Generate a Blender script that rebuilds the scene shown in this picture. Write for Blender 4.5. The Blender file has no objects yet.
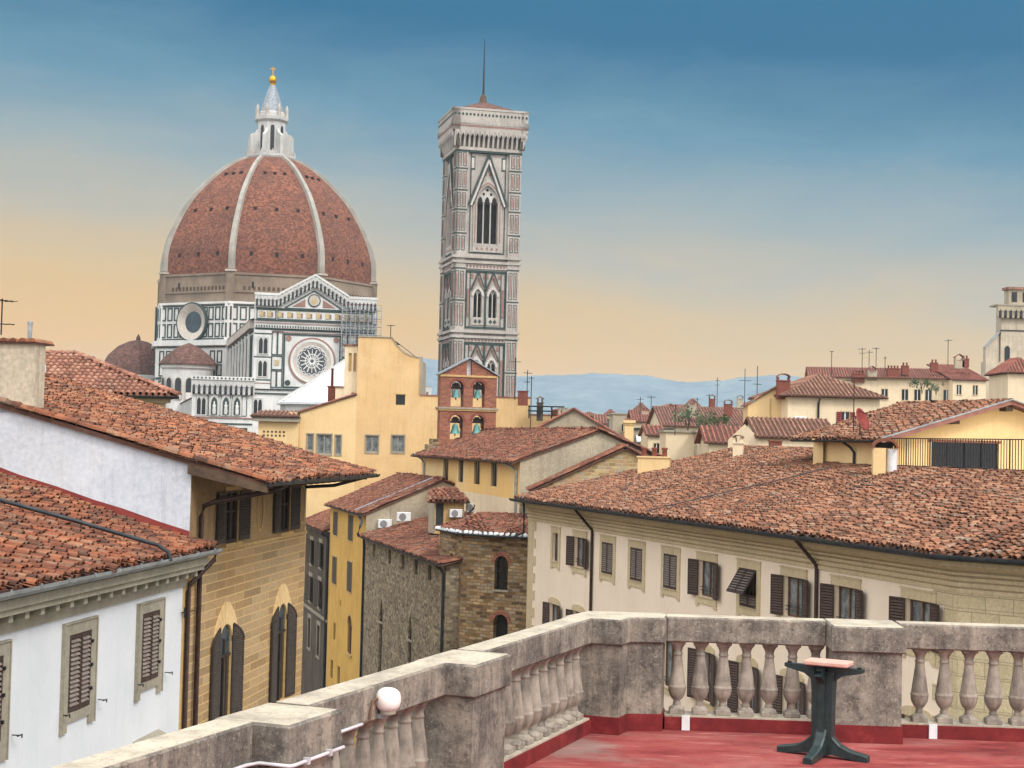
import bpy, math, random
import numpy as np
from mathutils import Matrix, Vector

# ------------------------------------------------------------------ scene, camera, sky, sun
sc = bpy.context.scene
COL = sc.collection
EYE = 20.5
F_PX = 1550.0
cam_d = bpy.data.cameras.new('camera')
cam_d.sensor_width = 36.0
cam_d.lens = 36.0 * F_PX / 1024.0
cam_d.clip_start = 0.1
cam_d.clip_end = 30000
cam = bpy.data.objects.new('camera', cam_d)
COL.objects.link(cam)
CAM_ROT = Matrix.Rotation(math.pi/2 + math.atan(58/F_PX), 4, 'X') @ Matrix.Rotation(math.radians(1.347), 4, 'Z')
cam.matrix_world = Matrix.Translation((0, 0, EYE)) @ CAM_ROT
sc.camera = cam

sc.view_settings.view_transform = 'Standard'
sc.view_settings.look = 'None'
sc.view_settings.exposure = 0.0
sc.view_settings.gamma = 1.0
sc.cycles.use_denoising = True
sc.cycles.max_bounces = 5
sc.cycles.diffuse_bounces = 3
sc.cycles.glossy_bounces = 2
sc.cycles.transmission_bounces = 2
sc.cycles.volume_bounces = 0
sc.cycles.use_adaptive_sampling = True
sc.cycles.adaptive_threshold = 0.02

SUN_EL, SUN_AZ = math.radians(46), math.radians(136)    # azimuth clockwise from +Y: behind the camera, a little to the right
sun_d = bpy.data.lights.new('sun', 'SUN')
sun_d.energy = 1.9
sun_d.angle = math.radians(14)
sun_d.color = (1.0, 0.955, 0.89)
sun = bpy.data.objects.new('sun', sun_d)
COL.objects.link(sun)
sdir = Vector((math.sin(SUN_AZ)*math.cos(SUN_EL), math.cos(SUN_AZ)*math.cos(SUN_EL), math.sin(SUN_EL)))
sun.rotation_euler = sdir.to_track_quat('Z', 'Y').to_euler()
sun.location = (20, -40, 80)

def lin(c):
    return tuple(((v/255)/12.92 if v/255 <= 0.04045 else ((v/255+0.055)/1.055)**2.4) for v in c)

def make_world():
    w = bpy.data.worlds.new('World')
    sc.world = w
    w.use_nodes = True
    nt = w.node_tree
    N, L = nt.nodes, nt.links
    N.clear()
    out = N.new('ShaderNodeOutputWorld')
    bg = N.new('ShaderNodeBackground')
    L.new(bg.outputs[0], out.inputs[0])
    sky = N.new('ShaderNodeTexSky')
    sky.sky_type = 'NISHITA'
    sky.sun_disc = False
    sky.sun_elevation = SUN_EL
    sky.sun_rotation = SUN_AZ
    sk = N.new('ShaderNodeVectorMath'); sk.operation = 'SCALE'
    sk.inputs['Scale'].default_value = 0.08
    L.new(sky.outputs[0], sk.inputs[0])
    tc = N.new('ShaderNodeTexCoord')
    sep = N.new('ShaderNodeSeparateXYZ')
    L.new(tc.outputs['Generated'], sep.inputs[0])
    # soft cloud banks: stretched noise shifts the elevation looked up in the ramp
    mp = N.new('ShaderNodeMapping'); mp.inputs['Scale'].default_value = (3.0, 3.0, 11.0)
    L.new(tc.outputs['Generated'], mp.inputs[0])
    nz = N.new('ShaderNodeTexNoise'); nz.inputs['Scale'].default_value = 2.1; nz.inputs['Detail'].default_value = 8; nz.inputs['Roughness'].default_value = 0.62; nz.inputs['Distortion'].default_value = 0.4
    L.new(mp.outputs[0], nz.inputs['Vector'])
    def math_(op, a, b=None, c=None):
        m = N.new('ShaderNodeMath'); m.operation = op
        for i, v in enumerate((a, b, c)):
            if v is None: continue
            if isinstance(v, (int, float)): m.inputs[i].default_value = v
            else: L.new(v, m.inputs[i])
        return m.outputs[0]
    sh = math_('MULTIPLY_ADD', nz.outputs['Fac'], 0.06, -0.03)
    xs = math_('MULTIPLY', sep.outputs['X'], 0.075)
    e = math_('ADD', math_('ADD', sep.outputs['Z'], sh), xs)
    ramp = N.new('ShaderNodeValToRGB')
    cr = ramp.color_ramp
    stops = SKY_STOPS
    while len(cr.elements) < len(stops): cr.elements.new(0.5)
    for el, (p, c) in zip(cr.elements, stops):
        el.position = p; el.color = (*[SKY_GAIN*v for v in lin(c)], 1)
    L.new(e, ramp.inputs[0])
    # behind the viewer the sky gets an added bright overcast to light the facades
    mr = N.new('ShaderNodeMapRange'); mr.interpolation_type = 'SMOOTHSTEP'
    mr.inputs['From Min'].default_value = 0.85; mr.inputs['From Max'].default_value = -0.35
    L.new(sep.outputs['Y'], mr.inputs['Value'])
    mz = N.new('ShaderNodeMapRange'); mz.interpolation_type = 'SMOOTHSTEP'
    mz.inputs['From Min'].default_value = 0.02; mz.inputs['From Max'].default_value = 0.75; mz.inputs['To Min'].default_value = 0.45
    L.new(sep.outputs['Z'], mz.inputs['Value'])
    ov = N.new('ShaderNodeVectorMath'); ov.operation = 'SCALE'; ov.inputs[0].default_value = OVERCAST_FILL[:3]; L.new(mz.outputs[0], ov.inputs['Scale'])
    mx = N.new('ShaderNodeMixRGB')
    L.new(mr.outputs[0], mx.inputs[0]); L.new(ramp.outputs[0], mx.inputs[1]); L.new(ov.outputs[0], mx.inputs[2])
    mx2 = N.new('ShaderNodeMixRGB'); mx2.inputs[0].default_value = 0.97
    L.new(sk.outputs[0], mx2.inputs[1]); L.new(mx.outputs[0], mx2.inputs[2])
    L.new(mx2.outputs[0], bg.inputs['Color'])
    bg.inputs['Strength'].default_value = 1.0
SKY_GAIN = 1.0
OVERCAST_FILL = (2.9, 2.86, 2.82, 1)
SKY_STOPS = [(0.0, (246, 182, 84)), (0.03, (243, 182, 88)), (0.06, (234, 186, 108)), (0.09, (218, 188, 138)), (0.12, (192, 184, 166)),
             (0.16, (152, 172, 178)), (0.205, (98, 148, 174)), (0.26, (4, 106, 148)), (0.40, (46, 118, 160)), (0.6, (165, 185, 200)), (0.9, (235, 240, 244))]
make_world()

# ------------------------------------------------------------------ materials
MATS = {}
class NT:
    def __init__(s, name):
        s.m = bpy.data.materials.new(name); s.m.use_nodes = True
        s.nt = s.m.node_tree; s.N = s.nt.nodes; s.L = s.nt.links
        s.b = s.N['Principled BSDF']
        MATS[name] = s.m
    def node(s, t, **kw):
        n = s.N.new(t)
        for k, v in kw.items():
            if k in n.inputs:
                if hasattr(v, 'is_output'): s.L.new(v, n.inputs[k])
                else: n.inputs[k].default_value = v
            else: setattr(n, k, v)
        return n
    def link(s, a, b): s.L.new(a, b)
    def pos(s): return s.node('ShaderNodeNewGeometry').outputs['Position']
    def uv(s):
        n = s.node('ShaderNodeUVMap'); n.uv_map = 'UVMap'; return n.outputs[0]
    def mapping(s, vec, scale=(1, 1, 1), loc=(0, 0, 0)):
        n = s.node('ShaderNodeMapping'); s.L.new(vec, n.inputs['Vector'])
        n.inputs['Scale'].default_value = scale; n.inputs['Location'].default_value = loc
        return n.outputs[0]
    def noise(s, vec, scale, detail=4, rough=0.55):
        n = s.node('ShaderNodeTexNoise'); s.L.new(vec, n.inputs['Vector'])
        n.inputs['Scale'].default_value = scale; n.inputs['Detail'].default_value = detail; n.inputs['Roughness'].default_value = rough
        return n.outputs['Fac']
    def rng(s, v, a, b, c=0.0, d=1.0):
        n = s.node('ShaderNodeMapRange'); s.L.new(v, n.inputs['Value'])
        for k, x in zip(('From Min', 'From Max', 'To Min', 'To Max'), (a, b, c, d)): n.inputs[k].default_value = x
        return n.outputs[0]
    def mix(s, fac, a, b, mode='MIX'):
        n = s.node('ShaderNodeMixRGB'); n.blend_type = mode
        for i, v in enumerate((fac, a, b)):
            if isinstance(v, (int, float)): n.inputs[i].default_value = v
            elif isinstance(v, tuple): n.inputs[i].default_value = (*v, 1) if len(v) == 3 else v
            else: s.L.new(v, n.inputs[i])
        return n.outputs[0]
    def ramp(s, v, stops, const=False):
        n = s.node('ShaderNodeValToRGB'); cr = n.color_ramp
        if const: cr.interpolation = 'CONSTANT'
        while len(cr.elements) < len(stops): cr.elements.new(0.5)
        for el, (p, c) in zip(cr.elements, stops): el.position = p; el.color = (*lin(c), 1)
        s.L.new(v, n.inputs[0]); return n.outputs[0]
    def mul(s, a, b):
        n = s.node('ShaderNodeMath'); n.operation = 'MULTIPLY'
        for i, v in enumerate((a, b)):
            if isinstance(v, (int, float)): n.inputs[i].default_value = v
            else: s.L.new(v, n.inputs[i])
        return n.outputs[0]
    def finish(s, col, rough=0.9, bump=None, bs=0.3, bd=0.02, metal=0.0, spec=0.3):
        if isinstance(col, tuple): s.b.inputs['Base Color'].default_value = (*col, 1)
        else: s.L.new(col, s.b.inputs['Base Color'])
        s.b.inputs['Roughness'].default_value = rough; s.b.inputs['Metallic'].default_value = metal
        s.b.inputs['Specular IOR Level'].default_value = spec
        if bump is not None:
            n = s.node('ShaderNodeBump'); n.inputs['Strength'].default_value = bs; n.inputs['Distance'].default_value = bd
            s.L.new(bump, n.inputs['Height']); s.L.new(n.outputs[0], s.b.inputs['Normal'])
        return s.m

def plaster(name, c, c2, scale=0.6, streak=0.35, streak_c=(90, 82, 74), bs=0.25, blot=0.0, blot_c=(150, 150, 145), fine=0.12):
    t = NT(name); p = t.pos()
    col = t.mix(t.rng(t.noise(p, scale, 5), 0.35, 0.68), lin(c), lin(c2))
    st = t.noise(t.mapping(p, (2.6, 2.6, 0.22)), 1.3, 6, 0.65)
    col = t.mix(t.mul(t.rng(st, 0.52, 0.78), streak), col, lin(streak_c))
    if blot: col = t.mix(t.mul(t.rng(t.noise(p, 0.28, 6, 0.6), 0.5, 0.66), blot), col, lin(blot_c))
    fn = t.noise(p, 9, 5, 0.7)
    col = t.mix(fine*1.4, col, t.ramp(fn, [(0.3, (60, 55, 50)), (0.7, (235, 230, 225))]), 'OVERLAY')
    dr = t.noise(t.mapping(p, (9, 9, 0.35)), 1.1, 7, 0.7)
    col = t.mix(t.mul(t.rng(dr, 0.56, 0.72), min(0.8, streak*0.9)), col, lin(tuple(int(v*0.72) for v in streak_c)))
    return t.finish(col, 0.92, fn, bs, 0.015)

def stonework(name, cs, mortar, bw, bh, msize=0.012, dist=0.0, bs=0.6, noise_scale=1.2, dirt=(70, 62, 52), dirt_f=0.4, var=0.5, squash=1.0):
    t = NT(name); u = t.uv()
    v = u
    if dist:
        nz = t.node('ShaderNodeTexNoise', Scale=3.4, Detail=4.0); t.link(u, nz.inputs['Vector'])
        vm = t.node('ShaderNodeVectorMath'); vm.operation = 'MULTIPLY_ADD'
        t.link(nz.outputs['Color'], vm.inputs[0]); vm.inputs[1].default_value = (dist,)*3; t.link(u, vm.inputs[2]); v = vm.outputs[0]
    br = t.node('ShaderNodeTexBrick'); t.link(v, br.inputs['Vector'])
    br.inputs['Scale'].default_value = 1.0; br.inputs['Brick Width'].default_value = bw; br.inputs['Row Height'].default_value = bh
    br.inputs['Mortar Size'].default_value = msize; br.inputs['Mortar Smooth'].default_value = 0.3; br.inputs['Bias'].default_value = 0.0
    br.inputs['Color1'].default_value = (0, 0, 0, 1); br.inputs['Color2'].default_value = (1, 1, 1, 1); br.inputs['Mortar'].default_value = (0.5, 0.5, 0.5, 1)
    br.squash = squash
    stone = t.ramp(br.outputs['Color'], cs)
    p = t.pos()
    stone = t.mix(t.mul(t.rng(t.noise(p, noise_scale, 6, 0.65), 0.42, 0.72), dirt_f), stone, lin(dirt))
    fn = t.noise(p, 14, 4, 0.7)
    stone = t.mix(0.3, stone, t.ramp(fn, [(0.3, (70, 66, 60)), (0.7, (225, 220, 215))]), 'OVERLAY')
    col = t.mix(br.outputs['Fac'], stone, lin(mortar))
    h = t.mix(0.25, t.mix(br.outputs['Fac'], (1, 1, 1), (0, 0, 0)), fn)
    return t.finish(col, 0.93, h, bs, 0.03)

def terracotta(name, stops, lichen=0.35, dark=0.35, hue_noise=0.9):
    stops = [(p, (int(c[0]*0.94), int(c[1]*0.93), int(c[2]*0.92))) for p, c in stops]
    t = NT(name); g = t.node('ShaderNodeNewGeometry'); p = g.outputs['Position']
    rnd = g.outputs['Random Per Island']
    col = t.ramp(rnd, stops)
    big = t.rng(t.noise(p, hue_noise, 4), 0.38, 0.66)
    col = t.mix(t.mul(big, dark), col, lin((84, 60, 52)))
    run = t.noise(t.mapping(p, (1.3, 1.3, 0.5)), 1.0, 7, 0.68)
    col = t.mix(t.mul(t.rng(run, 0.5, 0.64), 0.5), col, lin((62, 50, 45)))
    col = t.mix(t.mul(t.rng(t.noise(p, 2.4, 7, 0.72), 0.54, 0.68), lichen), col, lin((148, 136, 116)))
    fn = t.noise(p, 30, 3, 0.7)
    col = t.mix(0.35, col, t.ramp(fn, [(0.3, (60, 55, 52)), (0.7, (230, 225, 220))]), 'OVERLAY')
    return t.finish(col, 0.92, fn, 0.3, 0.01)

def simple(name, c, c2=None, scale=6, rough=0.7, metal=0.0, bs=0.15, spec=0.3):
    t = NT(name); p = t.pos()
    fn = t.noise(p, scale, 5, 0.65)
    col = t.mix(t.rng(fn, 0.35, 0.68), lin(c), lin(c2 or tuple(int(v*0.8) for v in c)))
    return t.finish(col, rough, fn, bs, 0.01, metal, spec)

plaster('white_plaster', (214, 217, 221), (204, 208, 213), streak=0.10, streak_c=(150, 150, 150), fine=0.05)
plaster('party_white', (208, 213, 221), (190, 196, 205), streak=0.35, streak_c=(140, 143, 150), fine=0.16, blot=0.45, blot_c=(182, 184, 186))
plaster('cream_plaster', (238, 222, 202), (232, 213, 192), streak=0.10, streak_c=(160, 140, 120), fine=0.05)
plaster('yellow_plaster', (216, 184, 134), (204, 171, 122), streak=0.35, streak_c=(176, 142, 98), fine=0.12, blot=0.4, blot_c=(222, 198, 156))
plaster('pale_yellow_plaster', (224, 196, 146), (214, 185, 136), streak=0.22, streak_c=(190, 160, 112), fine=0.07)
plaster('hall_yellow_plaster', (230, 192, 120), (222, 186, 128), streak=0.3, streak_c=(176, 152, 112), fine=0.1, blot=0.6, blot_c=(226, 208, 172))
plaster('street_yellow_plaster', (210, 170, 92), (192, 154, 82), streak=0.5, streak_c=(128, 100, 52), fine=0.1)
plaster('worn_ochre', (170, 142, 102), (146, 122, 88), streak=0.5, streak_c=(92, 72, 50), fine=0.2, blot=0.6, blot_c=(120, 96, 70))
plaster('voussoir', (222, 194, 144), (206, 176, 124), streak=0.3, streak_c=(140, 110, 70), fine=0.2)
plaster('worn_grey_plaster', (176, 166, 146), (156, 146, 128), streak=0.5, streak_c=(108, 98, 82), fine=0.2, blot=0.5, blot_c=(186, 172, 142))
plaster('dark_grey_plaster', (96, 88, 78), (76, 70, 63), streak=0.5, streak_c=(58, 52, 46), fine=0.15)
plaster('pale_plaster', (226, 208, 178), (214, 196, 166), streak=0.3, streak_c=(150, 132, 108), fine=0.1)
plaster('chimney_plaster', (198, 186, 166), (176, 166, 148), streak=0.6, streak_c=(110, 98, 84), fine=0.2)
plaster('trim_stone', (204, 188, 154), (190, 174, 142), streak=0.3, streak_c=(110, 100, 80), fine=0.15)
plaster('grey_trim', (158, 152, 136), (142, 136, 122), streak=0.35, streak_c=(96, 90, 78), fine=0.15)
plaster('ochre_trim', (196, 166, 114), (178, 148, 100), streak=0.4, streak_c=(120, 90, 50), fine=0.15)
plaster('marble_white', (198, 199, 197), (176, 178, 178), scale=0.25, streak=0.6, streak_c=(98, 100, 100), fine=0.3)
plaster('marble_clean', (216, 217, 215), (196, 198, 198), scale=0.3, streak=0.4, streak_c=(128, 132, 134), fine=0.25)
plaster('rib_stone', (168, 165, 158), (142, 139, 132), scale=0.3, streak=0.5, streak_c=(112, 108, 102), fine=0.3)
plaster('tower_pale', (200, 197, 193), (179, 176, 172), scale=0.3, streak=0.5, streak_c=(112, 110, 106), fine=0.3)
plaster('tower_grey', (184, 179, 173), (161, 156, 151), scale=0.3, streak=0.6, streak_c=(98, 94, 90), fine=0.35)
plaster('bapt_marble', (216, 220, 224), (196, 201, 206), scale=0.5, streak=0.35, streak_c=(150, 156, 160), fine=0.2, blot=0.4, blot_c=(170, 176, 182))
plaster('marble_cream', (198, 192, 183), (176, 170, 162), scale=0.25, streak=0.55, streak_c=(108, 102, 95), fine=0.3)
plaster('rough_drum', (148, 134, 118), (118, 106, 94), scale=0.2, streak=0.6, streak_c=(84, 74, 66), fine=0.3)
simple('marble_green', (58, 74, 71), (42, 57, 56), 1.2)
simple('rose_glass', (78, 84, 90), (54, 58, 64), 1.0, rough=0.3)
simple('marble_pink', (150, 114, 104), (130, 98, 90), 1.2)
simple('dark_glass', (26, 30, 34), (18, 22, 26), 2, rough=0.15, spec=0.5)
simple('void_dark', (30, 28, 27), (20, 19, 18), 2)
simple('blue_glass', (44, 66, 78), (28, 44, 54), 0.3, rough=0.2, spec=0.5)
simple('curtain_glass', (132, 140, 142), (70, 76, 80), 3, rough=0.15, spec=0.5)
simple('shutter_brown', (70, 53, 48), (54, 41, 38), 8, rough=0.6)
simple('slat_brown_lit', (142, 130, 122), (112, 100, 93), 8, rough=0.55)  # slats of closed leaves, paled to paint in the light they catch
simple('slat_open', (92, 75, 68), (72, 57, 52), 8, rough=0.6)  # darker copy of the brown slats for folded-back leaves
simple('slat_dark', (86, 77, 69), (62, 55, 49), 8, rough=0.55)  # slats paler than their frame, light on the louvres painted in
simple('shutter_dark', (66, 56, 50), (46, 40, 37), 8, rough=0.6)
simple('frame_wood', (112, 82, 60), (84, 60, 46), 8, rough=0.6)
simple('eave_wood', (96, 78, 62), (62, 50, 42), 4, rough=0.85, bs=0.3)
simple('white_paint', (224, 226, 228), (206, 208, 210), 6, rough=0.5)
simple('copper_pipe', (74, 56, 52), (52, 42, 40), 5, rough=0.5, metal=0.3)
simple('dark_gutter', (62, 66, 70), (40, 44, 48), 3, rough=0.5, metal=0.3)
simple('zinc', (170, 178, 182), (128, 134, 136), 3, rough=0.45, metal=0.4)
simple('lead', (150, 158, 166), (112, 118, 126), 2, rough=0.6, metal=0.2)
simple('iron', (46, 46, 50), (34, 34, 38), 5, rough=0.5, metal=0.3)
simple('gold', (214, 160, 40), (190, 134, 26), 1, rough=0.3, metal=0.7)
simple('bronze_green', (110, 164, 158), (74, 124, 120), 3, rough=0.6, metal=0.15)
simple('bell_wood', (58, 48, 46), (38, 32, 32), 4)
simple('barge_brown', (150, 104, 94), (122, 84, 76), 3, rough=0.8, bs=0.3)
simple('flashing_red', (140, 62, 56), (118, 50, 46), 3, rough=0.8, bs=0.3)
simple('gold_mosaic', (190, 172, 128), (166, 148, 112), 1.5)
simple('green_paint', (42, 58, 58), (28, 40, 42), 14, rough=0.42, bs=0.1, spec=0.4)
simple('brick_paver', (208, 168, 154), (192, 148, 134), 14, rough=0.85, bs=0.3)
simple('brick_dark', (132, 74, 60), (104, 58, 48), 6)
simple('conduit_white', (206, 203, 206), (178, 175, 178), 8, rough=0.4)
simple('asphalt', (64, 62, 60), (52, 50, 48), 1.5)
simple('foliage', (74, 92, 58), (52, 70, 44), 1.5)
simple('foliage_far', (112, 126, 96), (78, 92, 70), 1.5)
simple('awning_white', (220, 224, 226), (190, 196, 200), 2)

STOPS_HOT = [(0.0, (84, 60, 50)), (0.15, (122, 80, 62)), (0.42, (150, 94, 68)), (0.68, (172, 110, 79)), (0.9, (186, 132, 98)), (1.0, (160, 134, 112))]
STOPS_DULL = [(0.0, (86, 64, 52)), (0.2, (120, 83, 65)), (0.48, (146, 98, 74)), (0.74, (164, 114, 86)), (0.94, (178, 136, 110)), (1.0, (150, 138, 126))]
STOPS_RED = [(0.0, (88, 62, 52)), (0.3, (124, 78, 62)), (0.6, (146, 92, 72)), (0.9, (162, 110, 88)), (1.0, (134, 114, 100))]
STOPS_FRESH = [(0.0, (136, 94, 79)), (0.4, (164, 116, 97)), (0.8, (180, 132, 111)), (1.0, (188, 148, 128))]
terracotta('tile_warm', STOPS_HOT, 0.5, 0.45)
terracotta('tile_near', [(p, (int(c[0]*0.93), int(c[1]*0.88), int(c[2]*0.86))) for p, c in STOPS_HOT], 0.45, 0.5)
terracotta('tile_fresh', STOPS_FRESH, 0.25, 0.15)
terracotta('tile_red', STOPS_RED, 0.4, 0.35)
terracotta('tile_dull', STOPS_DULL, 0.5, 0.3)
simple('tile_bed', (104, 72, 60), (70, 52, 46), 4, rough=0.95, bs=0.4)

def far_roof_mat(name, a, b, c):
    t = NT(name); u = t.uv()
    br = t.node('ShaderNodeTexBrick'); t.link(u, br.inputs['Vector'])
    br.inputs['Scale'].default_value = 1.0; br.inputs['Brick Width'].default_value = 0.4; br.inputs['Row Height'].default_value = 0.45
    br.inputs['Mortar Size'].default_value = 0.03; br.offset = 0.0
    br.inputs['Color1'].default_value = (0, 0, 0, 1); br.inputs['Color2'].default_value = (1, 1, 1, 1); br.inputs['Mortar'].default_value = (0, 0, 0, 1)
    col = t.ramp(br.outputs['Color'], [(0.0, a), (0.5, b), (1.0, c)])
    p = t.pos()
    col = t.mix(t.mul(t.rng(t.noise(p, 0.5, 5), 0.42, 0.68), 0.5), col, lin((92, 66, 58)))
    return t.finish(col, 0.93, br.outputs['Color'], 0.5, 0.05)
far_roof_mat('roof_far', (116, 84, 74), (150, 106, 92), (172, 130, 112))
far_roof_mat('roof_far_red', (124, 78, 68), (158, 98, 84), (178, 120, 102))
far_roof_mat('roof_far_brown', (112, 84, 70), (146, 108, 90), (170, 130, 108))

stonework('ochre_courses', [(0, (150, 128, 96)), (0.5, (166, 143, 108)), (1, (182, 158, 122))], (202, 170, 120), 1.5, 0.215, 0.016, 0.012, 0.3, 0.55, (190, 142, 78), 0.5)
stonework('rubble', [(0, (84, 70, 54)), (0.25, (132, 106, 74)), (0.5, (164, 134, 96)), (0.7, (146, 136, 120)), (0.88, (188, 162, 122)), (1, (110, 98, 84))], (122, 102, 76), 0.40, 0.155, 0.02, 0.13, 0.9, 1.1, (78, 66, 54), 0.55)
stonework('rubble_grey', [(0, (92, 84, 72)), (0.3, (132, 120, 100)), (0.6, (156, 142, 118)), (0.85, (178, 164, 138)), (1, (108, 102, 92))], (134, 120, 98), 0.30, 0.17, 0.022, 0.14, 0.9, 1.1, (84, 75, 64), 0.5)
stonework('gable_rubble', [(0, (140, 118, 86)), (0.3, (180, 154, 110)), (0.6, (198, 178, 140)), (0.8, (168, 160, 144)), (1, (188, 142, 108))], (182, 160, 120), 0.36, 0.18, 0.025, 0.14, 0.8, 1.0, (116, 102, 82), 0.4)
stonework('red_brick', [(0, (120, 66, 52)), (0.5, (146, 82, 64)), (1, (164, 100, 78))], (150, 122, 104), 0.26, 0.09, 0.012, 0.0, 0.5, 0.7, (92, 62, 52), 0.5)
stonework('dome_tile', [(0, (86, 56, 46)), (0.5, (122, 77, 61)), (1, (148, 99, 78))], (100, 68, 60), 0.5, 0.4, 0.02, 0.25, 0.4, 0.16, (72, 57, 54), 0.6)
stonework('old_tile', [(0, (74, 54, 50)), (0.5, (100, 72, 65)), (1, (122, 90, 80))], (84, 62, 57), 0.5, 0.4, 0.02, 0.25, 0.4, 0.16, (60, 50, 48), 0.6)
stonework('quoin_block', [(0, (194, 180, 146)), (1, (204, 190, 156))], (150, 138, 110), 0.75, 0.42, 0.012, 0.0, 0.4, 0.8, (140, 128, 100), 0.3)

def aged_stone():
    t = NT('aged_stone'); p = t.pos()
    n1 = t.noise(p, 2.6, 8, 0.68)
    col = t.ramp(n1, [(0.26, (70, 66, 62)), (0.42, (112, 106, 98)), (0.55, (146, 138, 126)), (0.7, (168, 154, 138)), (0.82, (150, 138, 124))])
    st = t.noise(t.mapping(p, (6, 6, 0.8)), 1.5, 8, 0.72)
    col = t.mix(t.mul(t.rng(st, 0.46, 0.66), 0.55), col, lin((62, 58, 56)))
    dr = t.noise(t.mapping(p, (14, 14, 0.9), (4, 2, 1)), 1.2, 6, 0.7)
    col = t.mix(t.mul(t.rng(dr, 0.58, 0.72), 0.35), col, lin((50, 47, 46)))
    bl = t.noise(p, 6.5, 8, 0.72)
    col = t.mix(t.mul(t.rng(bl, 0.5, 0.64), 0.6), col, lin((60, 56, 54)))
    sp = t.noise(p, 30, 6, 0.78)
    col = t.mix(t.mul(t.rng(sp, 0.53, 0.66), 0.65), col, lin((46, 43, 41)))
    col = t.mix(t.mul(t.rng(t.noise(p, 44, 4, 0.75), 0.56, 0.68), 0.4), col, lin((206, 198, 184)))
    t.finish(col, 0.94, t.mix(0.5, n1, sp), 0.8, 0.016)
aged_stone()
def cap_stone():   # paler upper faces of the rail
    t = NT('cap_stone'); p = t.pos()
    n1 = t.noise(p, 3.2, 7, 0.7)
    col = t.ramp(n1, [(0.28, (142, 134, 120)), (0.5, (184, 174, 156)), (0.72, (204, 193, 174))])
    sp = t.noise(p, 24, 5, 0.75)
    col = t.mix(t.mul(t.rng(sp, 0.52, 0.72), 0.65), col, lin((96, 88, 80)))
    col = t.mix(t.mul(t.rng(t.noise(p, 1.1, 5, 0.6), 0.5, 0.68), 0.4), col, lin((120, 108, 98)))
    t.finish(col, 0.93, sp, 0.5, 0.01)
cap_stone()
def baluster_stone():
    t = NT('baluster_stone'); p = t.pos()
    n1 = t.noise(p, 5, 6, 0.65)
    col = t.ramp(n1, [(0.3, (110, 103, 96)), (0.5, (150, 141, 129)), (0.75, (174, 164, 149))])
    st = t.noise(t.mapping(p, (9, 9, 2.0)), 1.5, 6, 0.7)
    col = t.mix(t.mul(t.rng(st, 0.46, 0.70), 0.7), col, lin((86, 78, 74)))
    t.finish(col, 0.92, t.noise(p, 50, 4, 0.7), 0.35, 0.006)
baluster_stone()
def red_floor():
    t = NT('red_floor'); p = t.pos()
    n1 = t.noise(t.mapping(p, (0.6, 1.5, 1)), 1.8, 7, 0.65)
    col = t.ramp(n1, [(0.28, (94, 44, 44)), (0.45, (134, 62, 61)), (0.6, (152, 80, 77)), (0.78, (176, 122, 114))])
    n2 = t.noise(t.mapping(p, (1.0, 2.2, 1), (3, 1, 0)), 1.1, 8, 0.7)
    col = t.mix(t.mul(t.rng(n2, 0.53, 0.68), 0.4), col, lin((150, 112, 106)))
    n3 = t.noise(p, 9, 6, 0.75)
    col = t.mix(t.mul(t.rng(n3, 0.55, 0.72), 0.5), col, lin((92, 44, 46)))
    # bare grey screed worn through in the corner and along the left rail
    gr = t.node('ShaderNodeVectorMath'); gr.operation = 'DISTANCE'; t.link(p, gr.inputs[0]); gr.inputs[1].default_value = (0.35, 12.9, 18.0)
    d = t.node('ShaderNodeMath'); d.operation = 'MULTIPLY_ADD'; t.link(n2, d.inputs[0]); d.inputs[1].default_value = -2.2; t.link(gr.outputs['Value'], d.inputs[2])
    col = t.mix(t.mul(t.rng(d.outputs[0], -0.35, -0.8), 0.7), col, lin((140, 124, 116)))
    sc_ = t.noise(t.mapping(p, (0.8, 7, 1), (1, 5, 0)), 2.2, 8, 0.75)
    col = t.mix(t.mul(t.rng(sc_, 0.57, 0.68), 0.7), col, lin((186, 132, 124)))
    col = t.mix(t.mul(t.rng(t.noise(p, 30, 5, 0.75), 0.58, 0.7), 0.45), col, lin((76, 44, 44)))
    t.finish(col, 0.92, t.mix(0.5, sc_, n3), 0.5, 0.008, spec=0.08)
red_floor()
def red_skirting():
    t = NT('red_skirting'); p = t.pos()
    n1 = t.noise(p, 4, 6, 0.7)
    col = t.ramp(n1, [(0.3, (84, 24, 26)), (0.55, (118, 36, 38)), (0.75, (146, 62, 60))])
    t.finish(col, 0.75, n1, 0.3, 0.01)
red_skirting()
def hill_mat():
    t = NT('hazy_hill_woods'); p = t.pos()
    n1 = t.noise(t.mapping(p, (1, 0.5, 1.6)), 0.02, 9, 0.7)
    col = t.ramp(n1, [(0.3, (78, 98, 114)), (0.5, (96, 117, 129)), (0.7, (118, 135, 140))])  # wooded hills tinted blue: part of the distance haze painted into their colour
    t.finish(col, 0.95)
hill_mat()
def globe_mat():
    t = NT('globe_opal'); p = t.pos()
    n1 = t.noise(p, 12, 5, 0.6)
    col = t.mix(t.rng(n1, 0.45, 0.7), lin((244, 240, 236)), lin((226, 214, 204)))
    t.finish(col, 0.3, None, spec=0.5)
globe_mat()

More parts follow.
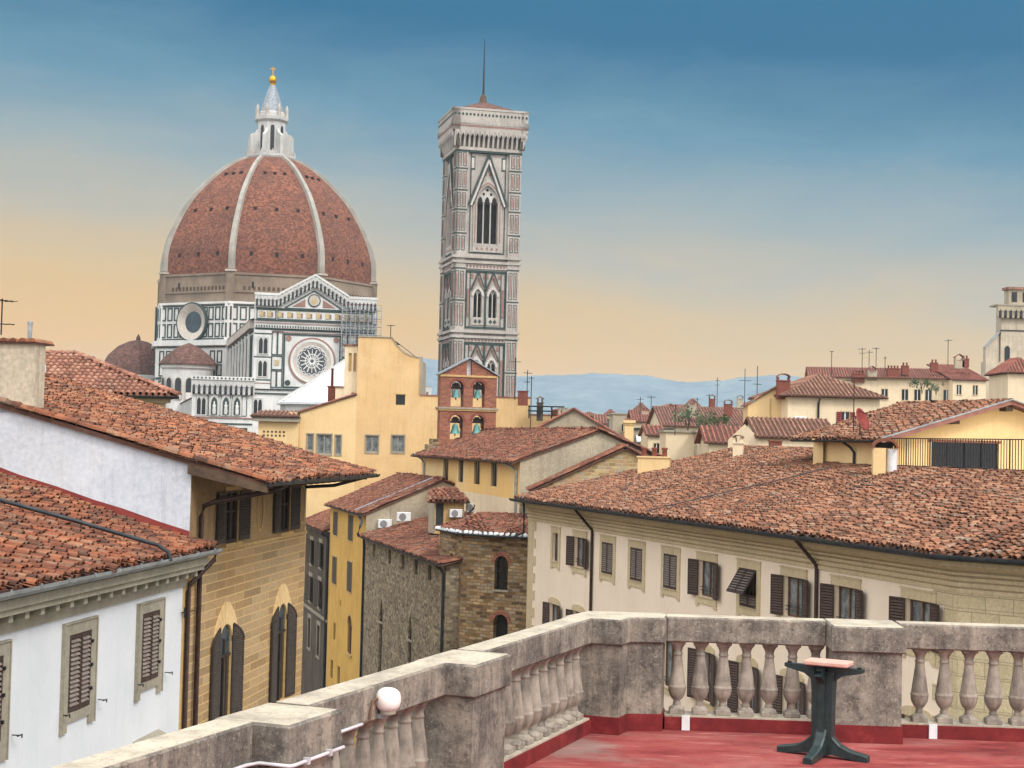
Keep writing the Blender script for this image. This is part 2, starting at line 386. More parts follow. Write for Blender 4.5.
# ------------------------------------------------------------------ mesh building
WORLD_LOC = {}      # object name -> world location of its origin
class MB:
    def __init__(s, M=None):
        s.v = []; s.f = []; s.mi = []; s.uv = []; s.sm = []; s.mats = []; s.M = M or Matrix.Identity(4)
    def mat(s, m):
        if m not in s.mats: s.mats.append(m)
        return s.mats.index(m)
    def add(s, pts, faces, mat, smooth=False):
        """pts local, faces index tuples"""
        k = len(s.v); M = s.M
        P = [Vector(p) for p in pts]
        s.v.extend([tuple(M @ p) for p in P])
        mi = s.mat(mat)
        for f in faces:
            a, b, c = P[f[0]], P[f[1]], P[f[2]]
            n = (b-a).cross(c-a)
            if len(f) > 3 and n.length < 1e-9: n = (P[f[2]]-P[f[1]]).cross(P[f[3]]-P[f[1]])
            ax, ay, az = abs(n.x), abs(n.y), abs(n.z)
            for i in f:
                p = P[i]
                s.uv.append((p.x, p.y) if az >= ax and az >= ay else ((p.y, p.z) if ax > ay else (p.x, p.z)))
            s.f.append(tuple(i+k for i in f)); s.mi.append(mi); s.sm.append(smooth)
    def quad(s, a, b, c, d, mat): s.add([a, b, c, d], [(0, 1, 2, 3)], mat)
    def ngon(s, pts, mat): s.add(pts, [tuple(range(len(pts)))], mat)
    def box(s, x0, x1, y0, y1, z0, z1, mat):
        if x0 > x1: x0, x1 = x1, x0
        if y0 > y1: y0, y1 = y1, y0
        if z0 > z1: z0, z1 = z1, z0
        s.add([(x0,y0,z0),(x1,y0,z0),(x1,y1,z0),(x0,y1,z0),(x0,y0,z1),(x1,y0,z1),(x1,y1,z1),(x0,y1,z1)],
              [(0,3,2,1),(4,5,6,7),(0,1,5,4),(1,2,6,5),(2,3,7,6),(3,0,4,7)], mat)
    def bbox(s, x0, x1, y0, y1, z0, z1, b, mat):
        """box with its edges bevelled by b"""
        pts = []; idx = {}
        X, Y, Z = (x0, x1), (y0, y1), (z0, z1)
        for i in (0, 1):
            for j in (0, 1):
                for k in (0, 1):
                    sx, sy, sz = (1-2*i)*b, (1-2*j)*b, (1-2*k)*b
                    for a, d in enumerate(((0, sy, sz), (sx, 0, sz), (sx, sy, 0))):
                        idx[i, j, k, a] = len(pts); pts.append((X[i]+d[0], Y[j]+d[1], Z[k]+d[2]))
        F = []
        for a, (u, w) in ((0, (1, 2)), (1, (0, 2)), (2, (0, 1))):
            for q in (0, 1):
                r = []
                for c in ((0, 0), (1, 0), (1, 1), (0, 1)):
                    t = [0, 0, 0]; t[a] = q; t[u] = c[0]; t[w] = c[1]; r.append(idx[t[0], t[1], t[2], a])
                F.append(tuple(r if (q == 1) != (a == 1) else r[::-1]))
        for a in range(3):
            u, w = [q for q in range(3) if q != a]
            for cu in (0, 1):
                for cw in (0, 1):
                    t0 = [0]*3; t0[u] = cu; t0[w] = cw; t1 = list(t0); t1[a] = 1
                    F.append((idx[(*t0, u)], idx[(*t1, u)], idx[(*t1, w)], idx[(*t0, w)]))
        for i in (0, 1):
            for j in (0, 1):
                for k in (0, 1): F.append((idx[i,j,k,0], idx[i,j,k,1], idx[i,j,k,2]))
        s.add(pts, F, mat)
    def prism(s, poly, y0, y1, mat, caps=True):
        """poly in local (x,z), extruded along local y"""
        n = len(poly)
        pts = [(x, y0, z) for x, z in poly] + [(x, y1, z) for x, z in poly]
        F = [(i, (i+1) % n, n+(i+1) % n, n+i) for i in range(n)]
        if caps: F += [tuple(range(n))[::-1], tuple(range(n, 2*n))]
        s.add(pts, F, mat)
    def vprism(s, poly, z0, z1, mat, bottom=True):
        n = len(poly)
        pts = [(x, y, z0) for x, y in poly] + [(x, y, z1) for x, y in poly]
        F = [(i, (i+1) % n, n+(i+1) % n, n+i) for i in range(n)] + [tuple(range(n, 2*n))]
        if bottom: F.append(tuple(range(n))[::-1])
        s.add(pts, F, mat)
    def loft(s, rings, mat, close=True, cap=True, smooth=False):
        n = len(rings[0]); pts = [p for r in rings for p in r]; F = []
        for i in range(len(rings)-1):
            for j in range(n if close else n-1):
                k = (j+1) % n
                F.append((i*n+j, i*n+k, (i+1)*n+k, (i+1)*n+j))
        s.add(pts, F, mat, smooth)
        if cap:
            s.add(rings[0], [tuple(range(n))[::-1]], mat); s.add(rings[-1], [tuple(range(n))], mat)
    def lathe(s, prof, n, mat, c=(0, 0, 0), smooth=True, ph=0.0, cap=True):
        rings = [[(c[0]+r*math.cos(ph+2*math.pi*j/n), c[1]+r*math.sin(ph+2*math.pi*j/n), c[2]+z) for j in range(n)] for r, z in prof]
        s.loft(rings, mat, cap=cap, smooth=smooth)
    def tube(s, path, r, mat, n=7, smooth=True):
        path = [Vector(p) for p in path]; rings = []
        for i, p in enumerate(path):
            d = (path[min(i+1, len(path)-1)] - path[max(i-1, 0)]).normalized()
            up = Vector((0, 0, 1)) if abs(d.z) < 0.95 else Vector((1, 0, 0))
            a = d.cross(up).normalized(); b = a.cross(d).normalized()
            rings.append([tuple(p + a*(r*math.cos(2*math.pi*j/n)) + b*(r*math.sin(2*math.pi*j/n))) for j in range(n)])
        s.loft(rings, mat, smooth=smooth)
    def beam(s, p0, p1, w, h, mat):
        p0, p1 = Vector(p0), Vector(p1); d = (p1-p0).normalized()
        up = Vector((0, 0, 1)) if abs(d.z) < 0.95 else Vector((0, 1, 0))
        a = d.cross(up).normalized()*(w/2); b = a.cross(d).normalized()*(h/2)
        s.loft([[tuple(p+a+b), tuple(p-a+b), tuple(p-a-b), tuple(p+a-b)] for p in (p0, p1)], mat)
    def build(s, name, parent=None, label=None):
        if not s.f: return None
        o = WORLD_LOC.get(parent.name, Vector()) if parent else None
        V = np.array(s.v)
        if o is None:
            o = Vector(((V[:, 0].min()+V[:, 0].max())/2, (V[:, 1].min()+V[:, 1].max())/2, V[:, 2].min()))
            loc = o
        else: loc = Vector()
        V = V - np.array(o)
        me = bpy.data.meshes.new(name)
        me.from_pydata(V.tolist(), [], s.f)
        for m in s.mats: me.materials.append(MATS[m])
        me.polygons.foreach_set('material_index', s.mi)
        me.polygons.foreach_set('use_smooth', s.sm)
        uvl = me.uv_layers.new(name='UVMap')
        uvl.data.foreach_set('uv', np.array(s.uv, dtype=np.float32).ravel())
        me.update()
        ob = bpy.data.objects.new(name, me); COL.objects.link(ob); ob.location = loc
        if parent: ob.parent = parent
        WORLD_LOC[ob.name] = o.copy()
        if label: ob['label'] = label
        return ob

def thing(name, label, cat, loc=(0, 0, 0), group=None):
    o = bpy.data.objects.new(name, None); COL.objects.link(o); o.location = loc
    o.empty_display_size = 0.5
    WORLD_LOC[o.name] = Vector(loc)
    return tag(o, label, cat, group)
def tag(o, label, cat, group=None):
    o['label'] = label; o['category'] = cat
    if group: o['group'] = group
    return o
def struct(mb, name):
    o = mb.build(name); o['kind'] = 'structure'; return o

def ray(px, py):
    return CAM_ROT.to_3x3() @ Vector(((px-512)/F_PX, -(py-384)/F_PX, -1))
def at(px, py, d):
    r = ray(px, py); return Vector((0, 0, EYE)) + r*(d/r.y)

class Fr:
    """wall frame: local x runs along the wall, local y into the building, z up"""
    def __init__(s, P, u):
        s.P = Vector((P[0], P[1])); s.u = Vector(u[:2]).normalized(); s.inn = Vector((-s.u.y, s.u.x))
        s.M = Matrix(((s.u.x, s.inn.x, 0, s.P.x), (s.u.y, s.inn.y, 0, s.P.y), (0, 0, 1, 0), (0, 0, 0, 1)))
    def pt(s, u, z=0.0, y=0.0):
        p = s.P + s.u*u + s.inn*y; return Vector((p.x, p.y, z))
    def shifted(s, u, y=0.0, rev=False):
        p = s.pt(u, 0, y); return Fr(p, -s.u if rev else s.u)
    def turned(s, u, y, sgn=1):
        """frame at (u,y) whose x axis is this frame's inward (sgn 1) or outward (-1) direction"""
        return Fr(s.pt(u, 0, y), s.inn*sgn)
    def hit(s, px, py, y=0.0):
        r = ray(px, py); P = s.pt(0, 0, y); n = Vector((s.inn.x, s.inn.y, 0))
        t = (P-Vector((0, 0, EYE))).dot(n) / r.dot(n)
        p = Vector((0, 0, EYE)) + r*t
        return (p-P).dot(Vector((s.u.x, s.u.y, 0))), p.z

def arch_pts(x0, x1, zs, zt, kind='round', n=8):
    """curve from (x0,zs) over the crown (zt) to (x1,zs)"""
    xm, w, h = (x0+x1)/2, (x1-x0)/2, zt-zs
    if kind == 'round': return [(xm-w*math.cos(math.pi*i/n), zs+h*math.sin(math.pi*i/n)) for i in range(n+1)]
    L = []
    for i in range(n//2+1):
        t = i/(n//2); a = t*math.pi/3
        L.append((x0 + (1-math.cos(a))*2*w*1.0, zs + h*math.sin(a)/math.sin(math.pi/3)))
    return L + [(x0+x1-x, z) for x, z in L[:-1][::-1]]

def wall_face(mb, u0, u1, z0, z1, mat, openings=(), depth=0.28, back='void_dark', reveal=None):
    """front skin in the plane y=0 with real openings (ua,ub,za,zb[,kind,spring]) and a back plate"""
    us = sorted({u0, u1, *[o[0] for o in openings], *[o[1] for o in openings]})
    zs = sorted({z0, z1, *[o[2] for o in openings], *[o[3] for o in openings]})
    us = [u for u in us if u0 <= u <= u1]; zs = [z for z in zs if z0 <= z <= z1]
    for i in range(len(us)-1):
        for j in range(len(zs)-1):
            um, zm = (us[i]+us[i+1])/2, (zs[j]+zs[j+1])/2
            if any(o[0] < um < o[1] and o[2] < zm < o[3] for o in openings): continue
            mb.quad((us[i], 0, zs[j]), (us[i+1], 0, zs[j]), (us[i+1], 0, zs[j+1]), (us[i], 0, zs[j+1]), mat)
    rv = reveal or mat
    for o in openings:
        a, b, c, d = o[:4]
        if len(o) > 4:
            sp = o[5]; A = arch_pts(a, b, sp, d, o[4], 10)
            half = len(A)//2
            mb.ngon([(a, 0, d)] + [(x, 0, z) for x, z in A[:half+1]], mat)
            mb.ngon([(b, 0, d)] + [(x, 0, z) for x, z in A[half:]][::-1], mat)
            out = [(a, c)] + A + [(b, c)]
        else: out = [(a, c), (a, d), (b, d), (b, c)]
        n = len(out)
        mb.add([(x, 0, z) for x, z in out]+[(x, depth, z) for x, z in out], [(i, (i+1) % n, n+(i+1) % n, n+i) for i in range(n)], rv)
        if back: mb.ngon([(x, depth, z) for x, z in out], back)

def shutter(M, u0, u1, z0, z1, parent, mat='shutter_brown', swing=0.0, hinge='l', y=-0.05, slat=0.075, arch=None, light=None):
    """louvred leaf; closed it lies in the plane y, swung open it turns about its hinge edge"""
    w = u1-u0
    hx = u0 if hinge == 'l' else u1
    T = Matrix.Translation((hx, y, 0)) @ Matrix.Rotation(swing, 4, 'Z')
    mb = MB(M @ T)
    x0, x1 = (0, w) if hinge == 'l' else (-w, 0)
    t = 0.045; fr = 0.055
    zt = z1 if arch is None else arch
    mb.box(x0, x0+fr, -t, 0, z0, zt, mat); mb.box(x1-fr, x1, -t, 0, z0, zt, mat)
    mb.box(x0+fr, x1-fr, -t, 0, z0, z0+0.09, mat)
    if arch is None: mb.box(x0+fr, x1-fr, -t, 0, z1-0.07, z1, mat)
    n = max(3, int((z1-z0-0.16)/slat)); st = (z1-z0-0.16)/n
    for i in range(n):
        z = z0+0.09+st*(i+0.15)
        a, b = x0+fr, x1-fr
        if arch is not None and z+st > arch:
            k = min(1.0, (z+st-arch)/(z1-arch))
            if arch_side[0] == 'l': a = x0+fr+(w-2*fr)*k*k*0.9
            else: b = x1-fr-(w-2*fr)*k*k*0.9
        yo, yi = (-t-0.012, -0.012) if abs(swing) < 1.2 else (0.012, -t+0.012)
        mb.add([(a, yo, z), (b, yo, z), (b, yi, z+st*0.55), (a, yi, z+st*0.55),
                (a, yo, z+0.014), (b, yo, z+0.014), (b, yi, z+st*0.55+0.014), (a, yi, z+st*0.55+0.014)],
               [(0, 1, 2, 3), (7, 6, 5, 4), (0, 4, 5, 1), (3, 2, 6, 7)], light or {'shutter_brown': 'slat_brown_lit' if abs(swing) < 1.2 else 'slat_open', 'shutter_dark': 'slat_dark'}.get(mat, mat))
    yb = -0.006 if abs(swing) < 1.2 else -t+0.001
    mb.box(x0+fr, x1-fr, yb, yb+0.005, z0+0.09, (z1 if arch is None else arch)-0.02, 'void_dark')  # dark plate standing in for the shade in the gaps between slats
    if arch is not None:
        # curved head of an arched leaf
        N = 6
        P = []
        for i in range(N+1):
            k = i/N
            P.append(((x0+w*k*k*0.92) if arch_side[0] == 'l' else (x1-w*k*k*0.92), arch+(z1-arch)*k))
        for (xa, za), (xb, zb) in zip(P[:-1], P[1:]): mb.beam((xa, -t/2, za), (xb, -t/2, zb), t, fr, mat)
        sx = x1-fr if arch_side[0] == 'l' else x0
        mb.box(sx, sx+fr, -t, 0, arch, z1, mat)
    return mb.build('shutter', parent)
arch_side = ['l']

def pane(M, u0, u1, z0, z1, parent, y=0.2, mat='curtain_glass', frame='frame_wood', mull=1, trans=(), fw=0.06):
    mb = MB(M)
    mb.box(u0, u1, y, y+0.02, z0, z1, mat)
    f = mb
    w = u1-u0
    for x in (u0, u1-fw): f.box(x, x+fw, y-0.05, y-0.002, z0, z1, frame)
    for z in (z0, z1-fw): f.box(u0+fw, u1-fw, y-0.05, y-0.002, z, z+fw, frame)
    for i in range(mull):
        x = u0+w*(i+1)/(mull+1); f.box(x-fw/2, x+fw/2, y-0.048, y-0.003, z0+fw, z1-fw, frame)
    for k in trans:
        z = z0+(z1-z0)*k; f.box(u0+fw, u1-fw, y-0.03, y-0.004, z-fw/3, z+fw/3, frame)
    return mb.build('pane', parent)

def surround(M, parent, u0, u1, z0, z1, t, mat, proud=0.05, top=None, bottom=None, ears=False, name='window'):
    """stone frame round an opening; the opening is (u0..u1, z0..z1)"""
    mb = MB(M); T = top or t; Bm = bottom if bottom is not None else t
    mb.box(u0-t, u0, -proud, 0.0, z0, z1, mat); mb.box(u1, u1+t, -proud, 0.0, z0, z1, mat)
    mb.box(u0-t, u1+t, -proud, 0.0, z1, z1+T, mat)
    if Bm > 0: mb.box(u0-t, u1+t, -proud-0.01, 0.0, z0-Bm, z0, mat)
    if ears:
        mb.box(u0-t-0.03, u1+t+0.03, -proud-0.03, 0.0, z1+T, z1+T+0.05, mat)
    return mb.build(name, parent)

# ---------------------------------------------------------------- roofs
def in_poly(poly, x, y, m=0.0):
    c = False
    n = len(poly)
    for i in range(n):
        ax, ay = poly[i]; bx, by = poly[(i+1) % n]
        if (ay > y) != (by > y) and x < (bx-ax)*(y-ay)/(by-ay)+ax: c = not c
    return c

def roof_plane(mb, pts, kind='tiles', mat='tile_warm', sp=0.21, ex=0.34, seg=4, jit=1.0, seed=1, thick=0.09, bed='tile_bed', rib=0.36, eave_rows=0):
    """pts: the plane's outline, pts[0]->pts[1] is the eave. kind tiles = single pantiles; ribs = long rows; plain"""
    rnd = random.Random(seed)
    P = [Vector(p) for p in pts]
    a = (P[1]-P[0]).normalized()
    n = a.cross(P[2]-P[0]).normalized()
    if n.z < 0: n = -n
    b = n.cross(a)
    cen = sum(P, Vector())/len(P)
    if (cen-P[0]).dot(b) < 0:      # eave given the other way round
        a = -a; b = n.cross(a)
    M = Matrix((( a.x, b.x, n.x, P[0].x), (a.y, b.y, n.y, P[0].y), (a.z, b.z, n.z, P[0].z), (0, 0, 0, 1)))
    poly = [((p-P[0]).dot(a), (p-P[0]).dot(b)) for p in P]
    if sum(poly[i][0]*poly[(i+1) % len(poly)][1]-poly[(i+1) % len(poly)][0]*poly[i][1] for i in range(len(poly))) < 0: poly = poly[::-1]
    old = mb.M; mb.M = M
    N = len(poly)
    top_ = -0.05 if kind == 'tiles' else -0.004
    thick = thick+0.05 if kind == 'tiles' else thick
    mb.add([(x, y, top_) for x, y in poly]+[(x, y, -thick) for x, y in poly],
           [tuple(range(N)), tuple(range(N, 2*N))[::-1]]+[(i, N+i, N+(i+1) % N, (i+1) % N) for i in range(N)], bed if kind != 'plain' else mat)
    xs = [p[0] for p in poly]; ys = [p[1] for p in poly]
    if kind == 'tiles':
        from mathutils import noise as mno
        r1, r2, L = sp*0.43, sp*0.35, ex*1.28
        i0, i1 = int(min(xs)/sp)-1, int(max(xs)/sp)+1
        j1 = int(max(ys)/ex)+1
        for i in range(i0, i1+1):
            wob = rnd.uniform(-0.02, 0.02)*jit; cy = rnd.uniform(-0.5, 0.5)*ex*min(1.0, jit)
            for j in range(-1, j1+2):
                x = (i+0.5)*sp + wob + rnd.uniform(-0.012, 0.012)*jit; y = max(-0.06, j*ex + cy) + rnd.uniform(-0.03, 0.03)*jit
                if j*ex+cy < -0.75*ex: continue
                if not in_poly(poly, x, y+ex*0.5, -0.02): 
                    continue
                sg = 0.05*jit*mno.noise((x*0.35+seed, y*0.35, 0.0)) - 0.03
                x += 0.05*jit*mno.noise((x*0.5, y*0.6+seed, 3.0))
                if rnd.random() < 0.02*jit: y += rnd.uniform(-0.12, 0.05)
                xa, xb = x-sp/2-sp*0.36, x-sp/2+sp*0.36; t = rnd.uniform(0, 0.006)
                za = 0.03+t+sg
                mb.add([(xa, y, za), (xb, y, za), (xb, y+L, 0.004+sg), (xa, y+L, 0.004+sg), (xa, y, -0.02+sg), (xb, y, -0.02+sg)], [(0, 1, 2, 3), (4, 5, 1, 0)], mat)
                # cover tile
                rot = rnd.gauss(0, 0.05)*jit; ca, sa = math.cos(rot), math.sin(rot)
                lift = rnd.uniform(0, 0.012)*jit; z1 = 0.055+lift+sg; z2 = 0.016+lift*0.5+sg
                pts_ = []
                for (yy, rr, zz) in ((0, r1, z1), (L, r2, z2)):
                    for q in range(seg+1):
                        th = math.pi*q/seg; px, pz = -rr*math.cos(th), rr*0.92*math.sin(th)
                        pts_.append((x+px*ca-yy*sa, y+px*sa+yy*ca, zz+pz))
                m_ = seg+1
                if True:
                    for q in range(seg+1):
                        th = math.pi*q/seg; px, pz = -(r1-0.02)*math.cos(th), (r1*0.92-0.02)*math.sin(th)
                        pts_.append((x+px*ca, y+px*sa, z1+pz))
                F = [(q, q+1, m_+q+1, m_+q) for q in range(seg)] + [(2*m_+q, 2*m_+q+1, q+1, q) for q in range(seg)]
                mb.add(pts_, F, mat)
    elif kind == 'ribs':
        i0, i1 = int(min(xs)/rib)-1, int(max(xs)/rib)+1
        for i in range(i0, i1+1):
            x = (i+0.5)*rib
            lo, hi = None, None
            for k in range(N):
                (ax, ay), (bx, by) = poly[k], poly[(k+1) % N]
                if (ax-x)*(bx-x) <= 0 and ax != bx:
                    y = ay+(by-ay)*(x-ax)/(bx-ax)
                    lo = y if lo is None else min(lo, y); hi = y if hi is None else max(hi, y)
            if lo is None or hi-lo < 0.3: continue
            r = rib*0.27
            ny = max(1, int((hi-lo)/0.9)); 
            for q in range(ny):
                ya, yb = lo+(hi-lo)*q/ny, lo+(hi-lo)*(q+1)/ny
                z0 = 0.02
                mb.add([(x-r, ya, 0), (x-r*0.5, ya, r*0.9+z0), (x+r*0.5, ya, r*0.9+z0), (x+r, ya, 0), (x-r, yb, 0), (x-r*0.5, yb, r*0.9), (x+r*0.5, yb, r*0.9), (x+r, yb, 0)],
                       [(0, 1, 5, 4), (1, 2, 6, 5), (2, 3, 7, 6), (0, 3, 2, 1)], mat)
    mb.M = old
    return M

def ridge_tiles(mb, p0, p1, mat, r=0.13, L=0.42, seed=3, seg=5):
    rnd = random.Random(seed); p0, p1 = Vector(p0), Vector(p1); d = (p1-p0); n = max(1, int(d.length/L)); d.normalize()
    a = d.cross(Vector((0, 0, 1))).normalized(); up = a.cross(d)
    for i in range(n):
        c = p0+d*(L*i); e = c+d*(L*1.12); k = rnd.uniform(0.9, 1.1)
        pts = []
        for c_, rr in ((c, r*k*1.08), (e, r*k*0.9)):
            for q in range(seg+1):
                th = math.pi*q/seg; pts.append(tuple(c_-a*(rr*math.cos(th))+up*(rr*math.sin(th)-0.03)))
        m = seg+1
        mb.add(pts, [(q, q+1, m+q+1, m+q) for q in range(seg)]+[tuple(range(m))[::-1]], mat)

def gutter(M, parent, u0, u1, y, z, r=0.09, mat='dark_gutter', z_end=None):
    mb = MB(M); n = 7; z1 = z if z_end is None else z_end
    rings = []
    for u, zz in ((u0, z), (u1, z1)):
        o = [(u, y-r*math.cos(math.pi*q/n), zz-r*math.sin(math.pi*q/n)) for q in range(n+1)]
        i = [(u, y-(r-0.015)*math.cos(math.pi*q/n), zz-(r-0.015)*math.sin(math.pi*q/n)) for q in range(n, -1, -1)]
        rings.append(o+i)
    mb.loft(rings, mat)
    k = int(abs(u1-u0)/1.1)
    for i in range(k):
        u = u0+(u1-u0)*(i+0.5)/k; zz = z+(z1-z)*(i+0.5)/k
        mb.box(u-0.012, u+0.012, y-r-0.012, y-r+0.02, zz-0.05, zz+0.03, mat)
    return mb.build('gutter', parent)

def downpipe(parent, pts, r=0.055, mat='copper_pipe', name='downpipe'):
    mb = MB(); mb.tube(pts, r, mat, 8)
    return mb.build(name, parent)

def house_body(mb, poly, z0, z1, mat, skip=()):
    """plain walls of a ccw footprint, leaving out the edges listed in skip"""
    n = len(poly)
    for i in range(n):
        if i in skip: continue
        (ax, ay), (bx, by) = poly[i][:2], poly[(i+1) % n][:2]
        old = mb.M; F = Fr((ax, ay), (bx-ax, by-ay)); mb.M = F.M
        L = math.hypot(bx-ax, by-ay)
        mb.quad((0, 0, z0), (L, 0, z0), (L, 0, z1), (0, 0, z1), mat)
        mb.M = old
    mb.ngon([(p[0], p[1], z1-0.02) for p in poly], mat)

def offset_path(path, o):
    """path of 2D points moved outward (to its right) by o, mitred"""
    out = []; n = len(path)
    for i in range(n):
        p = Vector(path[i][:2]); ns = []
        if i > 0: e = (p-Vector(path[i-1][:2])).normalized(); ns.append(Vector((e.y, -e.x)))
        if i < n-1: e = (Vector(path[i+1][:2])-p).normalized(); ns.append(Vector((e.y, -e.x)))
        m = ns[0] if len(ns) == 1 else (ns[0]+ns[1])/(1+ns[0].dot(ns[1]))
        out.append(p+m*o)
    return out
def sweep(mb, path, prof, mat, closed_prof=False):
    """profile of (outward, z) pairs swept along a plan path"""
    rings = []
    cols = [offset_path(path, o) for o, z in prof]
    for i in range(len(path)):
        rings.append([(cols[k][i].x, cols[k][i].y, prof[k][1]) for k in range(len(prof))])
    mb.loft(rings, mat, close=True, cap=True)

def open_window(fr, parent, uc, z0, z1, hw, leaf, mat='shutter_brown', y=-0.02, frame_mat='frame_wood', pane_mat='curtain_glass', sw=(-2.9, 2.9), slat=0.085):
    """glazed casement with its two louvred leaves folded back"""
    pane(fr.M, uc-hw, uc+hw, z0, z1, parent, 0.16, pane_mat, frame_mat, 1)
    shutter(fr.M, uc-hw, uc-hw+leaf, z0, z1, parent, mat, sw[0], 'l', y, slat)
    shutter(fr.M, uc+hw-leaf, uc+hw, z0, z1, parent, mat, sw[1], 'r', y, slat)

def ac_unit(p, yaw, label, w=0.8, h=0.56, d=0.3):
    a = thing('air_conditioner', label, 'air conditioner', p, 'air conditioning units')
    M = Matrix.Translation(p) @ Matrix.Rotation(yaw, 4, 'Z')
    mb = MB(M); mb.bbox(-w/2, w/2, 0, d, 0.05, h, 0.02, 'white_paint'); mb.box(-w/2+0.05, -w/2+0.1, 0.02, d-0.02, 0, 0.05, 'iron'); mb.box(w/2-0.1, w/2-0.05, 0.02, d-0.02, 0, 0.05, 'iron'); mb.build('casing', a)
    mb = MB(M); k = 16; r = h*0.38
    c = (-w*0.12, -0.004, h*0.52)
    mb.ngon([(c[0]+r*math.cos(2*math.pi*i/k), c[1], c[2]+r*math.sin(2*math.pi*i/k)) for i in range(k)], 'void_dark')
    for i in range(-3, 4): mb.box(c[0]-math.sqrt(max(0.001, r*r-(i*r/4)**2)), c[0]+math.sqrt(max(0.001, r*r-(i*r/4)**2)), -0.016, -0.006, c[2]+i*r/4-0.008, c[2]+i*r/4+0.008, 'white_paint')
    mb.build('fan_grille', a); return a

def chimney(name, label, p, w, d, h, mat, lid='tile', yaw=0.0, group=None):
    """masonry stack with a projecting collar and either an arched tile hood or clay pots"""
    c = thing(name, label, 'chimney', p, group)
    M = Matrix.Translation(p) @ Matrix.Rotation(yaw, 4, 'Z')
    mb = MB(M); mb.box(-w/2, w/2, -d/2, d/2, -0.6, h, mat); mb.box(-w/2-0.05, w/2+0.05, -d/2-0.05, d/2+0.05, h, h+0.07, mat); mb.build('stack', c)
    mb = MB(M); z = h+0.07
    if lid == 'tile':
        for sx in (-1, 1): mb.box(sx*(w/2-0.06)-0.05, sx*(w/2-0.06)+0.05, -d/2+0.02, d/2-0.02, z, z+0.22, mat)
        A = arch_pts(-w/2-0.04, w/2+0.04, z+0.2, z+0.2+w*0.32, 'round', 8); B = arch_pts(-w/2+0.03, w/2-0.03, z+0.2, z+0.2+w*0.24, 'round', 8)
        mb.prism(A+B[::-1], -d/2-0.05, d/2+0.05, 'tile_red')
    elif lid == 'pots':
        n = max(1, int(w/0.4))
        for i in range(n):
            x = -w/2+w*(i+0.5)/n
            mb.lathe([(0.13, 0), (0.11, 0.3), (0.15, 0.34), (0.15, 0.4), (0.08, 0.42)], 10, 'brick_dark', (x, 0, z))
    elif lid == 'gable':
        for sx in (-1, 1): mb.box(sx*(w/2-0.08)-0.06, sx*(w/2-0.08)+0.06, -d/2+0.02, d/2-0.02, z, z+0.3, mat)
        mb.prism([(-w/2-0.1, z+0.3), (0, z+0.3+w*0.4), (w/2+0.1, z+0.3), (w/2+0.04, z+0.26), (0, z+0.22+w*0.4), (-w/2-0.04, z+0.26)], -d/2-0.08, d/2+0.08, 'tile_red')
    mb.build('hood', c); return c

def dish(p, yaw, label, r=0.4, mat='zinc'):
    d = thing('satellite_dish', label, 'satellite dish', p, 'satellite dishes')
    M = Matrix.Translation(p) @ Matrix.Rotation(yaw, 4, 'Z') @ Matrix.Rotation(math.radians(68), 4, 'X')
    mb = MB(M); mb.lathe([(0.001, 0.0), (r*0.5, r*0.05), (r*0.85, r*0.17), (r, r*0.26), (r*1.0, r*0.28), (r*0.84, r*0.19), (r*0.5, r*0.075), (0.001, r*0.03)], 20, mat); mb.build('reflector', d)
    mb = MB(M); mb.beam((0, r*0.8, r*0.2), (0, 0, r*0.95), 0.03, 0.03, 'iron'); mb.box(-0.05, 0.05, -0.05, 0.05, r*0.9, r*1.1, 'iron'); mb.build('receiver_arm', d)
    mb = MB(); mb.tube([p, p+Vector((0, 0, -0.9))], 0.025, 'iron', 6); mb.build('mast', d); return d

def plane_hit(p0, p1, p2, px, py, lift=0.0):
    p0, p1, p2 = Vector(p0), Vector(p1), Vector(p2); n = (p1-p0).cross(p2-p0).normalized()
    if n.z < 0: n = -n
    r = ray(px, py); c = Vector((0, 0, EYE)); t = (p0+n*lift-c).dot(n)/r.dot(n)
    return c+r*t

# ================================================================== ground and air
g = MB(); g.quad((-9000, -400, 0), (9000, -400, 0), (9000, 12000, 0), (-9000, 12000, 0), 'dark_grey_plaster'); struct(g, 'ground')
g = MB(); g.ngon([(-11.9, 20, 0.004), (-4.0, 20, 0.004), (-0.5, 74, 0.004), (-15.8, 124, 0.004), (-17.5, 124, 0.004), (-5.2, 75, 0.004)], 'asphalt'); struct(g, 'street')

def hills():
    rnd = random.Random(4)
    prof = [(-4200, 60), (-2500, 90), (-1500, 80), (-1000, 60), (-600, 120), (-330, 150), (-170, 168), (-90, 160), (0, 137), (90, 140), (190, 146), (260, 144), (330, 133), (400, 137), (450, 146), (520, 152), (575, 148), (640, 140), (760, 120), (1000, 90), (1500, 70), (2600, 60), (4200, 60)]
    def h(x):
        for (a, ha), (b, hb) in zip(prof[:-1], prof[1:]):
            if a <= x <= b:
                t = (x-a)/(b-a); t = t*t*(3-2*t); return ha+(hb-ha)*t
        return 60
    from mathutils import noise as mn
    mb = MB(); xs = [-4200+8400*i/240 for i in range(241)]
    xs = sorted(set([round(x) for x in xs]+list(range(-700, 1000, 8))))
    rows = []
    for y, k in ((1500, 0.0), (1900, 0.12), (2300, 0.34), (2700, 0.72), (3000, 1.0), (3300, 0.9), (3900, 0.3)):
        rows.append([(x*(y/3000), y+90*mn.noise((x*0.004, y*0.01, 0)), max(0.0, k*(h(x)+11)*(1+0.22*(1-k)*mn.noise((x*0.006, y*0.004, 2))) + (3.0*mn.noise((x*0.03, y*0.01, 5))+1.6*mn.noise((x*0.11, y*0.01, 5)) if k else -1))) for x in xs])
    mb.loft(rows, 'hazy_hill_woods', close=False, cap=False, smooth=True)
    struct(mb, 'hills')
hills()

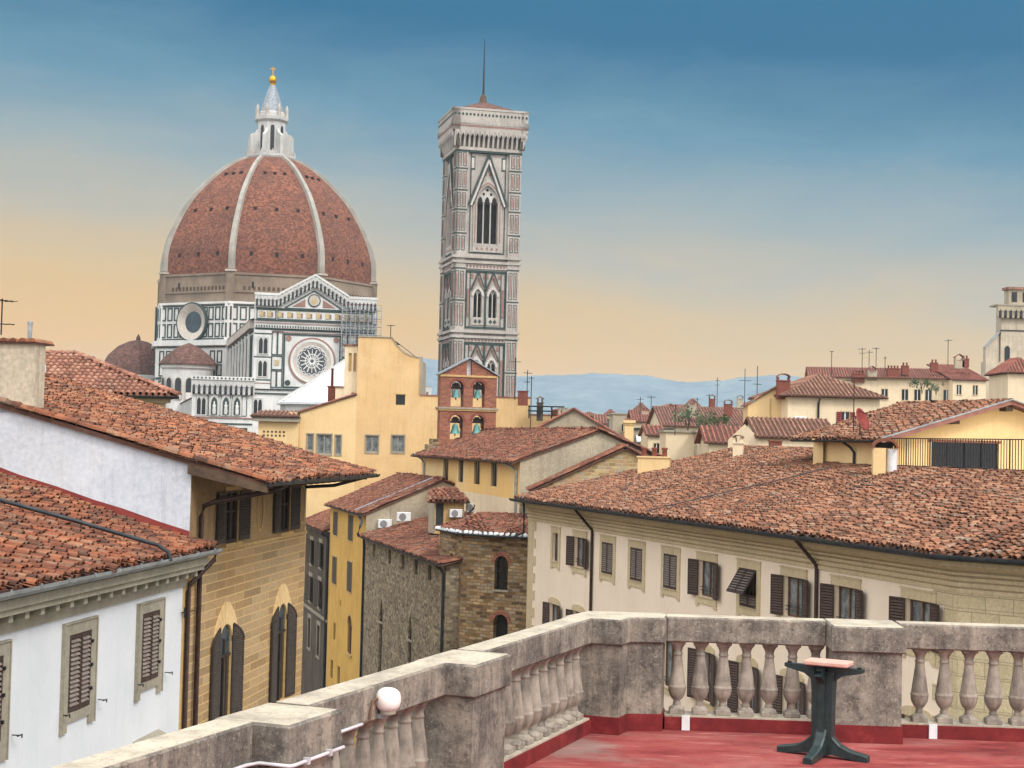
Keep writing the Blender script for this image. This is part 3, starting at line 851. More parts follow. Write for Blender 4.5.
def haze():
    m = bpy.data.materials.new('haze_air'); m.use_nodes = True; nt = m.node_tree; nt.nodes.clear()
    o = nt.nodes.new('ShaderNodeOutputMaterial'); v = nt.nodes.new('ShaderNodeVolumePrincipled')
    v.inputs['Color'].default_value = (0.80, 0.92, 1.0, 1); v.inputs['Density'].default_value = HAZE_DENSITY; v.inputs['Anisotropy'].default_value = 0.0
    nt.links.new(v.outputs[0], o.inputs['Volume']); MATS['haze_air'] = m
    mb = MB(); mb.box(-9500, 9500, -500, 12500, -1.0, 215, 'haze_air')
    ob = mb.build('haze'); ob['kind'] = 'stuff'
HAZE_DENSITY = 1.2e-4
haze()

# ================================================================== terrace
FZ = 18.0
TR = Fr((1.42, 13.87), (1, -0.06)); TL = Fr((-2.482, 5.579), (0.365, 0.931))
fl = MB()
outer = [(-3.6, 2.6), (-3.6, -2.5), (10.4, -2.5), (10.4, 13.38), tuple(TR.pt(0, 0, 0.1)[:2]), (0.72, 13.98), tuple(TL.pt(0, 0, 0.1)[:2])]
fl.vprism(outer, FZ-0.25, FZ, 'red_floor'); struct(fl, 'terrace_floor')
tb = thing('terrace_building', 'building under the red roof terrace with the stone balustrade', 'building', (2, 6, 0))
w = MB(); house_body(w, [(p[0], p[1]) for p in outer], 0, FZ-0.26, 'pale_plaster'); w.build('wall', tb)

bal = thing('stone_balustrade', 'weathered grey stone balustrade with turned balusters round the red terrace', 'balustrade', (1.0, 13.8, FZ))
CAPZ0, CAPZ1 = FZ+0.77, FZ+0.99
def rail(fr, u0, u1, name='rail'):
    mb = MB(fr.M); mb.bbox(u0, u1, -0.113, 0.113, CAPZ0, CAPZ1, 0.012, 'aged_stone')
    mb.box(u0+0.004, u1-0.004, -0.101, 0.101, CAPZ1-0.002, CAPZ1+0.003, 'cap_stone'); mb.build(name, bal)
    mb = MB(fr.M); mb.box(u0, u1, -0.118, 0.118, FZ+0.002, FZ+0.115, 'red_skirting'); mb.build('skirting', bal)
    mb = MB(fr.M); mb.box(u0, u1, -0.10, 0.12, FZ+0.115, FZ+0.13, 'cap_stone'); mb.build('plinth', bal)
def pier(poly, grow=0.03):
    c = (sum(p[0] for p in poly)/len(poly), sum(p[1] for p in poly)/len(poly))
    def off(k):
        n = len(poly); out = []
        for i in range(n):
            a, b, d = Vector(poly[i-1]), Vector(poly[i]), Vector(poly[(i+1) % n])
            e1 = (b-a).normalized(); e2 = (d-b).normalized(); n1 = Vector((e1.y, -e1.x)); n2 = Vector((e2.y, -e2.x))
            m = (n1+n2); m = m/max(0.3, (1+n1.dot(n2))); out.append(tuple(b+m*k))
        return out
    mb = MB(); mb.vprism(off(0), FZ+0.15, CAPZ0-0.002, 'aged_stone'); o = mb.build('pier', bal)
    mb = MB(); mb.vprism(off(0.012), FZ+0.002, FZ+0.15, 'red_skirting'); mb.build('skirting', o)
    mb = MB(); rings = [[(x, y, z) for x, y in off(k)] for k, z in ((grow-0.01, CAPZ0), (grow, CAPZ0+0.01), (grow, CAPZ1-0.014), (grow-0.012, CAPZ1))]
    mb.loft(rings, 'aged_stone')
    mb.loft([[(x, y, z) for x, y in off(k)] for k, z in ((grow-0.014, CAPZ1-0.002), (grow-0.03, CAPZ1+0.004))], 'cap_stone'); mb.build('pier_cap', o)
def rect(fr, u0, u1, y0, y1): return [tuple(fr.pt(u0, 0, y0)[:2]), tuple(fr.pt(u1, 0, y0)[:2]), tuple(fr.pt(u1, 0, y1)[:2]), tuple(fr.pt(u0, 0, y1)[:2])]

def baluster_mesh():
    mb = MB()
    pr = [(0.034, 0.075), (0.036, 0.09), (0.030, 0.105), (0.032, 0.118), (0.050, 0.14), (0.066, 0.17), (0.075, 0.205), (0.0775, 0.228), (0.080, 0.234), (0.080, 0.244), (0.0735, 0.25),
          (0.072, 0.262), (0.066, 0.31), (0.056, 0.38), (0.046, 0.45), (0.0395, 0.505), (0.038, 0.515), (0.044, 0.520), (0.044, 0.532), (0.038, 0.537), (0.0385, 0.56), (0.046, 0.585), (0.056, 0.6), (0.062, 0.606), (0.062, 0.618)]
    n = 24
    rings = []
    for r, z in pr:
        rings.append([((r*(1+(0.045*math.cos(8*2*math.pi*j/n*1.0) if 0.12 < z < 0.215 else 0)))*math.cos(2*math.pi*j/n), (r*(1+(0.045*math.cos(8*2*math.pi*j/n) if 0.12 < z < 0.215 else 0)))*math.sin(2*math.pi*j/n), z) for j in range(n)])
    mb.loft(rings, 'baluster_stone', smooth=True)
    mb.lathe([(0.068, 0.045), (0.064, 0.055), (0.045, 0.068), (0.034, 0.076)], 20, 'baluster_stone')
    mb.bbox(-0.068, 0.068, -0.068, 0.068, 0.0, 0.046, 0.006, 'baluster_stone')
    mb.bbox(-0.066, 0.066, -0.066, 0.066, 0.617, 0.641, 0.004, 'baluster_stone')
    ob = mb.build('baluster', bal); return ob
b0 = baluster_mesh(); b0.parent = bal
first_b = [True]
def balusters(fr, us):
    rb = random.Random(int(us[0]*100))
    for u in us:
        if first_b[0]: o = b0; first_b[0] = False
        else: o = b0.copy(); COL.objects.link(o); o.parent = bal
        p = fr.pt(u, FZ+0.129, 0.0); o.location = p-WORLD_LOC['stone_balustrade']+WORLD_LOC[b0.name]
        o.rotation_euler = (0, 0, math.atan2(fr.u.y, fr.u.x)+rb.uniform(-0.03, 0.03))
WORLD_LOC[b0.name] = Vector()
for v in b0.data.vertices: v.co += WORLD_LOC['stone_balustrade']
rail(TR, 0.0, 1.40); balusters(TR, [0.11+0.2025*i for i in range(7)])
pier(rect(TR, 1.43, 2.00, -0.42, 0.12))
rail(TR, 2.03, 5.2); balusters(TR, [2.235+0.213*i for i in range(14)])
pier(rect(TR, 5.22, 5.79, -0.42, 0.12))
rail(TR, 5.82, 8.4); balusters(TR, [6.02+0.213*i for i in range(11)])
pier(rect(TR, 8.42, 8.95, -0.42, 0.12))
pier([(0.73, 13.53), (0.98, 13.44), (1.07, 13.66), (1.37, 13.68), (1.42, 13.93), (1.42, 14.03), (0.74, 14.05), (0.525, 13.61)])
rail(TL, 6.10, 8.60); balusters(TL, [6.21+0.2025*i for i in range(12)])
pier(rect(TL, 5.45, 6.05, -0.30, 0.11))
rail(TL, 3.50, 5.42); balusters(TL, [3.60+0.2025*i for i in range(9)])
pier(rect(TL, 2.93, 3.45, -0.30, 0.11))
rail(TL, 0.4, 2.90); balusters(TL, [0.52+0.2025*i for i in range(12)])
pier(rect(TL, -0.2, 0.37, -0.30, 0.11))
for fr, u in ((TR, 0.185), (TR, 2.33)):      # drain holes through the skirting
    mb = MB(fr.M); mb.box(u-0.035, u+0.035, -0.134, -0.1, FZ+0.004, FZ+0.128, 'white_paint'); mb.build('drain_opening', bal)

# round lamp and its conduit
lp = at(388, 699.5, 9.62)
lamp = thing('globe_lamp', 'round white opal globe lamp fixed under the balustrade rail', 'lamp', lp)
mb = MB(Matrix.Translation(lp) @ Matrix.Rotation(math.atan2(TL.u.y, TL.u.x), 4, 'Z'))
mb.lathe([(0.001, -0.074), (0.03, -0.072), (0.056, -0.061), (0.073, -0.04), (0.08, -0.013), (0.08, 0.013), (0.074, 0.04), (0.057, 0.06), (0.032, 0.071), (0.001, 0.074)], 28, 'globe_opal'); mb.build('globe', lamp)
mb = MB(Matrix.Translation(lp) @ Matrix.Rotation(math.atan2(TL.u.y, TL.u.x), 4, 'Z'))
mb.lathe([(0.05, 0.0), (0.052, 0.02), (0.045, 0.035)], 18, 'grey_trim', (0, 0.0, -0.086)); mb.box(-0.04, 0.04, 0.02, 0.16, -0.115, -0.085, 'zinc'); mb.box(-0.05, 0.05, 0.10, 0.17, -0.13, 0.02, 'zinc'); mb.build('bracket', lamp)
cd = MB()
def tl(u, y, z): return tuple(TL.pt(u, z, y))
ZC = 18.785
cd.tube([tl(0.6, -0.13, ZC), tl(2.80, -0.13, ZC), tl(2.885, -0.16, ZC), tl(2.885, -0.345, ZC), tl(2.92, -0.352, ZC), tl(3.47, -0.352, ZC)], 0.0105, 'conduit_white')
ub = TL.hit(362, 724, -0.13)[0]; uc_ = TL.hit(373, 704, -0.13)[0]
cd.tube([tl(3.50, -0.13, ZC), tl(ub, -0.13, ZC)], 0.0105, 'conduit_white')
cd.tube([tl(ub, -0.13, ZC), tl(ub+0.10, -0.13, ZC+0.005), tl(uc_-0.03, -0.13, ZC+0.05), tl(uc_, -0.13, ZC+0.12), tl(uc_+0.12, -0.13, ZC+0.13)], 0.008, 'frame_wood')
for u, y in ((2.5, -0.13), (3.05, -0.352), (3.3, -0.352), (3.6, -0.13)):
    p = TL.pt(u, ZC, y); old = cd.M; cd.M = Matrix.Translation(p) @ TL.M.to_3x3().to_4x4(); cd.box(-0.012, 0.012, -0.017, 0.017, -0.017, 0.017, 'conduit_white'); cd.M = old
tag(cd.build('cable_conduit'), 'thin white cable conduit clipped round the balustrade pier towards the globe lamp', 'conduit')

# table pedestal
tc_ = Vector((2.6, 12.72, FZ)); ta = math.atan2(-0.36, 0.62)
TM = Matrix.Translation(tc_) @ Matrix.Rotation(ta, 4, 'Z')
tab = thing('table_base', 'dark green table pedestal without its top standing on the red terrace', 'table base', tc_)
mb = MB(TM)
sec = lambda w, d: [(-w, -d), (-w*0.35, -d), (-w*0.3, -d*1.35), (w*0.3, -d*1.35), (w*0.35, -d), (w, -d), (w, d), (w*0.35, d), (w*0.3, d*1.35), (-w*0.3, d*1.35), (-w*0.35, d), (-w, d)]
mb.loft([[(x, y, z) for x, y in sec(w_, d_)] for w_, d_, z in ((0.088, 0.05, 0.06), (0.084, 0.05, 0.2), (0.086, 0.05, 0.5), (0.094, 0.05, 0.62), (0.11, 0.05, 0.70))], 'green_paint'); mb.build('column', tab)
def foot(ang, L):
    mb = MB(TM @ Matrix.Rotation(ang, 4, 'Z')); rings = []
    for x, zt, zb, w_ in ((0.04, 0.25, 0.03, 0.046), (0.09, 0.17, 0.03, 0.044), (0.15, 0.115, 0.022, 0.042), (0.23, 0.08, 0.012, 0.04), (L-0.03, 0.058, 0.0, 0.038), (L, 0.05, 0.0, 0.036)):
        rings.append([(x, -w_, zb), (x, w_, zb), (x, w_, zt-0.012), (x, w_*0.7, zt), (x, -w_*0.7, zt), (x, -w_, zt-0.012)])
    mb.loft(rings, 'green_paint'); mb.build('foot', tab)
for k in range(4): foot(k*math.pi/2, 0.38)
def arm(ang, L, h=0.09):
    mb = MB(TM @ Matrix.Rotation(ang, 4, 'Z')); rings = []
    for x, zb, w_ in ((0.04, 0.56, 0.03), (0.09, 0.62, 0.03), (0.16, 0.668, 0.03), (L-0.02, 0.70, 0.028), (L, 0.708, 0.026)):
        rings.append([(x, -w_, zb), (x, w_, zb), (x, w_, 0.735), (x, -w_, 0.735)])
    mb.loft(rings, 'green_paint')
    mb.box(L-0.05, L-0.02, -0.012, 0.012, 0.735, 0.748, 'iron'); mb.build('arm', tab)
arm(0, 0.33); arm(math.pi, 0.33); arm(-math.pi/2, 0.14); arm(math.pi/2, 0.14)
mb = MB(TM @ Matrix.Translation((0.03, -0.02, 0.0)) @ Matrix.Rotation(0.06, 4, 'Z')); mb.bbox(-0.165, 0.195, -0.11, 0.10, 0.749, 0.786, 0.008, 'brick_paver')
tag(mb.build('brick_paver'), 'pinkish terracotta paving brick lying on the dark green table pedestal', 'brick')

# ================================================================== white house (left, near)
W = Fr(at(150, 560, 33)[:2], (0.13066, 0.99143))
wh = thing('white_house', 'white house with brown louvred shutters, grey cornice and old tiled roof at the left edge', 'house', W.pt(-4, 0, 3))
wins = [(-7.85, -6.85), (-4.12, -3.12), (-0.42, 0.57)]
mb = MB(W.M)
wall_face(mb, -13, 2.45, 0, 17.45, 'white_plaster', [(a-0.02, b+0.02, 15.28, 16.72) for a, b in wins], 0.12)
mb.quad((-13, 0, 0), (-13, 8, 0), (-13, 8, 17.4), (-13, 0, 17.4), 'white_plaster'); mb.quad((-13, 8, 0), (2.45, 8, 0), (2.45, 8, 19), (-13, 8, 19), 'white_plaster'); mb.build('wall', wh)
for a, b in wins:
    mb = MB(W.M); s = 0.24
    for x in (a-s, b+0.015): mb.box(x, x+s-0.015, -0.05, 0, 14.93, 16.72, 'grey_trim')
    mb.box(a-s, b+s, -0.05, 0, 16.72, 16.93, 'grey_trim'); mb.box(a-0.015, b+0.015, -0.05, 0, 15.10, 15.28, 'grey_trim')
    for x in (a-s-0.03, b+s): mb.box(x, x+0.03, -0.075, 0, 14.93, 16.96, 'grey_trim')
    mb.box(a-s, b+s, -0.075, 0, 16.93, 16.96, 'grey_trim')
    win = mb.build('window', wh)
    m = (a+b)/2
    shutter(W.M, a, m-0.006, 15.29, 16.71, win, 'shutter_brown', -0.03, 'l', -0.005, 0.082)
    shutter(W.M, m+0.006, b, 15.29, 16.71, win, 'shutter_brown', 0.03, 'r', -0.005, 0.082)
    for x, sg in ((a-s-0.02, -1), (b+s+0.25, 1)):
        mb = MB(W.M)
        mb.beam((x, -0.02, 15.3), (x, -0.16, 15.3), 0.018, 0.018, 'iron'); mb.beam((x-0.09, -0.16, 15.3), (x+0.09, -0.16, 15.3), 0.018, 0.018, 'iron'); mb.beam((x+0.09, -0.16, 15.24), (x+0.09, -0.16, 15.31), 0.018, 0.018, 'iron')
        mb.build('holdback', win)
    for z in (15.6, 16.05, 16.5):
        mb = MB(W.M); mb.box(b-0.01, b+0.05, -0.085, -0.05, z-0.03, z+0.03, 'iron'); mb.build('hinge', win)
mb = MB(W.M)
mb.box(-13, 2.2, -0.06, 0, 17.08, 17.28, 'grey_trim'); mb.box(-13, 2.2, -0.10, 0, 17.28, 17.30, 'grey_trim')
mb.box(-13, 2.2, -0.05, 0, 17.30, 17.44, 'grey_trim')
u = -12.8
while u < 2.1:
    mb.box(u, u+0.15, -0.30, -0.05, 17.31, 17.44, 'grey_trim'); u += 0.62
mb.box(-13, 2.5, -0.36, 0, 17.44, 17.56, 'grey_trim'); mb.box(-13, 2.6, -0.42, 0, 17.56, 17.72, 'grey_trim'); mb.build('cornice', wh)
gutter(W.M, wh, -13, 3.0, -0.48, 17.90, 0.15, 'zinc')
def wr(u, o): return W.pt(u, 17.95+0.29*(0.5-o), -o)
mb = MB(); R0 = [wr(-13, 0.5), wr(3.0, 0.5), wr(2.46, 0.02), wr(2.44, -7.5), wr(-13, -7.5)]
roof_plane(mb, R0, 'tiles', 'tile_near', 0.18, 0.28, 5, 1.5, 11); mb.build('roof', wh)
pp = [plane_hit(R0[0], R0[1], R0[3], *q, lift=0.16) for q in ((-60, 482), (0, 500), (80, 522), (158, 545))]
e1 = plane_hit(R0[0], R0[1], R0[3], 164, 549, 0.14)
mb = MB(); mb.tube(pp+[e1, e1+Vector((0.1, -0.02, -0.06)), e1+Vector((0.14, 0, -0.25))], 0.045, 'dark_gutter', 9); mb.build('roof_pipe', wh)
mb = MB(W.M); mb.box(2.12, 2.45, -0.02, 0.0, 0, 17.30, 'ochre_trim'); mb.build('quoin', wh)
g0 = W.pt(2.95, 17.78, -0.47)
downpipe(wh, [g0, g0+Vector((-0.02, -0.02, -0.15)), W.pt(2.75, 17.45, -0.32), W.pt(2.32, 17.1, -0.10), W.pt(2.26, 16.95, -0.09), W.pt(2.26, 4, -0.09)], 0.055)
mb = MB(W.M); mb.beam((2.0, -0.03, 16.5), (2.5, -0.16, 16.5), 0.02, 0.02, 'iron')
for x in (1.98, 2.04): mb.beam((x, -0.1, 16.38), (x, -0.1, 16.62), 0.018, 0.018, 'iron')
mb.build('wall_hook', wh)
pq = W.hit(146, 737); mb = MB(W.M); u_, z_ = pq
mb.add([(u_-0.75, 0, z_+0.04), (u_+0.75, 0, z_+0.04), (u_+0.75, -0.55, z_-0.25), (u_-0.75, -0.55, z_-0.25), (u_-0.75, 0, z_), (u_+0.75, 0, z_), (u_+0.75, -0.55, z_-0.29), (u_-0.75, -0.55, z_-0.29)], [(0, 1, 2, 3), (7, 6, 5, 4), (3, 2, 6, 7), (0, 3, 7, 4), (1, 5, 6, 2)], 'grey_trim'); mb.build('canopy', wh)

# ================================================================== ochre palazzo (left, behind the white house)
oc = thing('ochre_palazzo', 'ochre stone palazzo with pointed arch windows, open dark shutters and a deep tiled eave', 'building', W.pt(7.5, 0, 5))
up = [(5.0, 6.05), (9.85, 10.85)]
ar = [(4.85, 5.80), (9.88, 10.78)]
OZ = 19.85
mb = MB(W.M)
wall_face(mb, 2.45, 12.6, 0, 17.72, 'ochre_courses', [(a, b, 13.2, 15.86, 'round', 15.40) for a, b in ar], 0.07, 'void_dark', 'ochre_trim')
wall_face(mb, 2.45, 12.6, 17.72, OZ, 'worn_ochre', [(a, b, 17.85, 19.14) for a, b in up], 0.1)
mb.quad((12.6, 0, 0), (12.6, 9, 0), (12.6, 9, 22.2), (12.6, 0, OZ), 'ochre_courses')
mb.build('wall', oc)
mb = MB(W.M); mb.add([(2.45, 0, 0), (2.45, 9, 0), (2.45, 9, 22.24), (2.45, 0, 19.9)], [(0, 3, 2, 1)], 'party_white')
mb.add([(2.44, 0.0, 18.12), (2.44, 9, 20.73), (2.44, 9, 20.92), (2.44, 8.1, 20.63), (2.44, 7, 20.31), (2.44, 6.2, 20.11), (2.44, 5, 19.77), (2.44, 4.1, 19.47), (2.44, 3.2, 19.23), (2.44, 2.3, 18.95), (2.44, 1.6, 18.77), (2.44, 0.7, 18.49), (2.44, 0, 18.30)], [tuple(range(13))], 'flashing_red')
mb.build('party_wall', oc)
mb = MB(W.M); mb.box(2.45, 12.62, -0.05, 0, 17.69, 17.77, 'ochre_trim'); mb.build('string_course', oc)
for i, (a, b) in enumerate(up):
    mb = MB(W.M)
    for x in (a-0.1, b): mb.box(x, x+0.1, -0.03, 0, 17.85, 19.14, 'ochre_trim')
    mb.box(a-0.1, b+0.1, -0.03, 0, 19.14, 19.24, 'ochre_trim'); mb.box(a-0.14, b+0.14, -0.10, 0, 17.775, 17.85, 'ochre_trim')
    win = mb.build('window', oc)
    pane(W.M, a, b, 17.86, 19.13, win, 0.07, 'dark_glass', 'shutter_dark', 1, (0.6,))
    shutter(W.M, a, a+0.72, 17.88, 19.12, win, 'shutter_dark', -3.09, 'l', -0.05, 0.065)
    shutter(W.M, b-0.72, b, 17.88, 19.12, win, 'shutter_dark', 3.05, 'r', -0.05, 0.065)
for i, (a, b) in enumerate(ar):
    # voussoirs with a pointed back
    mb = MB(W.M); m = (a+b)/2; r = (b-a)/2; N = 11
    inner = [(m-r*math.cos(math.pi*k/N), 15.40+0.46*math.sin(math.pi*k/N)) for k in range(N+1)]
    outr = arch_pts(m-0.98, m+0.98, 15.40, 16.48, 'pointed', 2*N)
    oo = [outr[int(round(k*(len(outr)-1)/N))] for k in range(N+1)]
    for k in range(N):
        q = [inner[k], inner[k+1], oo[k+1], oo[k]]; cx = sum(p[0] for p in q)/4; cz = sum(p[1] for p in q)/4
        q = [(cx+(x-cx)*0.9, cz+(z-cz)*0.97) for x, z in q]; mb.prism(q, -0.03, 0.001, 'voussoir')
    for x in (a-0.17, b): mb.box(x, x+0.17, -0.02, 0, 13.2, 15.39, 'ochre_trim')
    mb.box(a-0.3, b+0.9, -0.22, 0, 13.02, 13.19, 'ochre_trim')
    win = mb.build('window', oc)
    mb = MB(W.M); mb.box(a, b, 0.04, 0.06, 13.2, 15.1, 'dark_glass'); mb.prism([(a, 15.1)]+arch_pts(a, b, 15.40, 15.86, 'round', 8)+[(b, 15.1)], 0.036, 0.056, 'blue_glass')
    mb.box(m-0.03, m+0.03, 0.0, 0.034, 13.2, 15.5, 'shutter_dark'); mb.box(a, b, 0.0, 0.033, 15.06, 15.12, 'shutter_dark'); mb.build('pane', win)
    arch_side[0] = 'r'; shutter(W.M, a, a+0.66, 13.22, 15.82, win, 'shutter_dark', -3.09, 'l', -0.05, 0.062, arch=15.38)
    arch_side[0] = 'l'; shutter(W.M, b-0.66, b, 13.22, 15.82, win, 'shutter_dark', 3.0, 'r', -0.05, 0.062, arch=15.38)
for uc in (7.95, 12.15):       # painted oval medallions of the frieze
    mb = MB(W.M); k = 22
    A = [(uc+0.24*math.cos(2*math.pi*i/k), 18.55+0.5*math.sin(2*math.pi*i/k)) for i in range(k)]; B = [(uc+0.31*math.cos(2*math.pi*i/k), 18.55+0.58*math.sin(2*math.pi*i/k)) for i in range(k)]
    mb.loft([[(x, -0.02, z) for x, z in A], [(x, -0.025, z) for x, z in B], [(x, 0, z) for x, z in B]], 'ochre_trim', cap=False)
    mb.box(uc-0.02, uc+0.02, -0.015, 0, 17.78, 17.95, 'ochre_trim'); mb.build('medallion', oc)
OS = 0.26
def orf(u, o): return W.pt(u, 19.97-OS*o, -o)
mb = MB(); RO = [orf(2.35, 1.85), orf(13.5, 1.85), orf(13.5, -9.5), orf(2.35, -9.5)]
roof_plane(mb, RO, 'tiles', 'tile_warm', 0.19, 0.30, 5, 1.6, 23, thick=0.10)
ridge_tiles(mb, orf(2.42, 1.8)+Vector((0, 0, 0.03)), orf(2.42, -9.3)+Vector((0, 0, 0.03)), 'tile_warm', 0.10, 0.36, 8); mb.build('roof', oc)
mb = MB(W.M); u = 2.9
while u < 13.2:
    mb.add([(u, 0.1, 19.97-0.12+OS*0.1), (u+0.13, 0.1, 19.97-0.12+OS*0.1), (u+0.13, -1.72, 19.85-OS*1.72), (u, -1.72, 19.85-OS*1.72), (u, 0.1, 19.68+OS*0.1), (u+0.13, 0.1, 19.68+OS*0.1), (u+0.13, -1.4, 19.66-OS*1.4), (u, -1.4, 19.66-OS*1.4), (u, -1.72, 19.75-OS*1.72), (u+0.13, -1.72, 19.75-OS*1.72)],
           [(4, 7, 6, 5), (0, 4, 7, 8, 3), (1, 2, 9, 6, 5), (3, 8, 9, 2), (7, 8, 9, 6)], 'eave_wood'); u += 0.62
mb.add([(2.33, 0.05, 19.86), (2.33, -1.83, 19.86-OS*1.85), (2.33, -1.83, 19.70-OS*1.85), (2.33, -1.3, 19.66-OS*1.3), (2.33, 0.05, 19.60), (2.43, 0.05, 19.86), (2.43, -1.83, 19.86-OS*1.85), (2.43, -1.83, 19.70-OS*1.85), (2.43, -1.3, 19.66-OS*1.3), (2.43, 0.05, 19.60)], [(0, 1, 2, 3, 4), (9, 8, 7, 6, 5), (4, 3, 8, 9), (3, 2, 7, 8), (2, 1, 6, 7)], 'eave_wood')
mb.build('rafters', oc)
gutter(W.M, oc, 2.3, 13.5, -1.9, 19.97-OS*1.85-0.03, 0.10, 'dark_gutter')
gz = 19.97-OS*1.85-0.12
downpipe(oc, [W.pt(3.6, gz+0.02, -1.9), W.pt(3.5, gz-0.10, -1.8), W.pt(3.05, gz-0.42, -0.35), W.pt(2.98, gz-0.52, -0.14), W.pt(2.96, gz-0.75, -0.10), W.pt(2.96, 6, -0.10)], 0.06)
downpipe(oc, [W.pt(12.2, gz+0.02, -1.85), W.pt(12.3, gz-0.25, -0.9), W.pt(12.45, gz-0.32, -0.02)], 0.05, 'dark_gutter', 'gutter_brace')
# chimney on the verge, with a tile lid and a metal flue
PWF = Fr(W.pt(2.45, 0, 9), -Vector((W.inn.x, W.inn.y)))     # runs from back (left) to the facade: u = 9 - distance from facade
ch = thing('plaster_chimney', 'tall pale plastered chimney stack with a tile lid on the ochre palazzo roof', 'chimney', W.pt(2.8, 21, 4.3))
mb = MB(PWF.M); mb.box(9-4.74, 9-3.84, 0.0, 0.55, 20.9, 22.52, 'chimney_plaster'); mb.box(9-6.2, 9-4.76, 0.25, 0.8, 20.9, 22.4, 'chimney_plaster'); mb.build('stack', ch)
mb = MB(PWF.M); mb.box(9-6.3, 9-3.78, -0.08, 0.9, 22.52, 22.56, 'tile_bed')
for i in range(11): mb.M = PWF.M @ Matrix.Translation((9-6.2+0.23*i, -0.1, 22.56)); mb.loft([[(0.1*math.cos(math.pi*q/5), y, 0.09*math.sin(math.pi*q/5)) for q in range(6)] for y in (0, 1.0)], 'tile_warm')
mb.build('lid', ch)
vent = at(29.5, 345, 37); mb = MB(); mb.tube([vent+Vector((0, 0, -2.0)), vent+Vector((0.0, 0, 0.55))], 0.055, 'zinc', 10); mb.lathe([(0.07, 0), (0.07, 0.06)], 10, 'zinc', vent+Vector((0, 0, 0.5)))
tag(mb.build('flue_pipe'), 'slim grey metal flue pipe behind the plastered chimney at the left', 'flue')

def antenna(name, label, p, h, arms, group, boom=0.6, r=0.02, yaw=0.3, cat='antenna'):
    mb = MB(); p = Vector(p); mb.tube([p, p+Vector((0, 0, h))], r, 'iron', 5, False)
    for k, (zf, L, n) in enumerate(arms):
        z = p.z+h*zf; c, s_ = math.cos(yaw+k), math.sin(yaw+k)
        mb.beam((p.x-c*L/2, p.y-s_*L/2, z), (p.x+c*L/2, p.y+s_*L/2, z), r*1.2, r*1.2, 'iron')
        for i in range(n):
            t = -L/2+L*(i+0.5)/n; q = boom*(0.5+0.5*(i+1)/n)/2
            mb.beam((p.x+c*t+s_*q, p.y+s_*t-c*q, z), (p.x+c*t-s_*q, p.y+s_*t+c*q, z), r*0.8, r*0.8, 'iron')
    return tag(mb.build(name), label, cat, group)
pa = at(1, 335, 36)
antenna('tv_antenna', 'television antenna above the plastered chimney at the left edge', pa, 0.85, [(0.3, 0.6, 4), (0.95, 0.7, 5)], 'rooftop antennas', 0.4, 0.018, 0.1)

# ================================================================== cream palazzo (right)
V = Fr((6.0572, 57.8), (0.3128, -0.9498))
cpath = [V.pt(-16.3)[:2], V.pt(18.2)[:2], (V.pt(18.2)+Vector((0.75, -0.66, 0))*10)[:2]]
cpath = [tuple(p) for p in cpath]
V2 = Fr(cpath[1], (0.75, -0.66))
cr = thing('cream_palazzo', 'long cream palazzo with brown shutters, stone cornice and wide weathered tile roof', 'building', V.pt(4, 0, 6))
ctr = [V.hit(px, py)[0] for px, py in ((556, 545), (580, 550), (608, 557), (637, 564), (671, 571), (707, 578), (749, 586), (794, 594), (846, 602), (919, 612))]
hw = [0.36]+[0.60]*9
Z0, Z1 = 15.20, 16.47; L0, L1 = 11.55, 13.30
state = 'GOCCCOAOOO'
ops = [(c-h, c+h, Z0, Z1) for c, h in zip(ctr, hw)] + [(c-0.55, c+0.55, L0, L1) for c in ctr]
mb = MB(V.M); wall_face(mb, -16.3, 18.2, 0, 17.0, 'cream_plaster', ops, 0.26)
mb.M = V2.M; wall_face(mb, 0, 9.3, 0, 17.0, 'cream_plaster', [(4.6, 5.7, Z0, Z1), (4.6, 5.7, L0, L1)], 0.26)
mb.M = Matrix.Identity(4)
back = [V.pt(18.2)+Vector((0.75, -0.66, 0))*10, V.pt(20, 0, 20), V.pt(-16.3, 0, 20)]
for a, b in ((back[0], back[1]), (back[1], back[2])): mb.quad((a.x, a.y, 0), (b.x, b.y, 0), (b.x, b.y, 18.5), (a.x, a.y, 18.5), 'cream_plaster')
mb.M = V.M; mb.add([(-16.3, 0, 0), (-16.3, 20, 0), (-16.3, 20, 18.4), (-16.3, 10.5, 20.3), (-16.3, 0, 17.95)], [(0, 1, 2, 3, 4)], 'worn_grey_plaster')
mb.build('wall', cr)
mb = MB()
sweep(mb, cpath, [(0, 16.86), (0.06, 16.86), (0.06, 16.97), (0.02, 16.975), (0.02, 17.015), (0.10, 17.02), (0.10, 17.13), (0.05, 17.135), (0.05, 17.175), (0.14, 17.18), (0.14, 17.27), (0.08, 17.275), (0.08, 17.32), (0.22, 17.33), (0.24, 17.40), (0.18, 17.41), (0.18, 17.45), (0.36, 17.47), (0.50, 17.56), (0.60, 17.58), (0.60, 17.70), (0.55, 17.71), (0.55, 17.74), (0.68, 17.75), (0.68, 17.82), (0, 17.82)], 'trim_stone'); mb.build('cornice', cr)
mb = MB(V.M)
mb.box(-16.32, -15.6, -0.035, 0, 0, 16.9, 'trim_stone')
for k in range(9): mb.box(-15.6, -15.25, -0.035, 0, 10+k*0.8, 10.42+k*0.8, 'trim_stone')
mb.build('quoins', cr)
mb = MB(V.M)
for k in range(16): mb.box(17.1 if k % 2 else 17.6, 18.215, -0.03, 0, 10.1+k*0.425, 10.515+k*0.425, 'quoin_block')
mb.M = V2.M
for k in range(16): mb.box(-0.015, 2.0 if k % 2 else 2.9, -0.03, 0, 10.1+k*0.425, 10.515+k*0.425, 'quoin_block')
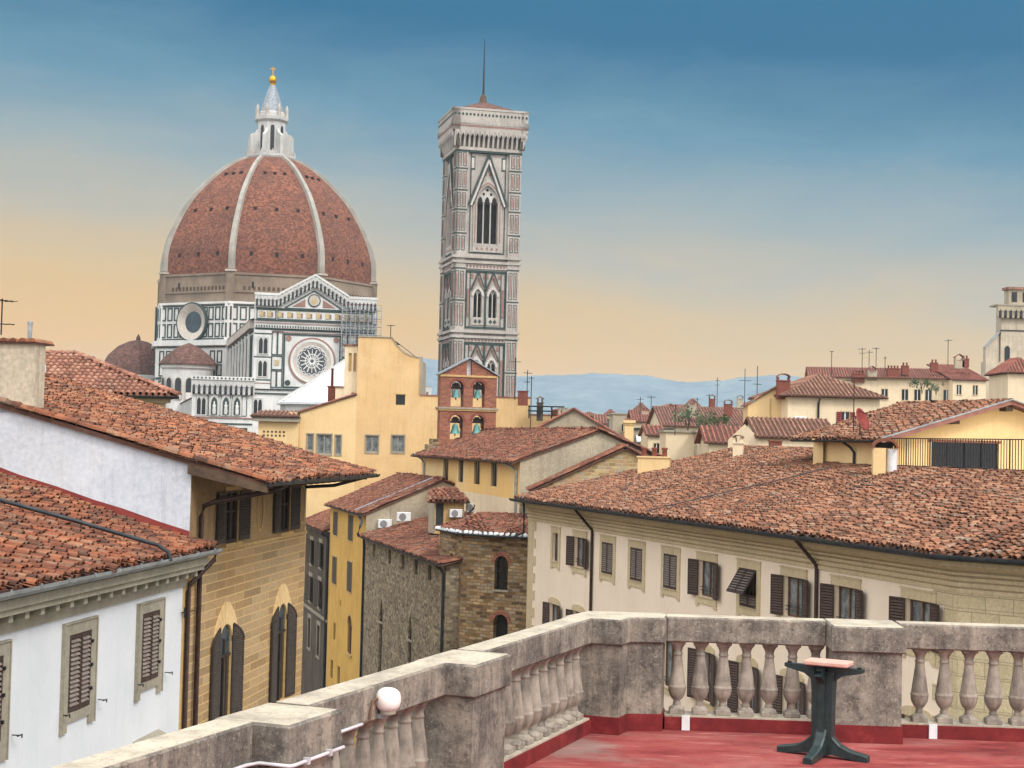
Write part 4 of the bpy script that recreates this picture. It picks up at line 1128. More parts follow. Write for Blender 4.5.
mb.M = V2.M; mb.box(3.0, 3.8, -0.03, 0, 10, 16.9, 'cream_plaster'); mb.build('quoins', cr)

def cream_window(fr, c, h, st, z0, z1, arched=False):
    mb = MB(fr.M); s = 0.24 if not arched else 0.2
    for sg in (-1, 1): mb.box(c+sg*h, c+sg*(h+s), -0.045, 0, z0-0.36, z1, 'trim_stone')
    if not arched:
        mb.box(c-h-s, c+h+s, -0.045, 0, z1, z1+0.26, 'trim_stone'); mb.box(c-h-s-0.03, c+h+s+0.03, -0.075, 0, z1+0.26, z1+0.30, 'trim_stone')
    else:
        A = arch_pts(c-h-s, c+h+s, z1+0.12, z1+0.30, 'round', 8); mb.prism([(c-h-s, z1)]+A+[(c+h+s, z1)], -0.05, 0, 'trim_stone')
    mb.box(c-h, c+h, -0.045, 0, z0-0.26, z0-0.03, 'trim_stone'); mb.box(c-h-0.02, c+h+0.02, -0.09, 0, z0-0.03, z0, 'trim_stone')
    w = mb.build('window', cr)
    if st == 'G':
        pane(fr.M, c-h, c+h, z0, z1, w, 0.14, 'curtain_glass', 'frame_wood', 0, (0.35,))
    elif st == 'C':
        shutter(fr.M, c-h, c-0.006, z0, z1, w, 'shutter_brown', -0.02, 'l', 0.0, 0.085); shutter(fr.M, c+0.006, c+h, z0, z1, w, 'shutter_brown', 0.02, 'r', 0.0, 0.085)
    elif st == 'O':
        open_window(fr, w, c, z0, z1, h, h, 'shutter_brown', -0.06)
        mb = MB(fr.M)
        for zz in (z0+0.32, z0+0.2): mb.box(c-h, c+h, 0.03, 0.05, zz, zz+0.02, 'iron')
        mb.build('rail_bar', w)
    elif st == 'A':      # leaves closed, their lower flaps propped out
        pane(fr.M, c-h, c+h, z0, z1, w, 0.2, 'dark_glass', 'frame_wood', 1)
        zc = z1-0.02
        for a, b in ((c-h, c-0.01), (c+0.01, c+h)):
            T = Matrix.Translation((0, -0.03, zc)) @ Matrix.Rotation(-0.55, 4, 'X')
            shutter(fr.M @ T, a, b, -0.92, 0.0, w, 'shutter_brown', 0, 'l', 0, 0.085)
            shutter(fr.M, a, b, z0, z0+0.42, w, 'shutter_brown', 0, 'l', 0.0, 0.085)
for c, h, st in zip(ctr, hw, state): cream_window(V, c, h, st, Z0, Z1)
for i, c in enumerate(ctr): cream_window(V, c, 0.55, 'O' if i != 2 else 'C', L0, L1, True)
cream_window(V2, 5.15, 0.55, 'C', Z0, Z1); cream_window(V2, 5.15, 0.55, 'C', L0, L1, True)
EO, SL = 0.85, 0.222
ue, ze = V.hit(515, 494, -EO)
rp = [tuple(V.pt(ue)[:2])]+cpath[1:]
E_ = offset_path(rp, EO); H_ = offset_path(rp, -10.8)
zr = 17.92+SL*(EO+10.8)
p3 = lambda p, z: Vector((p.x, p.y, z))
RC = [p3(E_[0], 17.92), p3(E_[1], 17.92), p3(H_[1], zr), p3(H_[0], zr)]
# the right part stops short at a sunken roof terrace in front of the attic
C_ = offset_path(rp, -8.0); zc = 17.92+SL*(EO+8.0); UA = 1.41
RCc = [RC[0], RC[1], p3(C_[1], zc), V.pt(UA-0.35, zc, 8.0), V.pt(UA-0.35, zr, 10.8), RC[3]]
mb = MB(); roof_plane(mb, RCc, 'tiles', 'tile_dull', 0.205, 0.31, 4, 1.3, 5)
roof_plane(mb, [p3(E_[1], 17.92), p3(E_[2], 17.92), p3(C_[2], zc), p3(C_[1], zc)], 'tiles', 'tile_dull', 0.205, 0.31, 4, 1.0, 6)
bk = offset_path(rp, -21.5)
roof_plane(mb, [V.pt(UA-0.35, zr-2.4, 21.5), p3(bk[0], zr-2.4), p3(H_[0], zr), V.pt(UA-0.35, zr, 10.8)], 'plain', 'roof_far')
ridge_tiles(mb, RC[1], p3(C_[1], zc), 'tile_dull', 0.13, 0.4, 4); ridge_tiles(mb, RC[3], V.pt(UA-0.4, zr, 10.8), 'tile_dull', 0.13, 0.4, 5); ridge_tiles(mb, RC[0], RC[3], 'tile_dull', 0.12, 0.4, 6)
mb.build('roof', cr)
mb = MB(); q_ = [V.pt(UA, 0, 8.02), p3(C_[1], 0), p3(C_[2], 0), p3(offset_path(rp, -18)[2], 0), V.pt(UA, 0, 18)]
mb.vprism([tuple(p[:2]) for p in q_], 19.4, 19.62, 'pale_plaster')
mb.M = V.M; mb.box(UA, 18, 8.0, 8.12, 19.3, zc+0.05, 'pale_plaster'); mb.build('roof_terrace', cr)
mb = MB(); n = 7; r = 0.14
prof = [(EO+0.02-r*math.cos(math.pi*q/n)+r, 17.88-r*math.sin(math.pi*q/n)) for q in range(n+1)]+[(EO+0.02-(r-0.02)*math.cos(math.pi*q/n)+r, 17.88-(r-0.02)*math.sin(math.pi*q/n)) for q in range(n, -1, -1)]
sweep(mb, rp, prof, 'dark_gutter'); mb.build('gutter', cr)
def cp(px, py, o): u, z = V.hit(px, py, -o); return V.pt(u, z, -o)
downpipe(cr, [cp(574, 507, 0.95), cp(574.5, 509, 0.85), cp(592, 530, 0.1), cp(592, 534, 0.08), V.pt(V.hit(592, 534, -0.08)[0], 4, -0.08)], 0.06)
downpipe(cr, [cp(794, 536, 0.95), cp(795, 539, 0.85), cp(815.5, 564, 0.1), cp(816.5, 568, 0.08), V.pt(V.hit(816.5, 568, -0.08)[0], 4, -0.08)], 0.06)
downpipe(cr, [cp(521, 497, 0.95), cp(523, 500, 0.9), cp(524, 506, 0.8), V.pt(V.hit(524, 520, -0.8)[0], 16.35, -0.8), V.pt(V.hit(521, 527, -0.9)[0]-0.3, 16.1, -1.2)], 0.06, 'dark_gutter')
for pxs in (((647, 511), (700, 498), (770, 482), (832, 467)),):
    q = [plane_hit(RC[0], RC[1], RC[2], *p, lift=0.16) for p in pxs]
    mb = MB(); mb.tube(q, 0.022, 'dark_gutter', 6); mb.build('lightning_cable', cr)
ph = lambda px, py, l=0.0: plane_hit(RC[0], RC[1], RC[2], px, py, l)
chimney('roof_chimney', 'low cream chimney with two clay pots on the far edge of the wide palazzo roof', ph(654, 471), 1.45, 0.8, 0.62, 'pale_yellow_plaster', 'pots', -0.2, 'chimneys')
chimney('roof_chimney', 'small brick chimney with an arched tile hood beside the pale gabled house', ph(738, 457), 0.42, 0.5, 0.62, 'pale_plaster', 'tile', -0.3, 'chimneys')
for px, py in ((716, 714), (745, 705)): pass

# yellow attic on the palazzo roof
PF = Fr((14.2, 59.0), (0.95, 0.3128)); PS = Fr(PF.pt(0, 0, 5.4), (0.3128, -0.95))
pa_ = thing('yellow_attic', 'yellow gabled attic with a big dark window behind a row of iron bars', 'attic', PF.pt(5, 19.4, 2))
mb = MB(PF.M)
wall_face(mb, 0, 10.6, 19.3, 20.95, 'pale_yellow_plaster', [(2.07, 5.12, 19.75, 20.88)], 0.12, 'dark_glass')
mb.ngon([(0, 0, 20.95), (10.6, 0, 20.95), (5.3, 0, 22.5)], 'pale_yellow_plaster')
mb.M = PS.M; mb.quad((0, 0, 19), (5.4, 0, 19), (5.4, 0, 20.95), (0, 0, 20.95), 'pale_yellow_plaster'); mb.build('wall', pa_)
mb = MB(PF.M); mb.box(1.95, 5.24, -0.03, 0.0, 20.88, 20.98, 'tile_red')
mb.box(1.97, 2.07, -0.03, 0, 19.75, 20.88, 'pale_yellow_plaster'); mb.box(5.12, 5.22, -0.03, 0, 19.75, 20.88, 'pale_yellow_plaster'); wn = mb.build('window', pa_)
mb = MB(PF.M); mb.box(2.07, 5.12, 0.06, 0.08, 19.75, 20.88, 'dark_glass')
for i in range(4): mb.box(2.07+3.05*i/4, 2.10+3.05*i/4, 0.02, 0.058, 19.75, 20.88, 'iron')
mb.build('pane', wn)
e0, e1, r0, r1 = PF.pt(-0.42, 20.93, -0.55), PF.pt(-0.42, 20.93, 6.6), PF.pt(5.3, 22.55, 7.4), PF.pt(5.3, 22.55, -0.55)
mb = MB(); roof_plane(mb, [e0, e1, r0, r1], 'tiles', 'tile_dull', 0.21, 0.32, 4, 1.2, 31)
roof_plane(mb, [PF.pt(11.0, 20.93, -0.55), PF.pt(11.0, 20.93, 7.4), r0, r1], 'tiles', 'tile_dull', 0.21, 0.32, 4, 1.2, 32); ridge_tiles(mb, r1, r0, 'tile_dull', 0.14); mb.build('roof', pa_)
for a, b, nm in ((PF.pt(-0.45, 20.86, -0.55), PF.pt(5.32, 22.5, -0.55), 'bargeboard'), (PF.pt(11.05, 20.86, -0.55), PF.pt(5.32, 22.5, -0.55), 'bargeboard')):
    mb = MB(); mb.beam(a, b, 0.07, 0.16, 'barge_brown'); mb.beam(a+Vector((0, 0, 0.11)), b+Vector((0, 0, 0.11)), 0.12, 0.04, 'zinc'); mb.beam(a+PF.inn.to_3d()*0.3+Vector((0, 0, -0.04)), b+PF.inn.to_3d()*0.3+Vector((0, 0, -0.04)), 0.4, 0.06, 'eave_wood'); mb.build(nm, pa_)
for u, z in ((2.9, 21.62), (0.1, 20.72), (5.3, 22.18), (7.7, 21.62)):
    mb = MB(PF.M); mb.box(u-0.16, u+0.16, -0.42, 0, z-0.03, z+0.13, 'eave_wood'); mb.build('purlin_end', pa_)
gutter(PS.M, pa_, -0.9, 5.9, -0.5, 20.88, 0.09, 'dark_gutter')
downpipe(pa_, [PS.pt(3.2, 20.8, -0.48), PS.pt(3.3, 20.6, -0.2), PS.pt(3.35, 20.4, -0.07), PS.pt(3.35, 19.3, -0.07)], 0.055, 'dark_gutter')
rl = thing('iron_railing', 'row of thin upright iron bars along the edge in front of the yellow attic', 'railing', PF.pt(5, 19.6, -0.9))
mb = MB(V.M)
for z in (19.95, 20.96): mb.box(UA-0.1, UA+13.2, 8.04, 8.07, z, z+0.035, 'iron')
mb.build('rail', rl)
for i in range(84):
    u = UA+0.05+i*0.155
    mb = MB(V.M); w_ = 0.022 if i % 10 else 0.045; mb.box(u, u+w_, 8.045-(0.01 if i % 10 == 0 else 0), 8.067, 19.75, 20.99, 'iron'); mb.build('bar', rl)
ca = thing('vent_chimney', 'squat chimney half yellow half white with an arched terracotta hood beside the iron bars', 'chimney', ph(884, 474))
cm = Matrix.Translation(ph(884, 474)) @ Matrix.Rotation(-0.15, 4, 'Z')
mb = MB(cm); mb.box(-0.42, 0.03, -0.35, 0.35, -0.4, 0.95, 'pale_yellow_plaster'); mb.build('stack', ca)
mb = MB(cm); mb.lathe([(0.2, -0.4), (0.2, 0.92)], 14, 'white_paint', (0.26, 0, 0)); mb.build('flue', ca)
mb = MB(cm); A = arch_pts(-0.46, 0.48, 0.95, 1.32, 'round', 8); B = arch_pts(-0.38, 0.40, 0.95, 1.22, 'round', 8); mb.prism(A+B[::-1], -0.4, 0.4, 'tile_red'); mb.box(-0.3, 0.3, -0.1, 0.3, 0.95, 1.15, 'void_dark'); mb.build('hood', ca)
chimney('roof_chimney', 'narrow yellow chimney at the left corner of the yellow attic', ph(818, 465), 0.4, 0.5, 1.0, 'pale_yellow_plaster', 'none', -0.2, 'chimneys')
dp = at(860, 420, 60.5); dish(dp, 0.9, 'dark red satellite dish on the tiled roof of the yellow attic', 0.46, 'flashing_red')
antenna('tv_antenna', 'tall thin antenna mast in front of the left wall of the yellow attic', ph(853, 464), 3.4, [(0.97, 0.8, 6)], 'rooftop antennas', 0.4, 0.02, 0.4)

# ================================================================== street behind: stone apse, stone house, yellow house, dark house
S = Fr((-3.35145, 78), (0.27047, -0.96273))
P2 = lambda px, d: at(px, 531, d).to_2d()
ta_, tb_, td_ = P2(440, 79.5), P2(462, 76.8), P2(541, 74.6)
T1 = Fr(ta_, tb_-ta_); T2 = Fr(tb_, td_-tb_)
ap = thing('stone_apse', 'round ended rubble stone church apse with one arched window, next to the cream palazzo', 'church', (-0.5, 80, 4))
tw = (tb_-ta_).length; tl2 = (td_-tb_).length
mb = MB(T1.M); wall_face(mb, 0, tw, 0, 16.0, 'rubble', [(tw*0.46, tw*0.66, 13.1, 14.85, 'round', 14.6), (tw*0.5, tw*0.66, 10.4, 12.1)], 0.3)
mb.M = T2.M; wall_face(mb, 0, tl2+1.5, 0, 16.05, 'rubble', [(1.92, 2.66, 13.3, 14.95, 'round', 14.58), (1.92, 2.72, 10.6, 12.12, 'round', 11.75)], 0.3)
mb.build('wall', ap)
mb = MB(T2.M); A = arch_pts(1.72, 2.86, 14.58, 15.17, 'round', 10); B = arch_pts(1.92, 2.66, 14.58, 14.95, 'round', 10); mb.prism(A+B[::-1], -0.02, 0, 'red_brick'); mb.box(1.86, 2.74, -0.08, 0, 13.22, 13.3, 'grey_trim')
w_ = mb.build('window', ap)
mb = MB(T2.M); mb.box(1.92, 2.66, 0.22, 0.24, 13.3, 14.9, 'dark_glass'); mb.box(2.27, 2.31, 0.18, 0.22, 13.3, 14.9, 'iron')
for z in (13.7, 14.1, 14.5): mb.box(1.92, 2.66, 0.18, 0.22, z, z+0.03, 'iron')
mb.build('pane', w_)
mb = MB(T2.M); A = arch_pts(1.72, 2.92, 11.75, 12.34, 'round', 10); B = arch_pts(1.92, 2.72, 11.75, 12.12, 'round', 10); mb.prism(A+B[::-1], -0.02, 0, 'red_brick'); mb.build('window', ap)
mb = MB(T2.M); mb.box(4.3, 4.5, -0.03, 0, 14.6, 14.95, 'white_paint'); mb.build('plaque', ap)
back_ = Vector((0.957*3.2, 0.29*3.2))
mb = MB(); q0 = ta_+Vector((-0.2, 0.1)); c0_, c1_, c2_ = tb_+Vector((-0.15, -0.2)), (tb_+td_)/2+Vector((-0.1, -0.55)), td_+Vector((0.3, -0.25))
bl, br_ = Vector((-1.6, 85.2)), Vector((2.6, 84.0))
for a, b, c in (((q0), c0_, bl), (c0_, c1_, bl), (c1_, c2_, br_), (c1_, br_, bl)):
    za = lambda p: 16.02 if p in (q0, c0_, c1_, c2_) else 16.55
    roof_plane(mb, [(a.x, a.y, za(a)), (b.x, b.y, za(b)), (c.x, c.y, za(c))], 'tiles', 'tile_red', 0.28, 0.42, 3, 1.3, 9)
mb.build('roof', ap)
mb = MB(); 
for a, b in ((q0, c0_), (c0_, c1_), (c1_, c2_)):
    n_ = max(1, int((b-a).length/0.3))
    for i in range(n_):
        p = a+(b-a)*((i+0.5)/n_); mb.M = Matrix.Translation((p.x, p.y, 16.0)); mb.lathe([(0.13, -0.02), (0.13, 0.07), (0.08, 0.12)], 8, 'awning_white')
mb.build('eave_tiles', ap)
mb = MB(); mb.tube([(q0.x, q0.y, 15.93), (c0_.x-0.05, c0_.y-0.08, 15.93), (c1_.x, c1_.y-0.12, 15.93), (c2_.x, c2_.y-0.08, 15.93)], 0.06, 'dark_gutter', 7); mb.build('gutter', ap)

st = thing('stone_house', 'grey rubble stone house with narrow pointed niches, a low tiled roof and a dark downpipe', 'house', S.pt(-10, 0, 3))
sw_ = [(-18.4, -17.6), (-13.5, -12.7), (-9.7, -8.9), (-6.2, -5.4), (-2.9, -2.1)]
mb = MB(S.M); wall_face(mb, -20.8, 1.2, 0, 14.3, 'rubble_grey', [(a, b, 13.25, 14.05) for a, b in sw_]+[(-15.7, -14.7, 5.5, 11.0, 'pointed', 9.6), (-7.4, -6.5, 5.5, 11.05, 'pointed', 9.7)], 0.12)
mb.quad((1.2, 0, 0), (1.2, 6, 0), (1.2, 6, 15.9), (1.2, 0, 14.3), 'rubble_grey'); mb.build('wall', st)
mb = MB(); roof_plane(mb, [S.pt(-20.8, 14.42, -0.4), S.pt(1.5, 14.42, -0.4), S.pt(1.5, 16.15, 6.2), S.pt(-20.8, 16.15, 6.2)], 'tiles', 'tile_red', 0.27, 0.42, 3, 1.5, 41); mb.build('roof', st)
gutter(S.M, st, -20.8, 1.5, -0.48, 14.40, 0.10, 'dark_gutter')
downpipe(st, [S.pt(0.9, 14.3, -0.46), S.pt(0.95, 14.1, -0.2), S.pt(0.95, 13.9, -0.09), S.pt(0.95, 2, -0.09)], 0.07, 'dark_gutter')
mb = MB(S.M)
for u in (-15.2, -6.95): mb.box(u-0.55, u+0.55, -0.06, 0, 9.55, 9.66, 'grey_trim')
mb.build('niche_sills', st)
# hut on its roof and the air conditioners
hf = Fr(at(440, 520, 88.2).to_2d(), (0.96, 0.28)); 
hu = thing('roof_hut', 'small ochre rooftop hut with a dark door under a patch of old tiles', 'hut', hf.pt(0.7, 15.6, 0.8))
mb = MB(hf.M); wall_face(mb, -0.3, 1.4, 15.2, 17.1, 'ochre_trim', [(-0.25, 0.2, 15.6, 16.95)], 0.12); mb.quad((-0.3, 0, 15.2), (-0.3, 1.6, 15.2), (-0.3, 1.6, 17.5), (-0.3, 0, 17.1), 'worn_grey_plaster'); mb.quad((1.4, 0, 15.2), (1.4, 1.6, 15.2), (1.4, 1.6, 17.5), (1.4, 0, 17.1), 'ochre_trim'); mb.build('wall', hu)
mb = MB(hf.M); mb.box(-0.25, 0.2, 0.04, 0.08, 15.6, 16.95, 'dark_gutter'); mb.box(0.1, 0.14, 0.0, 0.04, 16.2, 16.3, 'iron'); mb.build('door', hu)
mb = MB(); roof_plane(mb, [hf.pt(-0.8, 17.08, -0.4), hf.pt(1.65, 17.08, -0.4), hf.pt(1.4, 17.7, 1.3), hf.pt(-0.2, 17.7, 1.3)], 'tiles', 'tile_red', 0.27, 0.4, 3, 1.5, 43); mb.build('roof', hu)
ac_unit(at(404, 522, 97), 0.25, 'white air conditioner standing high on the stone house roof by the grey wall', 0.85, 0.6)
ac_unit(at(385, 529, 98), 0.25, 'white air conditioner lowest on the stone house roof beside the yellow house', 0.85, 0.6)
ac_unit(hf.pt(0.85, 16.1, -0.36), math.atan2(0.28, 0.96), 'white air conditioner on the ochre roof hut wall', 0.72, 0.52)
ac_unit(hf.pt(1.75, 16.4, -0.1), math.atan2(0.28, 0.96), 'white meter-like air conditioner at the right corner of the roof hut', 0.42, 0.55)
mb = MB(); k0 = at(469, 513, 84); mb.tube([k0+Vector((-0.15, 0, -0.3)), k0, k0+Vector((0.25, 0, 0.25)), k0+Vector((0.3, 0, 0.45))], 0.05, 'iron', 6)
tag(mb.build('flue_pipe'), 'short bent dark flue pipe sticking out of the red roof by the roof hut', 'flue')

YH0, YH1 = -35.0, -20.8
yh = thing('yellow_house', 'narrow yellow street house with closed dark shutters and a steep red roof', 'house', S.pt(-28, 0, 3))
yw = [(-32.6, 13.68, 15.3), (-26.4, 13.72, 15.4), (-32.5, 10.3, 12.15), (-26.3, 10.35, 12.3)]
mb = MB(S.M); wall_face(mb, YH0, YH1, 0, 15.7, 'street_yellow_plaster', [(c-0.9, c+0.9, a, b) for c, a, b in yw]+[(-26.6, -25.0, 6.3, 8.8, 'round', 8.2), (-32.4, -31.5, 6.4, 7.6), (-33.2, -32.2, 3.6, 4.9), (-30.2, -29.2, 3.6, 4.9), (-30.0, -29.5, 9.0, 9.4)], 0.1)
mb.build('wall', yh)
YS = Fr(S.pt(YH1, 0, 0).to_2d(), S.inn)
YM = Fr(S.pt(YH1+0.01, 0, 0).to_2d(), S.inn)
mb = MB(); a_, b_, c_ = S.pt(YH1, 15.75, -0.02), S.pt(YH1, 17.95, 5.0), S.pt(YH1, 16.4, 9.0)
mb.ngon([(a_.x, a_.y, 0), (c_.x, c_.y, 0), c_, b_, a_], 'worn_grey_plaster'); mb.build('party_wall', yh)
mb = MB(S.M); mb.box(-21.75, -20.8, -0.02, 0, 0, 14.2, 'worn_grey_plaster'); mb.build('quoin', yh)
mb = MB(); roof_plane(mb, [S.pt(YH0, 15.72, -0.35), S.pt(YH1+0.1, 15.72, -0.35), S.pt(YH1+0.1, 18.0, 4.9), S.pt(YH0, 18.0, 4.9)], 'tiles', 'tile_red', 0.27, 0.42, 3, 1.2, 51)
roof_plane(mb, [S.pt(YH0, 16.3, 9.5), S.pt(YH1+0.1, 16.3, 9.5), S.pt(YH1+0.1, 18.0, 4.9), S.pt(YH0, 18.0, 4.9)], 'tiles', 'tile_red', 0.3, 0.45, 3, 1.2, 52); ridge_tiles(mb, S.pt(YH0, 18.02, 4.9), S.pt(YH1+0.1, 18.02, 4.9), 'tile_red'); mb.build('roof', yh)
mb = MB(); mb.tube([S.pt(YH1-2.6, 15.85, -0.3), S.pt(YH1-2.6, 16.9, 2.2), S.pt(YH1-2.0, 18.05, 4.7)], 0.07, 'lead', 6); mb.build('roof_pipe', yh)
gutter(S.M, yh, YH0, YH1+0.1, -0.43, 15.70, 0.10, 'dark_gutter')
downpipe(yh, [S.pt(YH1-0.3, 15.6, -0.42), S.pt(YH1+0.1, 15.3, -0.3), S.pt(YH1+0.35, 15.0, -0.45), S.pt(YH1+0.35, 14.5, -0.6), S.pt(YH1+0.1, 14.2, -0.15), S.pt(YH1-0.1, 13.5, -0.09), S.pt(YH1-0.1, 2, -0.09)], 0.08, 'dark_gutter')
for c, a, b in yw:
    w = surround(S.M, yh, c-0.9, c+0.9, a, b, 0.1, 'ochre_trim', 0.03)
    shutter(S.M, c-0.9, c-0.01, a, b, w, 'shutter_dark', -0.03, 'l', 0.0, 0.1); shutter(S.M, c+0.01, c+0.9, a, b, w, 'shutter_dark', 0.03, 'r', 0.0, 0.1)
    pane(S.M, c-0.55, c+0.55, a+0.02, b-0.02, w, 0.06, 'dark_glass', 'shutter_dark', 1)
mb = MB(S.M); mb.box(-26.6, -25.0, 0.06, 0.09, 6.3, 8.6, 'dark_glass'); mb.box(-25.85, -25.75, 0.02, 0.058, 6.3, 8.7, 'frame_wood'); A = arch_pts(-26.75, -24.85, 8.2, 8.98, 'round', 10); B = arch_pts(-26.6, -25.0, 8.2, 8.8, 'round', 10); mb.prism(A+B[::-1], -0.03, 0, 'ochre_trim'); mb.box(-26.8, -24.8, -0.1, 0, 6.15, 6.3, 'ochre_trim'); mb.build('window', yh)

gh = thing('dark_house', 'dark grey house squeezed between the ochre palazzo and the yellow house', 'house', S.pt(-41, 0, 3))
gw = [(-43.6, 10.75, 12.6), (-39.0, 10.85, 12.7), (-43.6, 7.9, 9.8), (-39.0, 7.9, 9.9), (-43.6, 4.3, 6.6), (-39.0, 4.3, 6.6)]
mb = MB(S.M); wall_face(mb, -47, -35.05, 0, 13.7, 'dark_grey_plaster', [(c-0.65, c+0.65, a, b) for c, a, b in gw], 0.25); mb.quad((-35.05, 0, 0), (-35.05, 9, 0), (-35.05, 9, 16), (-35.05, 0, 13.7), 'dark_grey_plaster'); mb.build('wall', gh)
mb = MB(S.M); mb.box(-47, -35.05, -0.12, 0, 7.25, 7.42, 'grey_trim'); mb.build('string_course', gh)
mb = MB(); roof_plane(mb, [S.pt(-47, 13.8, -0.5), S.pt(-35.1, 13.8, -0.5), S.pt(-35.1, 17.0, 7.5), S.pt(-47, 17.0, 7.5)], 'tiles', 'tile_red', 0.3, 0.45, 3, 1.2, 61); mb.build('roof', gh)
mb = MB(); mb.tube([S.pt(-39.5, 15.3, 2.8), S.pt(-39.5, 16.7, 2.8)], 0.1, 'white_paint', 8); mb.tube([S.pt(-37, 16.2, 4.6), S.pt(-37, 17.7, 4.6)], 0.08, 'zinc', 8); mb.build('vents', gh)
gutter(S.M, gh, -47, -35.1, -0.58, 13.76, 0.1, 'dark_gutter')
downpipe(gh, [S.pt(-35.4, 13.6, -0.55), S.pt(-35.3, 13.3, -0.1), S.pt(-35.3, 2, -0.1)], 0.1, 'dark_gutter')
for c, a, b in gw:
    w = surround(S.M, gh, c-0.65, c+0.65, a, b, 0.16, 'grey_trim', 0.05, 0.28)
    pane(S.M, c-0.65, c+0.65, a, b, w, 0.15, 'dark_glass', 'shutter_dark', 1)
    if a > 7: 
        shutter(S.M, c-0.65, c, a, b, w, 'shutter_dark', -2.9, 'l', -0.06, 0.1); shutter(S.M, c, c+0.65, a, b, w, 'shutter_dark', 2.9, 'r', -0.06, 0.1)

# ================================================================== church hall, its bell gable and the rubble gable
B = Fr((0.5487, 85), (0.27047, -0.96273)); G = Fr((0.5487, 85), (0.96273, 0.27047))
ha = thing('church_hall', 'yellow church hall with four slit windows, a red roof and a bare grey gable end', 'church', (0.5, 92, 12))
sl = [(-18.2, -16.9), (-14.0, -12.9), (-10.0, -8.7), (-6.0, -4.8)]
mb = MB(B.M); wall_face(mb, -25, 0, 17.35, 19.5, 'hall_yellow_plaster', [(a, b, 17.9, 19.34) for a, b in sl], 0.12); wall_face(mb, -25, 0, 12, 17.35, 'pale_plaster')
mb.build('wall', ha)
mb = MB(G.M); mb.ngon([(0, 0, 12), (9.4, 0, 12), (9.4, 0, 19.35), (4.6, 0, 21.2), (0, 0, 19.5)], 'worn_grey_plaster'); mb.build('gable_wall', ha)
hz = lambda t: 19.62+0.37*t
mb = MB(); roof_plane(mb, [B.pt(-25.6, hz(-0.55), -0.55), B.pt(0.12, hz(-0.55), -0.55), B.pt(0.12, hz(4.6), 4.6), B.pt(-25.6, hz(4.6), 4.6)], 'tiles', 'tile_red', 0.27, 0.42, 3, 1.2, 71)
roof_plane(mb, [B.pt(-25.6, 19.3, 9.6), B.pt(0.12, 19.3, 9.6), B.pt(0.12, hz(4.6), 4.6), B.pt(-25.6, hz(4.6), 4.6)], 'tiles', 'tile_red', 0.3, 0.45, 3, 1.2, 72)
ridge_tiles(mb, B.pt(0.12, hz(4.6)+0.03, 4.6), B.pt(-25.6, hz(4.6)+0.03, 4.6), 'tile_dull', 0.15); ridge_tiles(mb, B.pt(0.0, hz(-0.5)+0.03, -0.5), B.pt(0.0, hz(4.6)+0.03, 4.6), 'tile_red', 0.1); ridge_tiles(mb, B.pt(0.0, 19.34, 9.5), B.pt(0.0, hz(4.6)+0.03, 4.6), 'tile_red', 0.1); mb.build('roof', ha)
gutter(B.M, ha, -25.6, 0.12, -0.62, hz(-0.55)-0.02, 0.1, 'eave_wood')
downpipe(ha, [B.pt(-1.6, 19.35, -0.6), B.pt(-0.6, 19.1, -0.25), B.pt(-0.45, 18.9, -0.09), B.pt(-0.45, 16, -0.09)], 0.07, 'zinc')
downpipe(ha, [B.pt(-24.6, 19.5, -0.6), B.pt(-23.9, 19.2, -0.3), B.pt(-23.8, 18.9, -0.09), B.pt(-23.8, 15, -0.09)], 0.07, 'zinc')
for a, b in sl:
    mb = MB(B.M)
    for x in (a-0.06, b): mb.box(x, x+0.06, -0.02, 0, 17.9, 19.34, 'grey_trim')
    w = mb.build('window', ha); mb = MB(B.M); mb.box(a, b, 0.07, 0.10, 17.9, 19.34, 'dark_glass'); mb.box((a+b)/2-0.03, (a+b)/2+0.03, 0.03, 0.068, 17.9, 19.34, 'iron'); mb.build('pane', w)

BF = Fr((-5.9425, 108.1055), (0.96273, 0.27047))
bg_ = thing('bell_gable', 'red brick bell gable with two rows of arches rising from the church hall roof', 'bell tower', BF.pt(2.9, 19, 0.5))
bo = [(1.74, 2.66, 22.9, 24.72, 'round', 24.27), (3.34, 4.2, 22.9, 24.72, 'round', 24.28), (1.74, 2.66, 20.6, 22.33, 'round', 21.88), (3.34, 4.2, 20.95, 22.33, 'round', 21.9), (2.86, 3.22, 25.2, 25.85)]
mb = MB(BF.M); wall_face(mb, 1.0, 5.06, 19, 24.98, 'red_brick', bo[:4], 0.8, None)
mb.M = BF.M @ Matrix.Translation((0, 0.8, 0)); wall_face(mb, 1.0, 5.06, 19, 24.98, 'red_brick', bo[:4], 0.0, None); mb.M = BF.M
for u in (1.0, 5.06): mb.quad((u, 0, 19), (u, 0.8, 19), (u, 0.8, 24.98), (u, 0, 24.98), 'red_brick')
mb.prism([(1.0, 25.12), (2.86, 26.2), (2.86, 25.12)], 0, 0.8, 'red_brick'); mb.prism([(3.22, 25.12), (3.22, 26.15), (5.06, 25.12)], 0, 0.8, 'red_brick'); mb.box(2.86, 3.22, 0.3, 0.8, 25.12, 26.2, 'white_paint'); mb.build('wall', bg_)
mb = MB(BF.M)
mb.box(0.94, 5.12, -0.06, 0.86, 24.98, 25.12, 'ochre_trim'); mb.box(0.84, 5.2, -0.14, 0.94, 22.72, 22.84, 'grey_trim'); mb.box(0.9, 5.14, -0.08, 0.88, 22.6, 22.72, 'ochre_trim'); mb.build('string_course', bg_)
mb = MB(BF.M)
